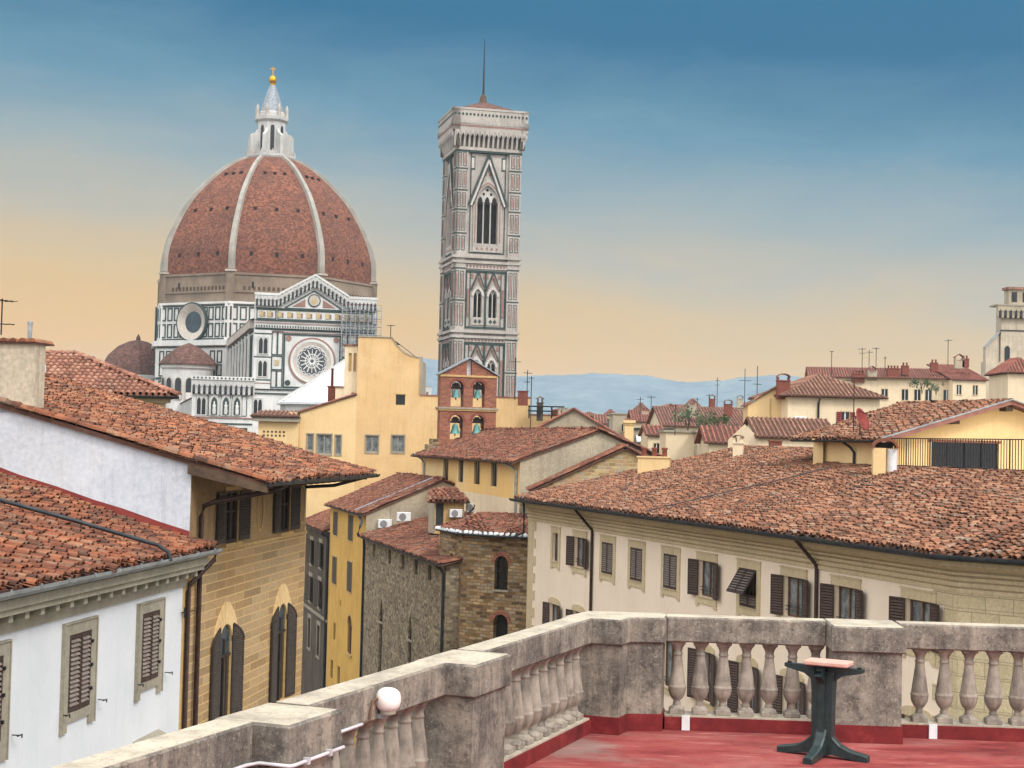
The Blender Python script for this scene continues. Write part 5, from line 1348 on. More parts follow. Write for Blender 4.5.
for a, b, s_, t in ((1.74, 2.66, 24.27, 24.72), (3.34, 4.2, 24.28, 24.72), (1.74, 2.66, 21.88, 22.33), (3.34, 4.2, 21.9, 22.33)):
    A_ = arch_pts(a-0.18, b+0.18, s_, t+0.19, 'round', 10); B_ = arch_pts(a, b, s_, t, 'round', 10); mb.prism(A_+B_[::-1], -0.03, 0.0, 'brick_dark')
mb.build('arch_rings', bg_)
mb = MB(BF.M); mb.prism([(0.82, 25.08), (0.82, 25.16), (3.05, 26.4), (5.24, 25.16), (5.24, 25.08), (3.05, 26.3)], -0.16, 0.96, 'lead'); mb.build('coping', bg_)
mb = MB(BF.M); mb.box(0.45, 1.0, 0.0, 0.8, 18.5, 20.6, 'rubble'); mb.box(0.15, 1.0, -0.1, 0.85, 18.5, 20.2, 'rubble'); mb.build('buttress', bg_)
for i, (a, b, s_, t) in enumerate(((1.74, 2.66, 24.27, 24.72), (3.34, 4.2, 24.28, 24.72), (1.74, 2.66, 21.88, 22.33), (3.34, 4.2, 21.9, 22.33))):
    c = (a+b)/2; k = 1.0 if i < 2 else 1.22
    lab = ['small green bell in the upper left arch of the brick bell gable', 'small green bell in the upper right arch of the brick bell gable', 'larger green bell in the lower left arch of the brick bell gable', 'larger green bell in the lower right arch of the brick bell gable'][i]
    be = thing('bell', lab, 'bell', BF.pt(c, s_-0.9, 0.4), 'bells in the brick gable'); zt = s_-0.02
    mb = MB(Matrix.Translation(BF.pt(c, zt-0.72*k, 0.4))); mb.lathe([(0.30*k, 0), (0.295*k, 0.04*k), (0.24*k, 0.14*k), (0.19*k, 0.3*k), (0.165*k, 0.45*k), (0.12*k, 0.54*k), (0.03, 0.58*k), (0.03, 0.62*k)], 16, 'bronze_green'); mb.lathe([(0.03, -0.16), (0.045, -0.1), (0.03, 0.2)], 8, 'iron'); mb.build('bell_body', be)
    mb = MB(BF.M); mb.box(a-0.02, b+0.02, 0.32, 0.48, zt-0.12, zt+0.02, 'bell_wood'); mb.box(c-0.26, c+0.26, 0.30, 0.5, zt+0.02, zt+0.22, 'bell_wood'); mb.box(c-0.16, c+0.16, 0.31, 0.49, zt+0.22, zt+0.32, 'bell_wood'); mb.build('yoke', be)
    mb = MB(BF.M @ Matrix.Translation((b-0.05, 0.4, zt-0.1)) @ Matrix.Rotation(math.pi/2, 4, 'Y')); R_ = 0.34*k
    ring = [[(rr*math.cos(2*math.pi*j/18), rr*math.sin(2*math.pi*j/18), zz) for j in range(18)] for rr, zz in ((R_, -0.02), (R_, 0.02), (R_*0.86, 0.02), (R_*0.86, -0.02), (R_, -0.02))]
    mb.loft(ring, 'bell_wood', cap=False); mb.box(-R_, R_, -0.02, 0.02, -0.015, 0.015, 'bell_wood'); mb.box(-0.02, 0.02, -R_, R_, -0.015, 0.015, 'bell_wood'); mb.build('bell_wheel', be)

sg = thing('rubble_gable', 'low triangular rubble stone gable wall with tile coping behind the cream palazzo roof', 'church', (5.6, 82, 14))
mb = MB(); y0 = 81.0
mb.prism([(1.4, 12), (1.4, 18.1), (5.98, 20.3), (10.0, 18.3), (10.0, 12)], y0, y0+0.5, 'gable_rubble'); mb.build('wall', sg)
mb = MB(); roof_plane(mb, [(1.0, y0-0.15, 18.0), (1.0, y0+3.6, 18.0), (5.98, y0+3.6, 20.4), (5.98, y0-0.15, 20.4)], 'tiles', 'tile_red', 0.27, 0.42, 3, 1.2, 81)
roof_plane(mb, [(10.4, y0-0.15, 18.2), (10.4, y0+3.6, 18.2), (5.98, y0+3.6, 20.4), (5.98, y0-0.15, 20.4)], 'tiles', 'tile_red', 0.27, 0.42, 3, 1.2, 82)
ridge_tiles(mb, (1.0, y0-0.05, 18.05), (5.98, y0-0.05, 20.45), 'tile_red', 0.11); ridge_tiles(mb, (10.4, y0-0.05, 18.25), (5.98, y0-0.05, 20.45), 'tile_red', 0.11); mb.build('roof', sg)

# ================================================================== cathedral
CF = Fr((-38.85, 300.0), (0.970, 0.243))
ca_ = thing('cathedral', 'domed marble cathedral with a rose window facade and a white ribbed red tile dome', 'cathedral', CF.pt(0, 0, 60))
def fbox(mb, x0, x1, z0, z1, p, mat, y=0.0): mb.box(x0, x1, y-p, y, z0, z1, mat)
def frame(mb, x0, x1, z0, z1, t=0.3, p=0.10, mat='marble_green', fill=None, y=0.0):
    fbox(mb, x0, x0+t, z0, z1, p, mat, y); fbox(mb, x1-t, x1, z0, z1, p, mat, y); fbox(mb, x0+t, x1-t, z0, z0+t, p, mat, y); fbox(mb, x0+t, x1-t, z1-t, z1, p, mat, y)
    if fill: fbox(mb, x0+t, x1-t, z0+t, z1-t, p*0.5, fill, y)
def lancet(mb, x0, x1, z0, zs, zt, p, mat, y=0.0):
    mb.prism([(x0, z0)]+arch_pts(x0, x1, zs, zt, 'pointed', 6)+[(x1, z0)], y-p, y, mat)
def bifora(mb, x0, x1, z0, z1, y=0.0, mat='dark_glass'):
    m = (x0+x1)/2; fbox(mb, x0-0.25, x1+0.25, z0-0.25, z1+0.25, 0.16, 'marble_white', y)
    for a, b in ((x0, m-0.1), (m+0.1, x1)): lancet(mb, a, b, z0, z1-0.7, z1, 0.2, mat, y)
def corbels(mb, x0, x1, z0, z1, step, out, y=0.0, zf=None, base='marble_white'):
    """gallery on brackets: pale slab above a row of dark pointed arches"""
    n = max(1, round((x1-x0)/step)); s = (x1-x0)/n; h = z1-z0
    f = zf or (lambda x: 0.0)
    for i in range(n):
        a = x0+i*s; z = f(a+s/2)
        mb.box(a, a+s, y-out, y, z0+h*0.55+z, z1+z, base)
        mb.box(a, a+s*0.26, y-out*0.85, y, z0+z, z0+h*0.55+z, base); mb.box(a+s*0.74, a+s, y-out*0.85, y, z0+z, z0+h*0.55+z, base)
        lancet(mb, a+s*0.26, a+s*0.74, z0+z, z0+h*0.42+z, z0+h*0.72+z, out+0.02 if False else out*0.5, 'void_dark', y)
        lancet(mb, a+s*0.28, a+s*0.72, z0+h*0.1+z, z0+h*0.42+z, z0+h*0.70+z, out+0.03, 'dark_gutter', y)
# facade, central part
mb = MB(CF.M)
fac = [(-11.1, 0), (12.1, 0), (12.1, 46.0), (7.0, 46.0), (0.1, 50.4), (-6.8, 46.0), (-11.1, 46.0)]
mb.prism(fac, 0.0, 3.0, 'marble_clean'); mb.build('facade', ca_)
mb = MB(CF.M)
for z, t, m in ((45.05, 0.22, 'marble_green'), (42.75, 0.25, 'marble_green'), (41.0, 0.3, 'marble_green'), (40.55, 0.12, 'marble_pink'), (42.3, 0.12, 'marble_pink'), (29.4, 0.3, 'marble_green'), (28.6, 0.25, 'marble_green')):
    fbox(mb, -11.1, 12.1, z, z+t, 0.22, m)
fbox(mb, -11.3, 12.3, 41.35, 42.0, 0.5, 'marble_white')
for i in range(46): fbox(mb, -11.0+i*0.5, -10.78+i*0.5, 41.42, 41.85, 0.54, 'marble_green')
frame(mb, -10.9, -7.1, 43.05, 45.0, 0.18, 0.12); frame(mb, -6.9, 11.6, 43.05, 45.0, 0.18, 0.12)
for i in range(12):
    x = -10.2+i*1.85 if i > 1 else -10.0+i*1.5
    fbox(mb, x-0.35, x+0.35, 43.5, 44.6, 0.14, 'gold_mosaic'); fbox(mb, x+0.45, x+0.75, 43.5, 44.4, 0.13, 'marble_pink')
mb.build('frieze', ca_)
mb = MB(CF.M)
corbels(mb, -11.3, -6.8, 45.6, 47.6, 0.75, 0.9); corbels(mb, 7.0, 12.3, 45.6, 47.6, 0.75, 0.9)
n = 9
corbels(mb, -6.8, 0.1, 45.6, 47.6, 0.77, 0.9, zf=lambda x: (x+6.8)*0.6); corbels(mb, 0.1, 7.0, 45.6, 47.6, 0.77, 0.9, zf=lambda x: (7.0-x)*0.6)
for x0, x1, za, zb in ((-11.4, -6.6, 47.6, 47.6), (-6.6, 0.1, 47.8, 51.7), (0.1, 6.8, 51.7, 47.8), (6.8, 12.4, 47.6, 47.6)):
    mb.prism([(x0, za), (x0, za+0.45), (x1, zb+0.45), (x1, zb)], -1.0, 0.3, 'marble_clean')
mb.build('corbel_gallery', ca_)
mb = MB(CF.M)
fbox(mb, -5.6, 5.8, 45.28, 45.42, 0.16, 'marble_green')
for s_ in (-1, 1): mb.beam((0.1+s_*5.6, -0.1, 45.4), (0.1, -0.1, 48.9), 0.2, 0.22, 'marble_green')
k = 20
mb.prism([(0.1+1.25*math.cos(2*math.pi*i/k), 47.0+1.25*math.sin(2*math.pi*i/k)) for i in range(k)], -0.18, 0, 'marble_green'); mb.prism([(0.1+1.05*math.cos(2*math.pi*i/k), 47.0+1.05*math.sin(2*math.pi*i/k)) for i in range(k)], -0.22, 0, 'marble_cream')
mb.prism([(0.1+0.5*math.cos(2*math.pi*i/8), 46.9+0.6*math.sin(2*math.pi*i/8)) for i in range(8)], -0.26, 0, 'gold_mosaic')
for s_ in (-1, 1): mb.prism([(0.1+s_*1.7, 45.7), (0.1+s_*4.2, 45.7), (0.1+s_*1.7, 47.2)], -0.1, 0, 'marble_pink')
mb.build('tympanum', ca_)
mb = MB(CF.M); frame(mb, -5.55, 5.55, 29.9, 40.4, 0.3, 0.14)
for sx in (-1, 1):
    for zc in (30.9, 39.5): mb.prism([(sx*4.6+0.55*math.cos(2*math.pi*i/10), zc+0.55*math.sin(2*math.pi*i/10)) for i in range(10)], -0.12, 0, 'marble_pink' if zc > 35 else 'marble_green')
def annulus(mb, c, r0, r1, y0, y1, mat, n=40):
    rings = [[(c[0]+r*math.cos(2*math.pi*i/n), y, c[1]+r*math.sin(2*math.pi*i/n)) for i in range(n)] for r, y in ((r1, 0.0), (r1, y1), (r0, y0), (r0, 0.4))]
    mb.loft(rings, mat, cap=False)
rz = (0.0, 35.25)
annulus(mb, rz, 4.2, 4.55, -0.2, -0.2, 'marble_pink'); annulus(mb, rz, 3.7, 4.2, -0.22, -0.26, 'marble_clean'); annulus(mb, rz, 3.0, 3.7, -0.02, -0.2, 'marble_cream')
mb.build('rose_surround', ca_)
rw = MB(CF.M); k = 40
rw.prism([(3.0*math.cos(2*math.pi*i/k), rz[1]+3.0*math.sin(2*math.pi*i/k)) for i in range(k)], -0.03, 0.05, 'rose_glass')
for i in range(16):
    a = 2*math.pi*i/16; ca0, sa0 = math.cos(a), math.sin(a)
    rw.beam((0.55*ca0, -0.08, rz[1]+0.55*sa0), (2.35*ca0, -0.08, rz[1]+2.35*sa0), 0.12, 0.2, 'marble_clean')
    for j in range(5):
        t0, t1 = a+math.pi/16*(-1+j*0.4)*1.0, a+math.pi/16*(-1+(j+1)*0.4)
        r0_, r1_ = 2.45+0.3*math.sin(math.pi*j/5), 2.45+0.3*math.sin(math.pi*(j+1)/5)
        rw.beam((r0_*math.cos(t0), -0.08, rz[1]+r0_*math.sin(t0)), (r1_*math.cos(t1), -0.08, rz[1]+r1_*math.sin(t1)), 0.11, 0.17, 'marble_clean')
annulus(rw, rz, 0.35, 0.6, -0.1, -0.1, 'marble_clean', 16); annulus(rw, rz, 1.25, 1.42, -0.08, -0.08, 'marble_clean', 24); annulus(rw, rz, 2.85, 3.02, -0.1, -0.1, 'marble_clean', 36)
rw.build('rose_window', ca_)
for x0, x1 in ((-11.2, -7.95), (8.8, 12.2)):
    mb = MB(CF.M)
    fbox(mb, x0, x1, 29.6, 40.9, 0.45, 'marble_clean')
    for z0 in (36.4, 32.0): bifora(mb, x0+0.9, x1-0.75, z0, z0+3.0, -0.45)
    for z in (35.6, 31.2, 40.1): fbox(mb, x0, x1, z, z+0.22, 0.52, 'marble_green')
    fbox(mb, x0, x1, 30.6, 30.75, 0.52, 'marble_pink'); mb.build('facade_pier', ca_)
for xs_ in (((-7.85, -6.75), (-6.75, -5.65)), ((5.65, 6.8), (6.8, 8.7))):
    mb = MB(CF.M)
    for x0, x1 in xs_: frame(mb, x0, x1, 36.2, 40.8, 0.16, 0.12); frame(mb, x0, x1, 29.9, 33.2, 0.16, 0.12)
    x0, x1 = xs_[0][0], xs_[1][1]
    frame(mb, x0, x1, 33.3, 36.1, 0.18, 0.14); fbox(mb, x0+0.7, x1-0.7, 34.2, 35.3, 0.1, 'gold_mosaic'); mb.build('facade_panel', ca_)
# left aisle front
mb = MB(CF.M); mb.box(-22.5, -11.1, 0.0, 3.0, 0, 30.2, 'marble_clean'); mb.box(-22.3, -11.1, 3.0, 70, 0, 27.5, 'marble_white'); mb.build('aisle', ca_)
mb = MB(CF.M); corbels(mb, -22.8, -10.9, 28.3, 31.0, 1.02, 0.8); fbox(mb, -22.9, -10.8, 31.0, 31.7, 1.0, 'marble_clean')
for i in range(16): fbox(mb, -22.5+i*0.74, -22.2+i*0.74, 31.15, 31.5, 1.04, 'marble_green')
mb.build('aisle_gallery', ca_)
mb = MB(CF.M)
bifora(mb, -21.6, -20.0, 24.4, 27.6, 0); bifora(mb, -10.9, -9.4, 24.4, 27.6, -0.02)
for x in (-18.4, -16.2, -14.1):
    mb.prism([(x-0.95, 24.2)]+arch_pts(x-0.95, x+0.95, 26.9, 28.4, 'pointed', 6)+[(x+0.95, 24.2)], -0.3, 0, 'marble_white')
    lancet(mb, x-0.6, x+0.6, 24.4, 26.6, 27.8, 0.34, 'marble_green'); mb.lathe([(0.3, 0), (0.36, 0.6), (0.28, 1.3), (0.34, 1.7), (0.12, 1.95), (0.2, 2.2), (0.05, 2.45)], 8, 'marble_clean', (x, -0.42, 24.5))
for x0, x1 in ((-19.8, -19.4), (-17.6, -17.0), (-15.4, -14.9), (-13.2, -12.2)): frame(mb, x0, x1, 24.2, 28.1, 0.12, 0.1)
for z in (23.7, 22.6): fbox(mb, -22.5, -11.1, z, z+0.25, 0.2, 'marble_pink' if z > 23 else 'marble_green')
frame(mb, -22.4, -19.5, 15.5, 22.0); frame(mb, -19.0, -12, 15.5, 22.0); mb.build('aisle_panels', ca_)
# nave body and its left flank
mb = MB(CF.M); mb.box(-11.1, 12.1, 3.0, 76, 0, 42.4, 'marble_clean'); mb.box(-11.9, -11.1, 3.0, 76, 41.4, 43.0, 'marble_cream'); mb.box(-11.5, -11.1, 3.0, 76, 40.8, 41.4, 'marble_green'); mb.build('nave', ca_)
NF = Fr(CF.pt(-11.1, 0, 76).to_2d(), -CF.inn)
mb = MB(NF.M)
for k in range(8):
    a = 1.5+k*9
    fbox(mb, a, a+1.2, 27, 40.8, 0.5, 'marble_clean')
    frame(mb, a+1.6, a+4.0, 28.5, 40.2, 0.4, 0.15); frame(mb, a+4.6, a+7.0, 28.5, 40.2, 0.4, 0.15)
    fbox(mb, a+2.5, a+3.1, 31, 37.5, 0.16, 'marble_green')
mb.build('nave_panels', ca_)
mb = MB(CF.M); mb.add([(-12, 2, 43.0), (-12, 78, 43.0), (0.5, 78, 47.2), (0.5, 2, 47.2), (13, 78, 43.0), (13, 2, 43.0)], [(0, 1, 2, 3), (3, 2, 4, 5)], 'roof_far'); mb.add([(-22.6, 3, 27.6), (-22.6, 70, 27.6), (-11, 70, 31.5), (-11, 3, 31.5)], [(0, 1, 2, 3)], 'roof_far'); mb.build('nave_roof', ca_)
# drum
DC = CF.pt(-0.6, 0, 98.0); DM = CF.M.copy(); DM.translation = DC
def octo(R, ph=math.pi/8): return [(R*math.cos(ph+k*math.pi/4), R*math.sin(ph+k*math.pi/4)) for k in range(8)]
mb = MB(DM)
mb.loft([[(x, y, z) for x, y in octo(R)] for R, z in ((29.6, 0), (29.6, 41.5), (30.4, 41.8), (30.4, 43.0), (28.8, 43.2), (28.8, 51.6), (29.2, 51.8), (29.2, 52.3))], 'marble_clean'); mb.build('drum', ca_)
mb = MB(DM); mb.loft([[(x, y, z) for x, y in octo(R)] for R, z in ((28.2, 52.3), (28.2, 58.6), (28.5, 58.8), (28.5, 59.3))], 'rough_drum'); mb.build('drum_gallery', ca_)
oc_n = 0
for k in range(8):
    A_, B_ = Vector(octo(28.8)[k]), Vector(octo(28.8)[(k+1) % 8])
    if (A_+B_).y > 24: continue
    FM = DM @ Fr(A_, B_-A_).M; L_ = (B_-A_).length; c = L_/2
    mb = MB(FM)
    for x0, x1 in ((0.5, 2.1), (2.6, 4.2), (L_-4.2, L_-2.6), (L_-2.1, L_-0.5), (4.7, 6.3), (L_-6.3, L_-4.7)):
        frame(mb, x0, x1, 47.9, 51.1, 0.3, 0.14); frame(mb, x0, x1, 43.8, 47.2, 0.3, 0.14)
    fbox(mb, 0, L_, 51.3, 51.6, 0.2, 'marble_green'); fbox(mb, 0, L_, 43.3, 43.55, 0.2, 'marble_green')
    frame(mb, 6.6, L_-6.6, 43.8, 51.1, 0.3, 0.14)
    off_ = 0.74
    for x0, x1 in ((1.0, 2.6), (3.2, 4.8), (L_-4.8, L_-3.2), (L_-2.6, L_-1.0)):
        frame(mb, x0, x1, 37.6, 40.6, 0.3, 0.14, y=-off_); frame(mb, x0, x1, 34.4, 37.3, 0.3, 0.14, y=-off_); frame(mb, x0, x1, 27.5, 33.4, 0.3, 0.14, y=-off_)
    fbox(mb, 0, L_, 33.7, 34.2, off_+0.2, 'marble_green'); fbox(mb, 0, L_, 41.3, 41.6, off_+0.3, 'marble_green')
    mb.build('drum_panels', ca_)
    mb = MB(FM); n_ = 44; oz = 47.5
    R3 = [[(c+r*math.cos(2*math.pi*i/n_), y, oz+r*math.sin(2*math.pi*i/n_)) for i in range(n_)] for r, y in ((4.75, 0), (4.75, -0.9), (4.4, -0.95), (4.3, -0.9))]
    mb.loft(R3[:3], 'marble_green', cap=False); mb.loft([R3[2], R3[3]], 'marble_white', cap=False)
    R4 = [[(c+r*math.cos(2*math.pi*i/n_), y, oz+r*math.sin(2*math.pi*i/n_)) for i in range(n_)] for r, y in ((4.3, -0.9), (3.4, -0.5), (2.6, -0.06))]
    mb.loft(R4, 'marble_cream', cap=False)
    o_ = mb.build('oculus', ca_)
    mb = MB(FM); mb.prism([(c+2.6*math.cos(2*math.pi*i/n_), oz+2.6*math.sin(2*math.pi*i/n_)) for i in range(n_)], -0.05, -0.02, 'blue_glass')
    mb.build('pane', o_)
    # unfinished gallery with its row of blind arches
    mb = MB(DM @ Fr(Vector(octo(28.2)[k]), B_-A_).M)
    for i in range(15): fbox(mb, 3.0+i*1.15, 3.6+i*1.15, 55.2, 56.1, 0.06, 'eave_wood')
    fbox(mb, 0.5, L_-1.2, 54.6, 54.85, 0.3, 'rough_drum'); fbox(mb, 5.0, 5.5, 55.7, 57.2, 0.08, 'void_dark'); mb.build('blind_gallery', ca_)
for x, y in octo(28.2):
    mb = MB(); M_ = DM @ Matrix.Translation((x, y, 0)) @ Matrix.Rotation(math.atan2(y, x), 4, 'Z'); mb.M = M_
    
    mb.box(-1.3, 0.75, -1.0, 1.0, 43.2, 52.0, 'marble_clean')
    for z0_, z1_ in ((43.8, 47.2), (47.9, 51.1)):
        for yy in (-0.55, 0.55): mb.box(0.6, 0.82, yy-0.22, yy+0.22, z0_, z1_, 'marble_green')
    mb.box(-1.2, 0.5, -1.0, 1.0, 52.3, 60.2, 'rough_drum'); mb.box(-1.4, 0.8, -1.2, 1.2, 59.5, 59.9, 'marble_cream'); mb.build('buttress', ca_)
prof = [(27.8, 59.2), (27.7, 64.3), (26.8, 68.0), (25.4, 71.4), (23.3, 75.5), (20.6, 79.6), (17.2, 83.3), (13.4, 86.8), (9.9, 89.3), (6.6, 91.0)]
def crom(P, n=4):
    out = []
    for i in range(len(P)-1):
        p0, p1, p2, p3_ = P[max(0, i-1)], P[i], P[i+1], P[min(len(P)-1, i+2)]
        for k in range(n):
            t = k/n; out.append(tuple(0.5*(2*p1[j]+(p2[j]-p0[j])*t+(2*p0[j]-5*p1[j]+4*p2[j]-p3_[j])*t*t+(3*p1[j]-p0[j]-3*p2[j]+p3_[j])*t**3) for j in (0, 1)))
    return out+[P[-1]]
pr = crom(prof)
# the eight sails; UVs follow the courses
mb = MB(DM)
for k in range(8):
    old = mb.M
    a0, a1 = math.pi/8+k*math.pi/4, math.pi/8+(k+1)*math.pi/4; am = (a0+a1)/2
    acc = 0.0
    for (r0, z0), (r1, z1) in zip(pr[:-1], pr[1:]):
        q0, q1 = r0*math.cos(math.pi/8), r1*math.cos(math.pi/8); ln = math.hypot(q1-q0, z1-z0)
        Rm = Matrix.Rotation(am, 4, 'Z'); tdir = Vector((q1-q0, 0, z1-z0)).normalized()
        O = Vector((q0, 0, z0)); M2 = Matrix(((0, tdir.x, tdir.z, O.x), (1, 0, 0, 0), (0, tdir.z, -tdir.x, O.z), (0, 0, 0, 1)))
        mb.M = DM @ Rm @ M2 @ Matrix.Translation((0, -acc, 0)); h0, h1 = r0*math.sin(math.pi/8), r1*math.sin(math.pi/8)
        mb.add([(-h0, acc, 0), (h0, acc, 0), (h1, acc+ln, 0), (-h1, acc+ln, 0)], [(0, 1, 2, 3)], 'dome_tile'); acc += ln
    mb.M = old
mb.build('dome', ca_)
for k in range(8):
    am = math.pi/4*(k+1)
    for ri, zz in ((27.7, 64.0), (23.4, 75.3), (15.1, 85.3)):
        q = ri*math.cos(math.pi/8)
        for s_ in (-1, 0, 1):
            M2 = DM @ Matrix.Rotation(am, 4, 'Z'); hole = MB(M2); y = s_*ri*(0.22 if ri > 20 else 0.16); hole.box(q-1.0, q+0.16, y-0.36, y+0.36, zz-0.5, zz+0.5, 'void_dark'); hole.box(q-0.4, q+0.22, y-0.46, y+0.46, zz+0.5, zz+0.66, 'brick_dark'); hole.build('dome_light', ca_)
for k in range(8):
    a = math.pi/8+k*math.pi/4; mb = MB(DM @ Matrix.Rotation(a, 4, 'Z'))
    mb.loft([[(r-0.6, -wd, z-0.2), (r-0.6, wd, z-0.2), (r+0.62, wd*0.8, z+0.3), (r+0.62, -wd*0.8, z+0.3)] for (r, z), wd in ((p, 0.85-0.35*(p[1]-60)/31) for p in pr)], 'rib_stone'); mb.build('dome_rib', ca_)
# lantern
LZ = 91.3
ln_ = MB(DM)
ln_.loft([[(x, y, z) for x, y in octo(R)] for R, z in ((6.3, LZ-0.4), (6.6, LZ+0.2), (6.6, LZ+0.8))], 'marble_white')
for i in range(40): t = 2*math.pi*i/40; ln_.box(6.2*math.cos(t)-0.1, 6.2*math.cos(t)+0.1, 6.2*math.sin(t)-0.1, 6.2*math.sin(t)+0.1, LZ+0.8, LZ+1.9, 'marble_cream')
ln_.loft([[(x, y, z) for x, y in octo(R)] for R, z in ((3.8, LZ+0.8), (3.7, LZ+9.4), (4.4, LZ+9.9), (4.5, LZ+10.7), (3.6, LZ+10.9), (3.5, LZ+11.9), (2.6, LZ+12.6))], 'marble_white'); lo = ln_.build('lantern', ca_)
mb = MB(DM)
for k in range(8):
    mb.M = DM @ Matrix.Rotation(math.pi/4*(k+1), 4, 'Z'); q = 3.78*math.cos(math.pi/8)
    mb.add([(q+0.06, -0.5, LZ+2), (q+0.06, 0.5, LZ+2), (q+0.06, 0.5, LZ+7.7), (q+0.06, 0.3, LZ+8.4), (q+0.06, -0.3, LZ+8.4), (q+0.06, -0.5, LZ+7.7)], [(0, 1, 2, 3, 4, 5)], 'dark_glass')
mb.build('lantern_window', lo)
for k in range(8):
    mb = MB(DM @ Matrix.Rotation(math.pi/8+math.pi/4*k, 4, 'Z')); mb.prism([(3.0, LZ+0.8), (5.9, LZ+0.8), (5.9, LZ+5.6), (5.2, LZ+6.2), (4.4, LZ+6.4), (3.9, LZ+7.3), (3.0, LZ+8.0)], -0.4, 0.4, 'marble_white'); mb.lathe([(0.45, LZ+10.7), (0.4, LZ+12.4), (0.5, LZ+12.6), (0.1, LZ+13.9)], 6, 'marble_cream', (4.0, 0, 0)); mb.build('lantern_buttress', lo)
mb = MB(DM); mb.lathe([(3.3, LZ+11.8), (2.8, LZ+13.2), (1.5, LZ+17.4), (0.7, LZ+19.2)], 8, 'lead', smooth=False, ph=math.pi/8); mb.build('lantern_cone', lo)
mb = MB(DM); mb.lathe([(0.5, 110.3), (0.75, 110.6), (0.5, 110.9), (0.75, 111.1), (1.0, 111.7), (1.0, 112.2), (0.7, 112.8), (0.25, 113.1)], 14, 'gold'); mb.box(-0.12, 0.12, -0.12, 0.12, 113.0, 115.3, 'gold'); mb.box(-0.7, 0.7, -0.12, 0.12, 114.7, 114.95, 'gold'); mb.build('ball_and_cross', lo)
# exedra and tribune
EX = CF.pt(-20.6, 0, 72.5)
mb = MB(Matrix.Translation(EX)); mb.lathe([(5.9, 0), (5.9, 35.6), (6.4, 36.0), (6.5, 36.9)], 20, 'marble_clean', smooth=False); mb.build('exedra', ca_)
mb = MB(Matrix.Translation(EX))
for k in range(10):
    a = math.pi+0.15+k*0.42; mb.M = Matrix.Translation(EX) @ Matrix.Rotation(a, 4, 'Z') @ Matrix.Translation((6.0, 0, 0)) @ Matrix.Rotation(math.pi/2, 4, 'Z'); lancet(mb, -0.95, 0.95, 28.6, 32.6, 34.0, 0.08, 'marble_cream'); mb.prism([(-0.75, 28.6)]+arch_pts(-0.75, 0.75, 32.6, 33.6, 'round', 8)+[(0.75, 28.6)], -0.12, 0, 'dark_gutter'); mb.box(-0.75, 0.75, -0.16, 0.0, 28.6, 30.2, 'marble_clean')
mb.build('exedra_niches', ca_)
mb = MB(Matrix.Translation(EX)); mb.lathe([(6.9, 36.7), (6.9, 37.0), (5.2, 39.0), (2.6, 41.0), (0.3, 42.0)], 20, 'old_tile', smooth=False); mb.build('exedra_roof', ca_)
TB = CF.pt(-32.0, 0, 104)
mb = MB(Matrix.Translation(TB)); mb.lathe([(10.0, 0), (10.0, 33.5), (10.5, 34.0), (10.5, 35.0)], 10, 'marble_white', smooth=False); mb.build('tribune', ca_)
mb = MB(Matrix.Translation(TB)); mb.lathe([(9.8, 35.0), (9.2, 37.2), (7.6, 40.2), (5.2, 42.4), (2.4, 43.7), (0.6, 44.1), (0.5, 44.8), (0.1, 45.6)], 10, 'old_tile', smooth=False); mb.build('tribune_dome', ca_)
# scaffolding on the right of the facade
sf = thing('scaffolding', 'grey scaffolding standing against the right side of the cathedral facade', 'scaffolding', CF.pt(9, 0, -1.5))
mb = MB(CF.M)
for x in [5.4+0.85*i for i in range(10)]: mb.box(x-0.05, x+0.05, -1.9, -1.8, 0, 46.2, 'zinc')
for x in [5.4+1.7*i for i in range(5)]: mb.box(x-0.05, x+0.05, -1.0, -0.9, 0, 46.2, 'zinc')
mb.build('poles', sf)
for z in [31+1.6*i for i in range(10)]:
    mb = MB(CF.M); mb.box(5.3, 13.2, -1.85, -0.95, z, z+0.07, 'lead'); mb.box(5.3, 13.2, -1.98, -1.92, z+0.5, z+0.57, 'zinc'); mb.box(5.3, 13.2, -1.98, -1.92, z+1.0, z+1.06, 'brick_dark' if int(z) % 3 == 0 else 'zinc'); mb.build('deck', sf)

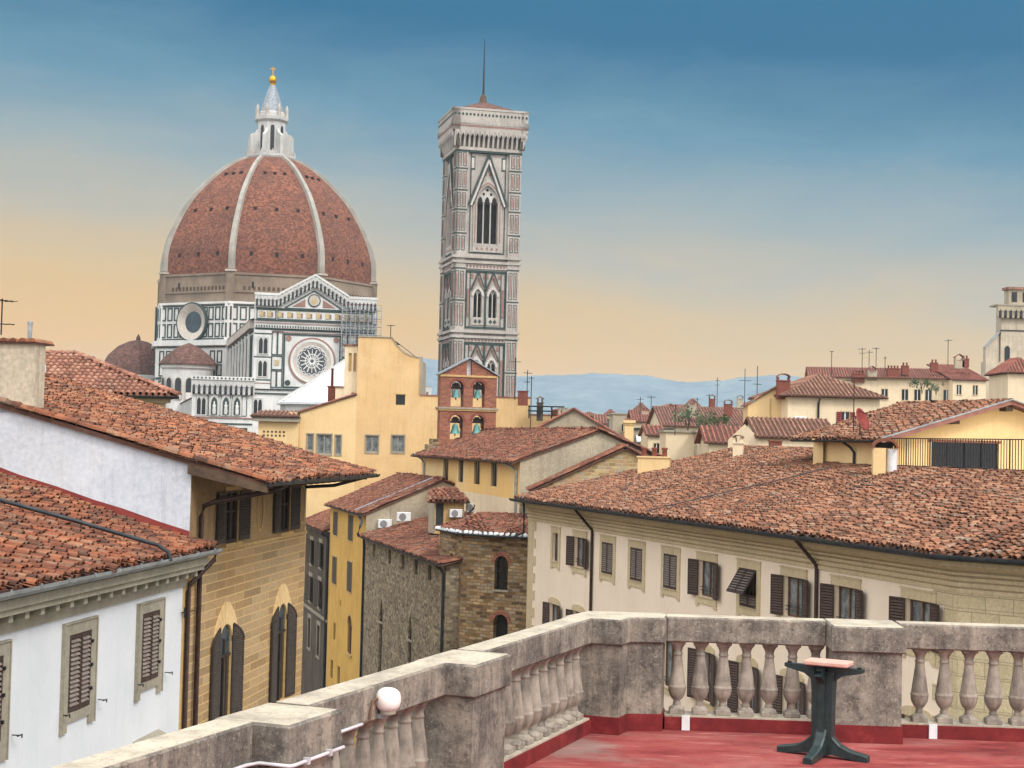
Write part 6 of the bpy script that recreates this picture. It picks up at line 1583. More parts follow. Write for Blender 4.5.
# ================================================================== campanile
CKP = at(452, 300, 298)
CW = 13.2
CK = Fr(CKP.to_2d(), (0.970, 0.243))
cm_ = thing('campanile', 'tall square marble bell tower with pointed windows and a mast on its low roof', 'bell tower', CK.pt(CW/2, 0, CW/2))
faces = [CK, Fr(CK.pt(CW, 0, 0).to_2d(), CK.inn), Fr(CK.pt(CW, 0, CW).to_2d(), -CK.u), Fr(CK.pt(0, 0, CW).to_2d(), -CK.inn)]
for fi, fr in enumerate(faces):
    mb = MB(fr.M)
    bi = []
    for z0, z1 in ((44.5, 50.0), (29.2, 36.3)):
        for x0, x1 in ((4.05, 5.85), (7.35, 9.15)): bi.append((x0, x1, z0, z1, 'pointed', z1-1.4))
    wall_face(mb, 0, CW, 0, 77.2, 'tower_grey', [(4.3, 8.9, 58.9, 70.3, 'pointed', 67.2)]+bi, 1.3, 'void_dark', 'tower_grey'); mb.build('wall', cm_)
    mb = MB(fr.M)
    # tracery of the three-light window
    for x in (5.75, 7.3): mb.lathe([(0.16, 58.9), (0.16, 66.6), (0.26, 66.9)], 8, 'tower_pale', (x+0.07, 0.5, 0))
    mb.prism([(4.3, 67.0)]+arch_pts(4.3, 8.9, 67.2, 70.3, 'pointed', 10)+[(8.9, 67.0)], 0.35, 0.6, 'tower_pale')
    for x in (5.05, 6.6, 8.15): lancet(mb, x-0.5, x+0.5, 66.6, 67.2, 68.1, 0.06, 'void_dark', 0.35)
    for x, z in ((5.8, 68.6), (7.4, 68.6), (6.6, 69.4)): mb.prism([(x+0.28*math.cos(2*math.pi*i/8), z+0.28*math.sin(2*math.pi*i/8)) for i in range(8)], 0.30, 0.36, 'void_dark')
    A = arch_pts(3.5, 9.7, 67.2, 71.4, 'pointed', 12); B_ = arch_pts(4.3, 8.9, 67.2, 70.3, 'pointed', 12); mb.prism(A+B_[::-1], -0.35, 0.0, 'tower_grey')
    A2 = arch_pts(3.85, 9.35, 67.2, 70.9, 'pointed', 12); mb.prism([p for p in A2]+arch_pts(4.05, 9.15, 67.2, 70.6, 'pointed', 12)[::-1], -0.42, -0.3, 'marble_pink')
    for s_ in (0, 1):
        x = 3.5 if s_ == 0 else 8.9; fbox(mb, x, x+0.8, 58.4, 67.2, 0.35, 'tower_grey'); fbox(mb, x+0.3, x+0.5, 59, 67.0, 0.42, 'marble_pink')
    fbox(mb, 3.5, 9.7, 57.2, 58.5, 0.3, 'tower_grey')
    for i in range(5): mb.prism([(4.4+i*1.1+0.25*math.cos(q*math.pi/4), 57.85+0.25*math.sin(q*math.pi/4)) for q in range(8)], -0.36, -0.28, 'marble_pink')
    for sx in (-1, 1):
        mb.beam((6.6+sx*4.2, -0.4, 66.4), (6.6, -0.4, 76.4), 0.3, 0.36, 'marble_green'); mb.beam((6.6+sx*3.7, -0.44, 66.2), (6.6, -0.44, 75.2), 0.3, 0.4, 'tower_pale'); mb.beam((6.6+sx*3.1, -0.4, 66.5), (6.6, -0.4, 74.0), 0.2, 0.16, 'marble_green')
        fbox(mb, 6.6+sx*3.4-0.5, 6.6+sx*3.4+0.5, 73.2, 75.8, 0.1, 'marble_green') ; fbox(mb, 6.6+sx*3.4-0.3, 6.6+sx*3.4+0.3, 73.5, 75.5, 0.14, 'tower_pale')
        mb.prism([(6.6+sx*0.25, 72.2), (6.6+sx*1.3, 72.2), (6.6+sx*0.25, 74.2)], -0.1, 0, 'marble_pink')
    frame(mb, 2.7, 10.5, 56.9, 76.6, 0.22, 0.12); mb.build('trifora', cm_)
    for z0, z1, zt in ((44.5, 50.0, 53.6), (29.2, 36.3, 39.6)):
        mb = MB(fr.M); frame(mb, 1.95, 11.3, z0-2.2, zt, 0.4, 0.2); fbox(mb, 6.4, 6.8, z0-2.2, zt, 0.2, 'marble_green')
        frame(mb, 2.35, 3.3, z0-2.0, zt-0.3, 0.16, 0.14); fbox(mb, 2.62, 3.02, z0, z1, 0.16, 'marble_pink'); frame(mb, 9.9, 10.9, z0-2.0, zt-0.3, 0.16, 0.14); fbox(mb, 10.2, 10.6, z0, z1, 0.16, 'marble_pink')
        for x0, x1 in ((4.05, 5.85), (7.35, 9.15)):
            m = (x0+x1)/2
            A = arch_pts(x0-0.45, x1+0.45, z1-1.4, z1+0.7, 'pointed', 8); B_ = arch_pts(x0, x1, z1-1.4, z1, 'pointed', 8); mb.prism(A+B_[::-1], -0.25, 0, 'tower_pale')
            mb.lathe([(0.12, z0), (0.12, z1-1.5)], 8, 'tower_pale', (m, 0.4, 0)); mb.prism([(x0, z1-1.6)]+B_+[(x1, z1-1.6)], 0.45, 0.6, 'tower_pale')
            for xx in (m-0.44, m+0.44): lancet(mb, xx-0.34, xx+0.34, z1-1.7, z1-1.3, z1-0.7, 0.04, 'void_dark', 0.45)
            for sx in (-1, 1):
                mb.beam((m+sx*1.5, -0.3, z1-0.2), (m, -0.3, zt-0.3), 0.2, 0.34, 'marble_green'); mb.beam((m+sx*1.2, -0.32, z1-0.1), (m, -0.32, zt-1.0), 0.2, 0.2, 'marble_pink')
                fbox(mb, m+sx*1.3-0.25, m+sx*1.3+0.25, zt-1.6, zt-0.7, 0.12, 'marble_pink')
            fbox(mb, x0-0.45, x1+0.45, z0-1.5, z0-0.15, 0.2, 'tower_grey')
            for q in (x0+0.45, x1-0.45): mb.prism([(q-0.4, z0-0.8), (q, z0-0.35), (q+0.4, z0-0.8), (q, z0-1.25)], -0.26, 0, 'marble_green')
        mb.build('bifora_stage', cm_)
    mb = MB(fr.M)
    # corner piers with coloured panels
    for x0 in (-0.55, CW-2.05):
        x1 = x0+2.6
        fbox(mb, x0, x1, 0, 77.2, 0.55, 'tower_grey')
        for (za, zb) in ((57.0, 60.6), (60.8, 65.2), (65.4, 69.0), (69.2, 73.2), (73.4, 76.8), (42.4, 47.6), (47.8, 53.8), (27.5, 33.8), (34.0, 40.2)):
            fbox(mb, x0, x1, zb-0.05, zb+0.2, 0.62, 'marble_green')
            for q in (0.35, 1.45): frame(mb, x0+q, x0+q+0.8, za+0.35, zb-0.45, 0.12, 0.60, 'marble_green'); fbox(mb, x0+q+0.28, x0+q+0.52, za+0.8, zb-0.9, 0.61, 'marble_pink')
    for z in (54.9, 55.9, 40.4, 41.4):
        fbox(mb, -0.9, CW+0.9, z, z+0.5, 0.95 if z in (55.9, 41.4) else 0.75, 'tower_grey')
    fbox(mb, 1.9, CW-1.9, 53.9, 54.8, 0.3, 'tower_pale'); fbox(mb, 2.0, CW-2.0, 39.7, 40.3, 0.3, 'tower_pale')
    for i in range(12): fbox(mb, 2.2+i*0.74, 2.6+i*0.74, 54.1, 54.6, 0.34, 'marble_pink'); fbox(mb, 2.2+i*0.74, 2.6+i*0.74, 39.8, 40.2, 0.34, 'marble_pink')
    mb.build('corner_piers', cm_)
    mb = MB(fr.M)
    fbox(mb, -0.7, CW+0.7, 76.9, 77.5, 0.7, 'tower_grey'); fbox(mb, -0.6, CW+0.6, 76.5, 76.9, 0.62, 'marble_green')
    n = 15; s = (CW+2.4)/n
    for i in range(n):
        a = -1.2+i*s
        mb.prism([(0, 0)], 0, 0, 'tower_grey') if False else None
        mb.add([(a, -0.6, 77.5), (a+s*0.4, -0.6, 77.5), (a+s*0.4, -1.75, 80.6), (a, -1.75, 80.6), (a, 0, 80.6), (a+s*0.4, 0, 80.6), (a, 0, 77.5), (a+s*0.4, 0, 77.5)], [(0, 1, 2, 3), (0, 3, 4, 6), (1, 7, 5, 2)], 'tower_pale')
        mb.prism([(a+s*0.4, 80.6), (a+s*0.4, 79.4), (a+s*0.7, 80.1), (a+s, 79.4), (a+s, 80.6)], -1.7, -1.5, 'tower_grey')
    fbox(mb, -1.2, CW+1.2, 77.5, 80.6, 0.62, 'dark_grey_plaster')  # wall behind the corbels, shade between the brackets put into its dark colour
    fbox(mb, -1.6, CW+1.6, 80.6, 81.3, 1.6, 'tower_grey'); fbox(mb, -1.65, CW+1.65, 81.3, 81.6, 1.65, 'marble_pink'); fbox(mb, -1.7, CW+1.7, 81.6, 82.6, 1.7, 'tower_grey')
    fbox(mb, -1.6, CW+1.6, 82.6, 84.6, 1.6, 'tower_grey'); fbox(mb, -1.72, CW+1.72, 84.6, 85.0, 1.72, 'tower_grey')
    for i in range(20): mb.prism([(-1.2+i*0.82+0.25*math.cos(q*math.pi/3), 83.7+0.3*math.sin(q*math.pi/3)) for q in range(6)], -1.65, -1.55, 'marble_green')
    mb.box(-1.75, CW+1.75, -1.75, 3, 81.8, 82.0, 'tower_grey'); mb.build('gallery', cm_)
mb = MB(CK.M); h = CW/2
mb.add([(-0.6, -0.6, 84.9), (CW+0.6, -0.6, 84.9), (CW+0.6, CW+0.6, 84.9), (-0.6, CW+0.6, 84.9), (h, h, 88.0)], [(0, 1, 4), (1, 2, 4), (2, 3, 4), (3, 0, 4)], 'old_tile')
mb.lathe([(1.3, 87.0), (0.9, 87.7), (0.7, 88.9), (0.3, 89.4)], 10, 'eave_wood', (h, h, 0)); mb.build('roof', cm_)
mb = MB(CK.M); mb.lathe([(0.25, 89.4), (0.16, 94), (0.06, 100.6)], 6, 'iron', (h, h, 0)); mb.build('mast', cm_)
cm_.scale = (0.91, 0.91, 1.0); cm_.location.x += 0.1

# ================================================================== baptistery roof
bp = thing('baptistery', 'baptistery with a white marble pyramid roof in front of the cathedral', 'baptistery', (-23.3, 225, 0))
BM = Matrix.Translation((-23.3, 225, 0)) @ Matrix.Rotation(math.atan2(0.243, 0.97), 4, 'Z')
mb = MB(BM); mb.loft([[(x, y, z) for x, y in octo(10.6)] for z in (0, 25.1)], 'marble_white'); mb.build('wall', bp)
mb = MB(BM); mb.loft([[(x, y, z) for x, y in octo(R)] for R, z in ((11.2, 25.1), (11.2, 25.4), (0.6, 32.2))], 'bapt_marble'); mb.build('roof', bp)
mb = MB(BM)
for x, y in octo(11.0): mb.beam((x, y, 25.5), (x*0.05, y*0.05, 32.2), 0.4, 0.25, 'marble_white')
mb.build('hip_ribs', bp)

# ================================================================== big yellow house with the curved parapet
YF = Fr((-9.0017, 125.0), (1, 0.0))
yb = thing('tall_yellow_house', 'tall plain yellow house whose parapet drops in a curve, in front of the cathedral', 'building', YF.pt(-1, 0, 4))
yo = [(-2.68, -1.66, 19.4, 20.75), (-0.58, 0.44, 19.45, 20.8), (-0.34, 0.41, 23.28, 24.12)]
tri_ = [(-7.42, -6.9, 19.45, 20.75), (-6.62, -5.42, 19.15, 20.75), (-5.12, -4.66, 19.15, 20.7)]
mb = MB(YF.M)
wall_face(mb, -3.5, 1.6, 8, 27.0, 'yellow_plaster', yo, 0.2)
mb.ngon([(-3.5, 0, 27.0), (1.6, 0, 27.0), (1.36, 0, 27.1), (0.8, 0, 27.2), (0.31, 0, 27.42), (-0.05, 0, 27.7), (-0.36, 0, 28.05), (-0.6, 0, 28.4), (-0.78, 0, 28.66), (-3.5, 0, 28.68)], 'yellow_plaster')
wall_face(mb, -8.04, -3.5, 8, 22.5, 'pale_yellow_plaster', tri_, 0.2); mb.ngon([(-8.04, 0, 22.5), (-3.5, 0, 22.5), (-3.5, 0, 23.95)], 'pale_yellow_plaster')
wall_face(mb, 1.6, 10.5, 8, 24.05, 'yellow_plaster'); wall_face(mb, 10.5, 12.7, 8, 22.7, 'yellow_plaster')
mb.quad((-3.5, 0, 22), (-3.5, 9, 22), (-3.5, 9, 28.6), (-3.5, 0, 28.68), 'pale_yellow_plaster')
mb.quad((12.7, 0, 8), (12.7, 9, 8), (12.7, 9, 22.7), (12.7, 0, 22.7), 'yellow_plaster'); mb.quad((1.6, 0, 24.05), (1.6, 8, 24.05), (1.6, 8, 27), (1.6, 0, 27), 'grey_trim'); mb.quad((10.5, 0, 22.7), (10.5, 5, 22.7), (10.5, 5, 24.05), (10.5, 0, 24.05), 'yellow_plaster')
mb.add([(-3.5, 0.25, 28.68), (-0.78, 0.25, 28.66), (-0.78, 9, 28.66), (-3.5, 9, 28.68), (1.6, 0.25, 26.9), (1.6, 9, 26.9)], [(0, 1, 2, 3), (1, 4, 5, 2)], 'roof_far'); mb.quad((1.6, 0.3, 24.0), (10.5, 0.3, 24.0), (10.5, 8, 24.0), (1.6, 8, 24.0), 'roof_far'); mb.build('wall', yb)
mb = MB(YF.M); q = [(-3.55, 28.7), (-0.76, 28.68), (-0.34, 28.06), (-0.02, 27.74), (0.33, 27.46), (0.8, 27.24), (1.36, 27.13), (1.66, 27.06)]
for (xa, za), (xb, zb) in zip(q[:-1], q[1:]): mb.beam((xa, 0.1, za+0.03), (xb, 0.1, zb+0.03), 0.34, 0.07, 'grey_trim')
mb.box(1.6, 10.55, -0.05, 0.3, 24.05, 24.15, 'roof_far_red'); mb.box(10.5, 12.75, -0.05, 0.3, 22.7, 22.8, 'roof_far_red'); mb.box(1.58, 1.75, -0.1, 0.3, 24.2, 27.2, 'grey_trim'); mb.build('coping', yb)
mb = MB(YF.M @ Matrix.Translation((0, 0.6, 0))); wall_face(mb, -4.62, -3.51, 22, 28.0, 'pale_plaster', [(-4.3, -4.05, 25.9, 27.4), (-3.9, -3.66, 25.9, 27.4), (-4.0, -3.7, 22.9, 24.2)], 0.15, 'ochre_trim'); mb.quad((-4.62, 0, 22), (-4.62, 5, 22), (-4.62, 5, 28), (-4.62, 0, 28), 'pale_plaster'); mb.box(-4.8, -3.5, -0.12, 5, 28.0, 28.12, 'roof_far_brown'); mb.box(-5.3, -4.62, 0.0, 3, 22, 24.6, 'pale_plaster'); mb.box(-5.4, -4.62, -0.1, 3, 24.6, 24.7, 'roof_far_brown'); mb.build('stair_turret', yb)
for i, (a, b, c, d) in enumerate(yo[:2]+tri_):
    w = surround(YF.M, yb, a, b, c, d, 0.07, 'grey_trim', 0.04, 0.1, 0.1)
    pane(YF.M, a, b, c, d, w, 0.12, 'curtain_glass', 'grey_trim', 1 if b-a > 0.6 else 0, (), 0.08)
mb = MB(YF.M); a, b, c, d = yo[2]; mb.box(a-0.06, b+0.06, -0.04, 0, d, d+0.08, 'ochre_trim'); mb.box(a, b, 0.1, 0.14, c, d, 'dark_glass'); mb.build('window', yb)
mb = MB(); roof_plane(mb, [YF.pt(-8.2, 22.5, -0.15), YF.pt(-8.2, 22.5, 5), YF.pt(-3.5, 24.1, 5), YF.pt(-3.5, 24.1, -0.15)], 'ribs', 'roof_far_red', rib=0.35)
mb.build('roof', yb)
an = thing('low_yellow_annex', 'low pale yellow annex with a flat cornice beside the tall yellow house', 'building', YF.pt(-10, 0, 2))
mb = MB(YF.M); mb.box(-11.3, -8.06, -0.4, 5, 8, 21.7, 'pale_yellow_plaster'); mb.box(-9.0, -8.06, 0.2, 5, 21.7, 22.5, 'pale_yellow_plaster'); mb.build('wall', an)
mb = MB(YF.M); mb.box(-11.75, -8.0, -0.85, 5, 21.7, 22.0, 'grey_trim'); mb.box(-11.85, -7.95, -0.95, 5, 22.0, 22.12, 'dark_gutter'); mb.build('cornice', an)
mb = MB(); roof_plane(mb, [YF.pt(-11.9, 22.15, -1.0), YF.pt(-7.95, 22.15, -1.0), YF.pt(-8.3, 22.6, 1.4), YF.pt(-11.3, 22.6, 1.4)], 'ribs', 'roof_far_brown', rib=0.35); mb.build('roof', an)
mb = MB(YF.M)
for r_ in range(2):
    for i in range(6): mb.box(-10.9+i*0.32, -10.75+i*0.32, -0.43, -0.4, 20.5+r_*0.3, 20.65+r_*0.3, 'eave_wood')
mb.build('vent_holes', an)
for i, (px, py, d, h, lab) in enumerate(((332, 389, 128, 1.0, 'slim brick chimney with a long pot on the annex roof'), (427, 392, 0, 0, ''))):
    if not lab: continue
    p = at(px, py, d); c = thing('roof_chimney', lab, 'chimney', p, 'chimneys'); mb = MB(Matrix.Translation(p)); mb.box(-0.3, 0.3, -0.3, 0.3, -1.5, 0.15, 'brick_dark'); mb.box(-0.36, 0.36, -0.36, 0.36, 0.15, 0.25, 'brick_dark'); mb.build('stack', c); mb = MB(Matrix.Translation(p)); mb.lathe([(0.12, 0.25), (0.1, 1.6), (0.14, 1.62), (0.14, 1.7)], 8, 'brick_dark'); mb.build('pot', c)
chimney('roof_chimney', 'pair of brick pots where the annex roof meets the stair turret', at(352, 396, 128), 0.8, 0.5, 0.3, 'brick_dark', 'pots', 0, 'chimneys')

# ================================================================== tiled house behind the ochre palazzo
th = thing('hipped_tile_house', 'house with a regular orange pantile hip roof behind the plastered chimney', 'house', (-18, 66, 5))
hq = lambda k: [(-26, 62.7-k), (-14.1+k, 62.7-k), (-17.6+k, 73), (-26, 73)]
mb = MB(); mb.vprism(hq(0), 5, 21.9, 'ochre_trim'); mb.build('wall', th)
mb = MB(); mb.vprism(hq(0.15), 21.55, 21.75, 'trim_stone'); mb.vprism(hq(0.4), 21.75, 21.95, 'trim_stone'); mb.build('cornice', th)
mb = MB(); roof_plane(mb, [(-26, 62.0, 22.05), (-13.3, 62.0, 22.05), (-18.7, 66.4, 23.85), (-26, 66.4, 23.85)], 'tiles', 'tile_fresh', 0.25, 0.38, 4, 0.2, 91)
roof_plane(mb, [(-13.3, 62.0, 22.05), (-17.0, 73, 22.05), (-18.7, 66.4, 23.85)], 'tiles', 'tile_fresh', 0.25, 0.38, 4, 0.2, 92); ridge_tiles(mb, (-13.3, 62.0, 22.1), (-18.7, 66.4, 23.88), 'tile_fresh', 0.13); ridge_tiles(mb, (-26, 66.4, 23.88), (-18.7, 66.4, 23.88), 'tile_fresh', 0.13); mb.build('roof', th)
gutter(Matrix.Identity(4), th, -26, -13.3, 61.93, 22.0, 0.1, 'dark_gutter')
mb = MB(); p = at(42, 382, 61); mb.box(p.x-0.2, p.x+0.2, p.y, p.y+0.3, p.z-1, p.z+0.25, 'tile_red'); mb.box(p.x-0.05, p.x+0.08, p.y-0.1, p.y+0.2, p.z, p.z+0.7, 'white_paint'); tag(mb.build('vent_stub'), 'stubby pale roof vent on the orange hip roof beside the plastered chimney', 'vent')

# ================================================================== houses of the middle distance
def block(name, label, cat, px0, px1, py_eave, d, z_low, depth, wall, roof, rise, kind='gable_side', wins=(), over=0.4, yaw=0.0, group=None, roofkind='ribs', rib=0.33):
    """a house whose front spans px0..px1 at distance d, eave at py_eave"""
    A, Bp = at(px0, py_eave, d), at(px1, py_eave, d); ze = (A.z+Bp.z)/2; w = Bp.x-A.x
    c_, s_ = math.cos(yaw), math.sin(yaw)
    fr = Fr((A.x, A.y), (c_, s_)); w = w/c_
    t = thing(name, label, cat, fr.pt(w/2, z_low, depth/2), group)
    mb = MB(fr.M)
    wall_face(mb, 0, w, z_low, ze, wall, wins, 0.2)
    mb.quad((0, 0, z_low), (0, depth, z_low), (0, depth, ze), (0, 0, ze), wall); mb.quad((w, 0, z_low), (w, depth, z_low), (w, depth, ze), (w, 0, ze), wall)
    P = lambda u, y, z: fr.pt(u, z, y)
    rb = MB(); sl_ = rise/(depth/2) if kind == 'gable_side' else rise/(w/2) if kind == 'gable_front' else 0
    o = over
    if kind == 'gable_side':
        mb.ngon([(0, 0, ze), (0, depth, ze), (0, depth/2, ze+rise)], wall); mb.ngon([(w, 0, ze), (w, depth, ze), (w, depth/2, ze+rise)], wall)
        roof_plane(rb, [P(-o, -o, ze-o*sl_+0.12), P(w+o, -o, ze-o*sl_+0.12), P(w+o, depth/2, ze+rise+0.12), P(-o, depth/2, ze+rise+0.12)], roofkind, roof, rib=rib)
        roof_plane(rb, [P(-o, depth+o, ze-o*sl_+0.12), P(w+o, depth+o, ze-o*sl_+0.12), P(w+o, depth/2, ze+rise+0.12), P(-o, depth/2, ze+rise+0.12)], 'plain', roof)
    elif kind == 'gable_front':
        mb.ngon([(0, 0, ze), (w, 0, ze), (w/2, 0, ze+rise)], wall)
        for s1, s2 in ((-o, w/2), (w+o, w/2)): roof_plane(rb, [P(s1, -o, ze-o*sl_+0.1), P(s1, depth, ze-o*sl_+0.1), P(s2, depth, ze+rise+0.1), P(s2, -o, ze+rise+0.1)], roofkind, roof, rib=rib)
    elif kind == 'hip':
        r = min(w, depth)/2; q = [(-o, -o), (w+o, -o), (w+o, depth+o), (-o, depth+o)]
        if w >= depth: r0_, r1_ = (r, depth/2), (w-r, depth/2)
        else: r0_, r1_ = (w/2, r), (w/2, depth-r)
        zz = ze+0.1
        if w >= depth: pl = [(q[0], q[1], r1_, r0_), (q[1], q[2], r1_), (q[2], q[3], r0_, r1_), (q[3], q[0], r0_)]
        else: pl = [(q[0], q[1], r0_), (q[1], q[2], r1_, r0_), (q[2], q[3], r1_), (q[3], q[0], r0_, r1_)]
        for f_ in pl: roof_plane(rb, [P(f_[0][0], f_[0][1], zz), P(f_[1][0], f_[1][1], zz)]+[P(x, y, zz+rise) for x, y in f_[2:]], roofkind, roof, rib=rib)
    elif kind == 'shed':
        roof_plane(rb, [P(-o, -o, ze), P(w+o, -o, ze), P(w+o, depth, ze+rise), P(-o, depth, ze+rise)], roofkind, roof, rib=rib)
    else:
        rb.M = fr.M; rb.box(-0.15, w+0.15, -0.15, depth, ze, ze+0.18, roof)
    mb.build('wall', t); rb.build('roof', t)
    for a, b, c, dd in wins:
        x = MB(fr.M); x.box(a-0.08, a, -0.03, 0, c, dd, 'trim_stone'); x.box(b, b+0.08, -0.03, 0, c, dd, 'trim_stone'); x.box(a-0.08, b+0.08, -0.03, 0, dd, dd+0.1, 'trim_stone'); x.box(a-0.12, b+0.12, -0.08, 0, c-0.1, c, 'trim_stone')
        wn_ = x.build('window', t); x = MB(fr.M); x.box(a, b, 0.1, 0.13, c, dd, 'dark_glass'); x.box((a+b)/2-0.04, (a+b)/2+0.04, 0.06, 0.098, c, dd, 'white_paint'); x.build('pane', wn_)
    return t, fr, w, ze

block('grey_gable_house', 'bare grey gabled wall with tile edging just behind the church hall ridge', 'house', 520, 626, 440, 103, 10, 8, 'worn_grey_plaster', 'roof_far_red', 2.0, 'gable_front', (), 0.2)
block('brick_block', 'small grey brown block with a low pyramid roof left of the far houses', 'house', 580, 599, 417, 260, 10, 4, 'dark_grey_plaster', 'roof_far_brown', 0.8, 'hip')
block('grey_block', 'low flat grey block between the pyramid roof and the taller grey wall', 'house', 600, 613, 419, 240, 10, 6, 'dark_grey_plaster', 'grey_trim', 0, 'flat')
block('grey_tower_house', 'taller grey flat topped house with one dark window', 'house', 613, 633, 414.5, 210, 10, 8, 'worn_grey_plaster', 'grey_trim', 0, 'flat', [(1.2, 1.8, 22.3, 23.3)])
block('red_roof_house', 'far house with a bright red roof and white eaves band', 'house', 634, 662, 422, 200, 10, 9, 'pale_plaster', 'roof_far_red', 1.5, 'gable_side')
block('white_gable_house', 'far white gabled wall beside the bright red roof', 'house', 658, 683, 416, 215, 10, 12, 'pale_plaster', 'roof_far', 1.6, 'gable_front')
block('broad_brown_roof', 'broad low house under a wide dull red roof with terrace plants', 'house', 664, 746, 427, 170, 10, 20, 'pale_plaster', 'roof_far', 2.3, 'gable_side')
block('terrace_house', 'far pale house with a long flat terrace along its top', 'house', 703, 748, 408, 230, 10, 8, 'pale_plaster', 'grey_trim', 0, 'flat', [(2.6, 3.6, 23.6, 25.0)])
t_, f_, w_2, z_2 = block('awning_house', 'low grey house with white awnings under a flat roof edge', 'house', 634, 672, 430, 140, 10, 6, 'grey_trim', 'dark_gutter', 0, 'flat')
for a, b in ((0.2, 1.6), (2.0, 3.4)):
    mb = MB(f_.M); mb.add([(a, -0.05, z_2-0.5), (b, -0.05, z_2-0.5), (b, -0.7, z_2-0.95), (a, -0.7, z_2-0.95), (b, -0.7, z_2-1.1), (a, -0.7, z_2-1.1)], [(0, 1, 2, 3), (3, 2, 4, 5)], 'awning_white'); mb.build('awning', t_)
block('pale_wall_house', 'pale flat roofed house with a blank wall behind the low cream chimney', 'house', 666, 697, 432.5, 120, 10, 5, 'pale_plaster', 'grey_trim', 0, 'flat')
block('narrow_grey_house', 'narrow grey rendered house between the pale blank wall and the red ribbed roof', 'house', 697.5, 708, 432.5, 118, 10, 5, 'worn_grey_plaster', 'grey_trim', 0, 'flat')
block('ribbed_roof_house', 'small pale house with a bright red ribbed roof', 'house', 709, 745, 442.5, 108, 10, 5, 'pale_plaster', 'roof_far_red', 1.0, 'gable_side', rib=0.34)
yt = at(629, 421, 115); t = thing('yellow_pillar', 'yellow chimney pillar with a moulded cap at the foot of the grey gable', 'chimney', yt, 'chimneys'); mb = MB(Matrix.Translation(yt)); mb.box(-0.33, 0.33, -0.4, 0.4, -3, -0.15, 'pale_yellow_plaster'); mb.build('stack', t); mb = MB(Matrix.Translation(yt)); mb.box(-0.46, 0.46, -0.5, 0.5, -0.15, 0.05, 'pale_yellow_plaster'); mb.box(-0.40, 0.40, -0.45, 0.45, -0.3, -0.15, 'ochre_trim'); mb.box(-0.3, 0.3, -0.4, 0.4, 0.05, 0.2, 'roof_far'); mb.build('cap', t)
# pale gabled house in front of the palazzo attic
G2, gf, gw2, gz2 = block('pale_gabled_house', 'pale house with a brown ribbed roof just left of the yellow attic', 'house', 759, 835, 438, 88, 12, 5.0, 'pale_plaster', 'roof_far_brown', 1.05, 'gable_side', over=0.25, rib=0.27, yaw=0.05)
mb = MB(gf.M); mb.ngon([(-1.6, 0.9, 12), (0.0, 0, 12), (0.0, 0, gz2-0.05), (-0.75, 0.4, gz2+0.72), (-1.6, 0.9, gz2-0.2)], 'pale_plaster'); mb.build('side_gable', G2)
cbk = at(776, 446, 86); t = thing('square_chimney', 'square red brick vent in front of the pale gabled house', 'chimney', cbk, 'chimneys'); mb = MB(Matrix.Translation(cbk)); mb.box(-0.33, 0.33, 0, 0.5, -1.2, 0.25, 'brick_dark'); mb.build('stack', t); mb = MB(Matrix.Translation(cbk)); mb.box(-0.38, 0.38, -0.05, 0.55, 0.25, 0.33, 'tile_red'); mb.build('lid', t)
# hip-roofed house
hfX = at(788, 398, 110)
H1, hf1, hw1, hz1 = block('hip_roof_house', 'cream house with a brown hip roof, shuttered windows and a dark downpipe', 'house', 788, 882, 398, 110, 12, 9.0, 'pale_plaster', 'roof_far_brown', 1.75, 'hip', [(3.9, 4.5, 22.1, 23.2), (6.0, 6.5, 22.6, 23.2)], 0.5, 0.10, None, 'ribs', 0.3)
mb = MB(hf1.M); mb.tube([(2.2, -0.5, hz1), (2.2, -0.1, hz1-0.4), (2.2, -0.08, 14)], 0.08, 'dark_gutter', 6); mb.build('downpipe', H1)
for a in (3.55, 4.55): shutter(hf1.M, a, a+0.35, 22.1, 23.2, H1, 'flashing_red', 0, 'l', -0.02, 0.12)
gh1 = thing('yellow_side_gable', 'plain yellow house side with a sloping roof edge, left of the brown hip roof', 'house', at(770, 420, 112)); Yg = Fr(at(748, 404, 112).to_2d(), (0.99, -0.1))
zA, zB = Yg.hit(748, 405)[1], Yg.hit(786, 388)[1]; uB = Yg.hit(790, 390)[0]
mb = MB(Yg.M); mb.prism([(0, 12), (uB, 12), (uB, zB), (uB*0.65, zB-0.05), (0, zA)], 0, 7, 'pale_yellow_plaster'); mb.box(uB*0.52, uB*0.56, -0.03, 0, zA-2.2, zA+0.5, 'ochre_trim'); mb.box(uB*0.52, uB*0.78, -0.05, 0, zA-2.3, zA-2.2, 'dark_gutter'); mb.build('wall', gh1)
mb = MB(Yg.M); mb.prism([(-0.15, zA), (uB*0.65, zB-0.02), (uB, zB+0.03), (uB, zB+0.16), (uB*0.65, zB+0.13), (-0.15, zA+0.14)], -0.2, 7.2, 'roof_far_brown'); mb.build('roof', gh1)
chimney('roof_chimney', 'broad dark brick chimney at the top of the yellow side gable', at(783, 391, 111), 0.9, 0.6, 0.7, 'brick_dark', 'tile', 0, 'chimneys')
ac_unit(at(800, 425, 108), 0, 'pale air conditioner on the wall of the cream hip roof house', 0.9, 0.6)
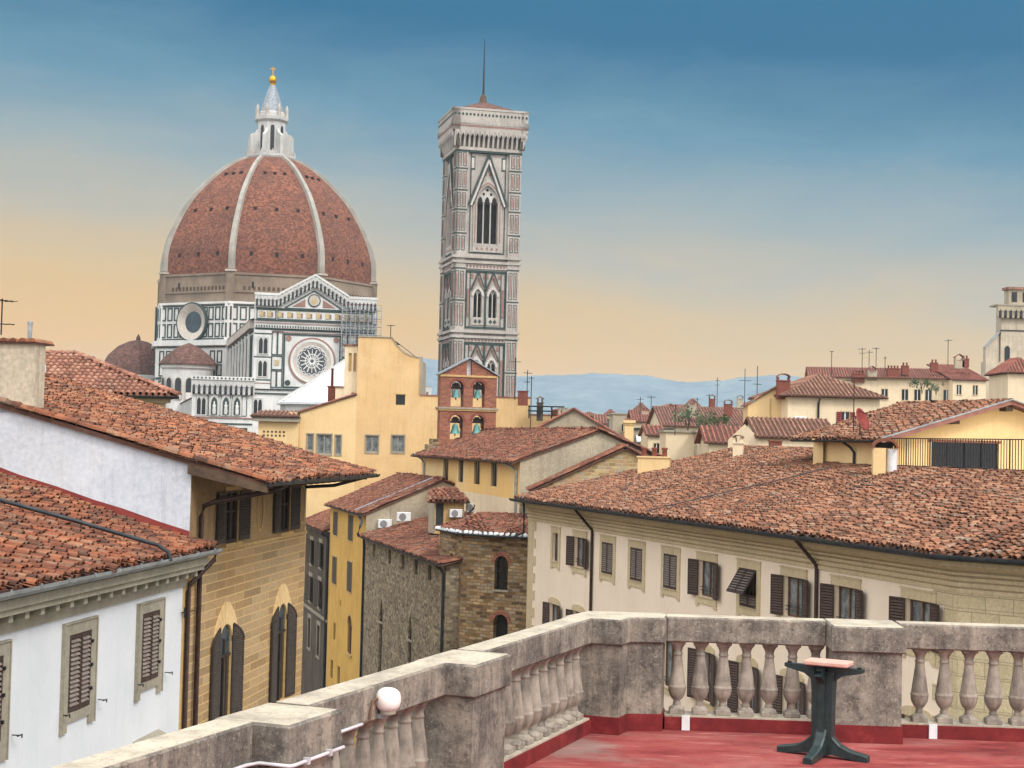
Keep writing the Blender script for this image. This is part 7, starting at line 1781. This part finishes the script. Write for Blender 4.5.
# long house with many roof vents
LH, lf, lw, lz = block('long_roof_house', 'long pale house whose dull red roof is crowded with vents and antennas', 'house', 812, 958, 378.5, 205, 12, 16, 'pale_plaster', 'roof_far_red', 1.6, 'gable_side', [(x, x+0.8, 27.2, 28.6) for x in (6.2, 9.0, 11.6, 13.2, 14.6, 16.9)], 0.6, -0.16, None, 'ribs', 0.34)
block('white_gable_end', 'white windowed house end at the right end of the long dull red roof', 'house', 953, 986, 380, 200, 12, 12, 'pale_plaster', 'roof_far_red', 2.6, 'shed', [(0.5, 1.1, 28.0, 29.2), (2.6, 3.2, 28.0, 29.2)], 0.3)
block('white_terrace', 'long white terrace wall below the long dull red roof', 'wall', 905, 1000, 415, 150, 12, 4, 'pale_plaster', 'dark_gutter', 0, 'flat')
for i, (px, py, k) in enumerate(((822, 389, 1), (858, 381, 2), (872, 379, 0), (893, 376, 2), (905, 373, 1), (934, 370, 1), (959, 367, 0), (965, 366, 1))):
    lab = ['broad vent cluster at the left end of the long dull red roof', 'grey hooded vent in the left part of the long dull red roof', 'brick vent row left of the tall pots on the long roof', 'tall white pot chimney on the long dull red roof', 'dark vent stack near the middle of the long roof', 'twin slim pots right of the middle of the long roof', 'slanted skylight box near the right end of the long roof', 'last brick vent at the right end of the long roof'][i]
    chimney('roof_chimney', lab, at(px, py-3.0, 204), [1.2, 0.9, 1.6][k], 0.7, 0.5, ['worn_grey_plaster', 'brick_dark', 'brick_dark'][k], ['gable', 'pots', 'pots'][k], 0, 'chimneys')
# round pale tower at the right edge
TW = Fr(at(1000, 340, 260).to_2d(), (1, 0.05))
tz = lambda y: TW.hit(1005, y)[1]
tr = thing('pale_tower', 'pale tower with an arched cornice and small lantern at the right edge', 'tower', TW.pt(5, 20, 4))
mb = MB(TW.M); mb.prism([(0, 10), (10, 10), (10, tz(312)), (0.2, tz(312))], 0, 2.5, 'chimney_plaster'); mb.prism([(-2.3, 10), (0, 10), (0, tz(332)), (-2.3, tz(347))], 0.4, 1.6, 'chimney_plaster'); mb.box(-2.5, 3.5, -0.3, 2, 20, tz(362), 'chimney_plaster'); mb.build('wall', tr)
mb = MB(TW.M); zt = tz(312); corbels(mb, -0.7, 10, zt-1.0, zt+1.0, 0.9, 0.8, base='worn_grey_plaster'); mb.box(-0.8, 10, -0.9, 3.0, zt+1.0, zt+1.25, 'grey_trim'); mb.box(0, 10, -0.1, 0, zt-3.2, zt-3.0, 'dark_gutter'); mb.build('cornice', tr)
mb = MB(TW.M); mb.box(1.6, 7.5, 0.5, 2.6, zt+1.2, tz(289), 'worn_grey_plaster'); mb.box(1.3, 7.8, 0.2, 2.9, tz(289), tz(286.5), 'roof_far_brown')
for x in (2.1, 4.0, 5.9): mb.box(x, x+0.9, 0.42, 0.5, zt+1.8, tz(291.5), 'dark_glass')
mb.build('lantern', tr)
for x in (0.8, 4.6): mb = MB(TW.M); mb.prism([(x, zt-9.5)]+arch_pts(x, x+0.9, zt-6.2, zt-5.7, 'round', 6)+[(x+0.9, zt-9.5)], -0.05, 0, 'dark_glass'); mb.build('window', tr)
mb = MB(TW.M); mb.beam((-2.6, 0.3, tz(348)), (0.1, 0.3, tz(331)), 0.5, 0.25, 'zinc'); mb.build('buttress_coping', tr)
block('edge_tile_house', 'small house with a red tile hip roof at the right edge below the pale tower', 'house', 1008, 1040, 374, 150, 12, 6, 'pale_plaster', 'roof_far_red', 1.6, 'hip')
block('edge_grey_roof', 'low grey roofed shed behind the right end of the yellow attic ridge', 'shed', 985, 1040, 417, 120, 12, 5, 'pale_plaster', 'grey_trim', 0.7, 'hip', over=0.3)
# roof clutter right of the bell gable
cb = at(523, 394, 122); chimney('roof_chimney', 'low dark red brick chimney on the yellow wall right of the bell gable', cb+Vector((0, 0.5, -0.3)), 0.8, 0.5, 0.5, 'brick_dark', 'none', 0, 'chimneys')
pg = at(548, 416, 123); t = thing('roof_frame', 'dark iron roof frame with tanks beside the yellow wall right of the bell gable', 'frame', pg)
mb = MB(Matrix.Translation(pg))
for x in (-1.5, -0.7, 0.3, 1.2):
    for y in (0, 1.2): mb.box(x-0.05, x+0.05, y-0.05, y+0.05, -0.2, 0.75, 'iron')
for z in (0.35, 0.72): mb.box(-1.6, 1.3, -0.06, 0.06, z, z+0.08, 'iron'); mb.box(-1.6, 1.3, 1.14, 1.26, z, z+0.08, 'iron')
mb.build('frame', t)
mb = MB(Matrix.Translation(pg)); mb.lathe([(0.4, 0), (0.4, 0.5), (0.1, 0.6)], 10, 'brick_dark', (0.7, 0.6, 0)); mb.build('tank', t)
chimney('roof_chimney', 'dark tall chimney rising over the iron roof frame', pg+Vector((-0.65, 0.4, 0.2)), 0.5, 0.5, 0.8, 'dark_grey_plaster', 'gable', 0, 'chimneys')
for i, px in enumerate((559, 562.8, 566.5)):
    p = at(px, 427, 118); mb = MB(); mb.tube([p, p+Vector((0, 0, 1.35))], 0.11, 'worn_grey_plaster', 8); mb.lathe([(0.14, 0), (0.14, 0.12)], 8, 'grey_trim', p+Vector((0, 0, 1.35))); tag(mb.build('flue_pipe'), ['leftmost', 'middle', 'rightmost'][i]+' of three grey flue pipes right of the iron roof frame', 'flue', 'grey flue pipes')
for i, (a, b, y, d, wl, rf, ri, kd, lab) in enumerate((
    (571, 582, 421, 330, 'pale_plaster', 'roof_far_red', 1.6, 'gable_side', 'tiny pale house with a red roof left of the pyramid roof block'),
    (596, 606, 424, 200, 'worn_grey_plaster', 'roof_far', 1.2, 'gable_side', 'small grey house with a dull roof below the low flat grey block'),
    (634, 650, 412, 320, 'pale_plaster', 'roof_far_brown', 1.8, 'hip', 'far pale house with a brown hip roof behind the bright red roof'),
    (668, 684, 413, 330, 'pale_plaster', 'roof_far_red', 1.8, 'gable_side', 'far red roofed house peeping above the broad dull red roof'),
    (686, 702, 409, 300, 'yellow_plaster', 'roof_far', 2.0, 'hip', 'far yellow house with a hip roof left of the long flat terrace'),
    (746, 762, 413, 300, 'pale_plaster', 'roof_far_red', 2.0, 'gable_side', 'far pale house squeezed against the yellow side gable'),
    (732, 748, 420, 190, 'pale_plaster', 'roof_far_brown', 1.2, 'gable_side', 'pale house with a brown roof just left of the yellow side gable'),
    (648, 662, 436, 128, 'pale_plaster', 'roof_far_red', 0.8, 'gable_side', 'small red roof tucked under the white awnings'),
    (604, 618, 416, 380, 'yellow_plaster', 'roof_far_red', 1.6, 'hip', 'far small yellow house behind the low flat grey block'))):
    block('far_house', lab, 'house', a, b, y, d, 8, 7, wl, rf, ri, kd, [(0.5, 0.95, at(a, y, d).z-1.6, at(a, y, d).z-0.6)], 0.25, 0.0, 'small far houses', 'ribs', 0.36)
for i, (px, py, d, lab) in enumerate(((665, 418, 213, 'brick pots on the far white gabled wall'), (692, 412, 172, 'brick pots on the ridge of the broad dull red roof'), (728, 411, 172, 'broad brick vent at the right end of the broad dull red roof'), (645, 417, 203, 'small brick vent on the bright red far roof'), (712, 404, 230, 'small brick vent at the left end of the long flat terrace'), (740, 404, 230, 'low dark vent at the right end of the long flat terrace'))):
    chimney('roof_chimney', lab, at(px, py, d), 0.9, 0.6, 0.7, 'brick_dark' if i % 2 == 0 else 'worn_grey_plaster', ('pots', 'gable', 'tile')[i % 3], 0, 'chimneys')
# plants on the far terrace
def bush(p, r, label, mat='foliage_far', n=420, seed=1, name='terrace_plant'):
    rnd = random.Random(seed); t = thing(name, label, 'plant', p, 'terrace plants'); mb = MB()
    cl = [(Vector((rnd.uniform(-r, r), rnd.uniform(-r*0.6, r*0.6), rnd.uniform(0.2*r, 1.2*r))), rnd.uniform(0.3, 0.55)*r) for _ in range(9)]
    for i in range(n):
        c, q = rnd.choice(cl); v = Vector((rnd.gauss(0, 1), rnd.gauss(0, 1), rnd.gauss(0, 1))).normalized()*q*rnd.uniform(0.5, 1); c = Vector(p)+c+v; s_ = r*0.09*rnd.uniform(0.6, 1.5)
        a = Vector((rnd.gauss(0, 1), rnd.gauss(0, 1), rnd.gauss(0, 1))).normalized(); b = a.orthogonal().normalized(); a2 = a.cross(b); mb.add([tuple(c+b*s_), tuple(c+a2*s_*0.7), tuple(c-b*s_), tuple(c-a2*s_*0.7)], [(0, 1, 2, 3)], mat)
    mb.build('foliage', t); mb = MB()
    for k in range(5): e = Vector(p)+Vector((rnd.uniform(-0.6, 0.6)*r, rnd.uniform(-0.3, 0.3)*r, r*rnd.uniform(0.6, 1.1))); mb.tube([Vector(p)+Vector((0, 0, -0.5)), (Vector(p)+e)/2+Vector((0, 0, 0.1)), e], 0.03*r, 'eave_wood', 5)
    mb.build('stems', t)
bush(at(688, 426, 160), 1.5, 'pale grey green leafless looking shrub on the broad brown roof', 'foliage_far', 300, 2)
bush(at(704, 427, 158), 0.7, 'small dark green shrub at the foot of the broad brown roof', 'foliage', 250, 3)
bush(at(717, 428, 156), 1.1, 'widest green shrub on the terrace before the broad brown roof', 'foliage', 380, 4)
bush(at(733, 430, 156), 0.5, 'tiny green shrub at the right end of the broad brown roof', 'foliage', 160, 5)
bush(at(922, 390, 190), 1.1, 'dark green shrub on the terrace before the long dull red roof', 'foliage', 380, 6)
bush(at(936, 391, 190), 0.8, 'lighter green shrub on the terrace before the long dull red roof', 'foliage_far', 300, 7)
# antennas over the roofs
for i, (px, py, d, h, arms, lab) in enumerate((
    (515, 395, 124, 3.4, [(0.9, 0.9, 5)], 'thin antenna left of the brick chimney by the bell gable'),
    (527, 395, 124, 2.4, [(0.9, 0.9, 5), (0.6, 0.7, 4)], 'short antenna right of the brick chimney by the bell gable'),
    (530.5, 425, 121, 4.2, [(0.97, 0.5, 3)], 'antenna mast standing before the yellow wall right of the bell gable'),
    (640, 418, 190, 3.0, [(0.9, 1.2, 5), (0.75, 0.8, 4)], 'antenna over the red roofed far house'),
    (651, 414, 190, 2.6, [(0.95, 1.0, 6)], 'broad headed antenna right of the red roofed far house'),
    (675, 430, 118, 2.3, [(0.97, 0.3, 2)], 'thick dark pole behind the pale blank wall house'),
    (697, 410, 200, 2.0, [(0.9, 1.2, 5)], 'antenna above the white gabled far wall'),
    (717, 405, 225, 4.4, [(0.9, 1.1, 6), (0.75, 0.8, 4)], 'tall antenna on the far flat terrace'),
    (709, 406, 228, 2.2, [(0.9, 1.0, 5)], 'short antenna on the far flat terrace'),
    (744.5, 405, 170, 4.4, [(0.7, 1.4, 5)], 'very tall thin mast left of the yellow side gable'),
    (757, 398, 140, 3.3, [(0.5, 1.2, 5)], 'second tall thin mast just left of the yellow side gable'),
    (831.5, 372, 190, 3.0, [(0.97, 0.8, 4)], 'single pole antenna left on the long roof'),
    (862, 372, 204, 3.6, [(0.95, 1.2, 6), (0.8, 0.8, 4)], 'first tall antenna of the cluster on the long roof'),
    (869, 371, 204, 3.2, [(0.9, 1.0, 5)], 'second antenna of the cluster on the long roof'),
    (876, 370, 204, 3.4, [(0.95, 1.3, 6)], 'third antenna of the cluster on the long roof'),
    (885, 370, 204, 2.2, [(0.9, 0.9, 5)], 'short antenna right of the cluster on the long roof'),
    (948, 362, 204, 3.4, [(0.95, 1.3, 5)], 'lone antenna at the right part of the long roof'),
    (390.5, 337, 126, 1.4, [(0.95, 0.7, 4)], 'tiny antenna on top of the tall yellow house'))):
    p = at(px, py, d); antenna('tv_antenna', lab, p+Vector((0, 0, -0.4)), h, arms, 'rooftop antennas', 0.5, 0.02+0.00012*d, 0.2+i*0.7)
# small white belfry far off between the yellow house and the bell gable
block('white_belfry', 'tiny white arcaded block far off between the yellow house and the bell gable', 'building', 422, 431, 386.5, 420, 10, 3, 'marble_clean', 'marble_white', 0, 'flat', [(0.3, 0.8, 31.5, 33.5), (1.2, 1.7, 31.5, 33.5)])
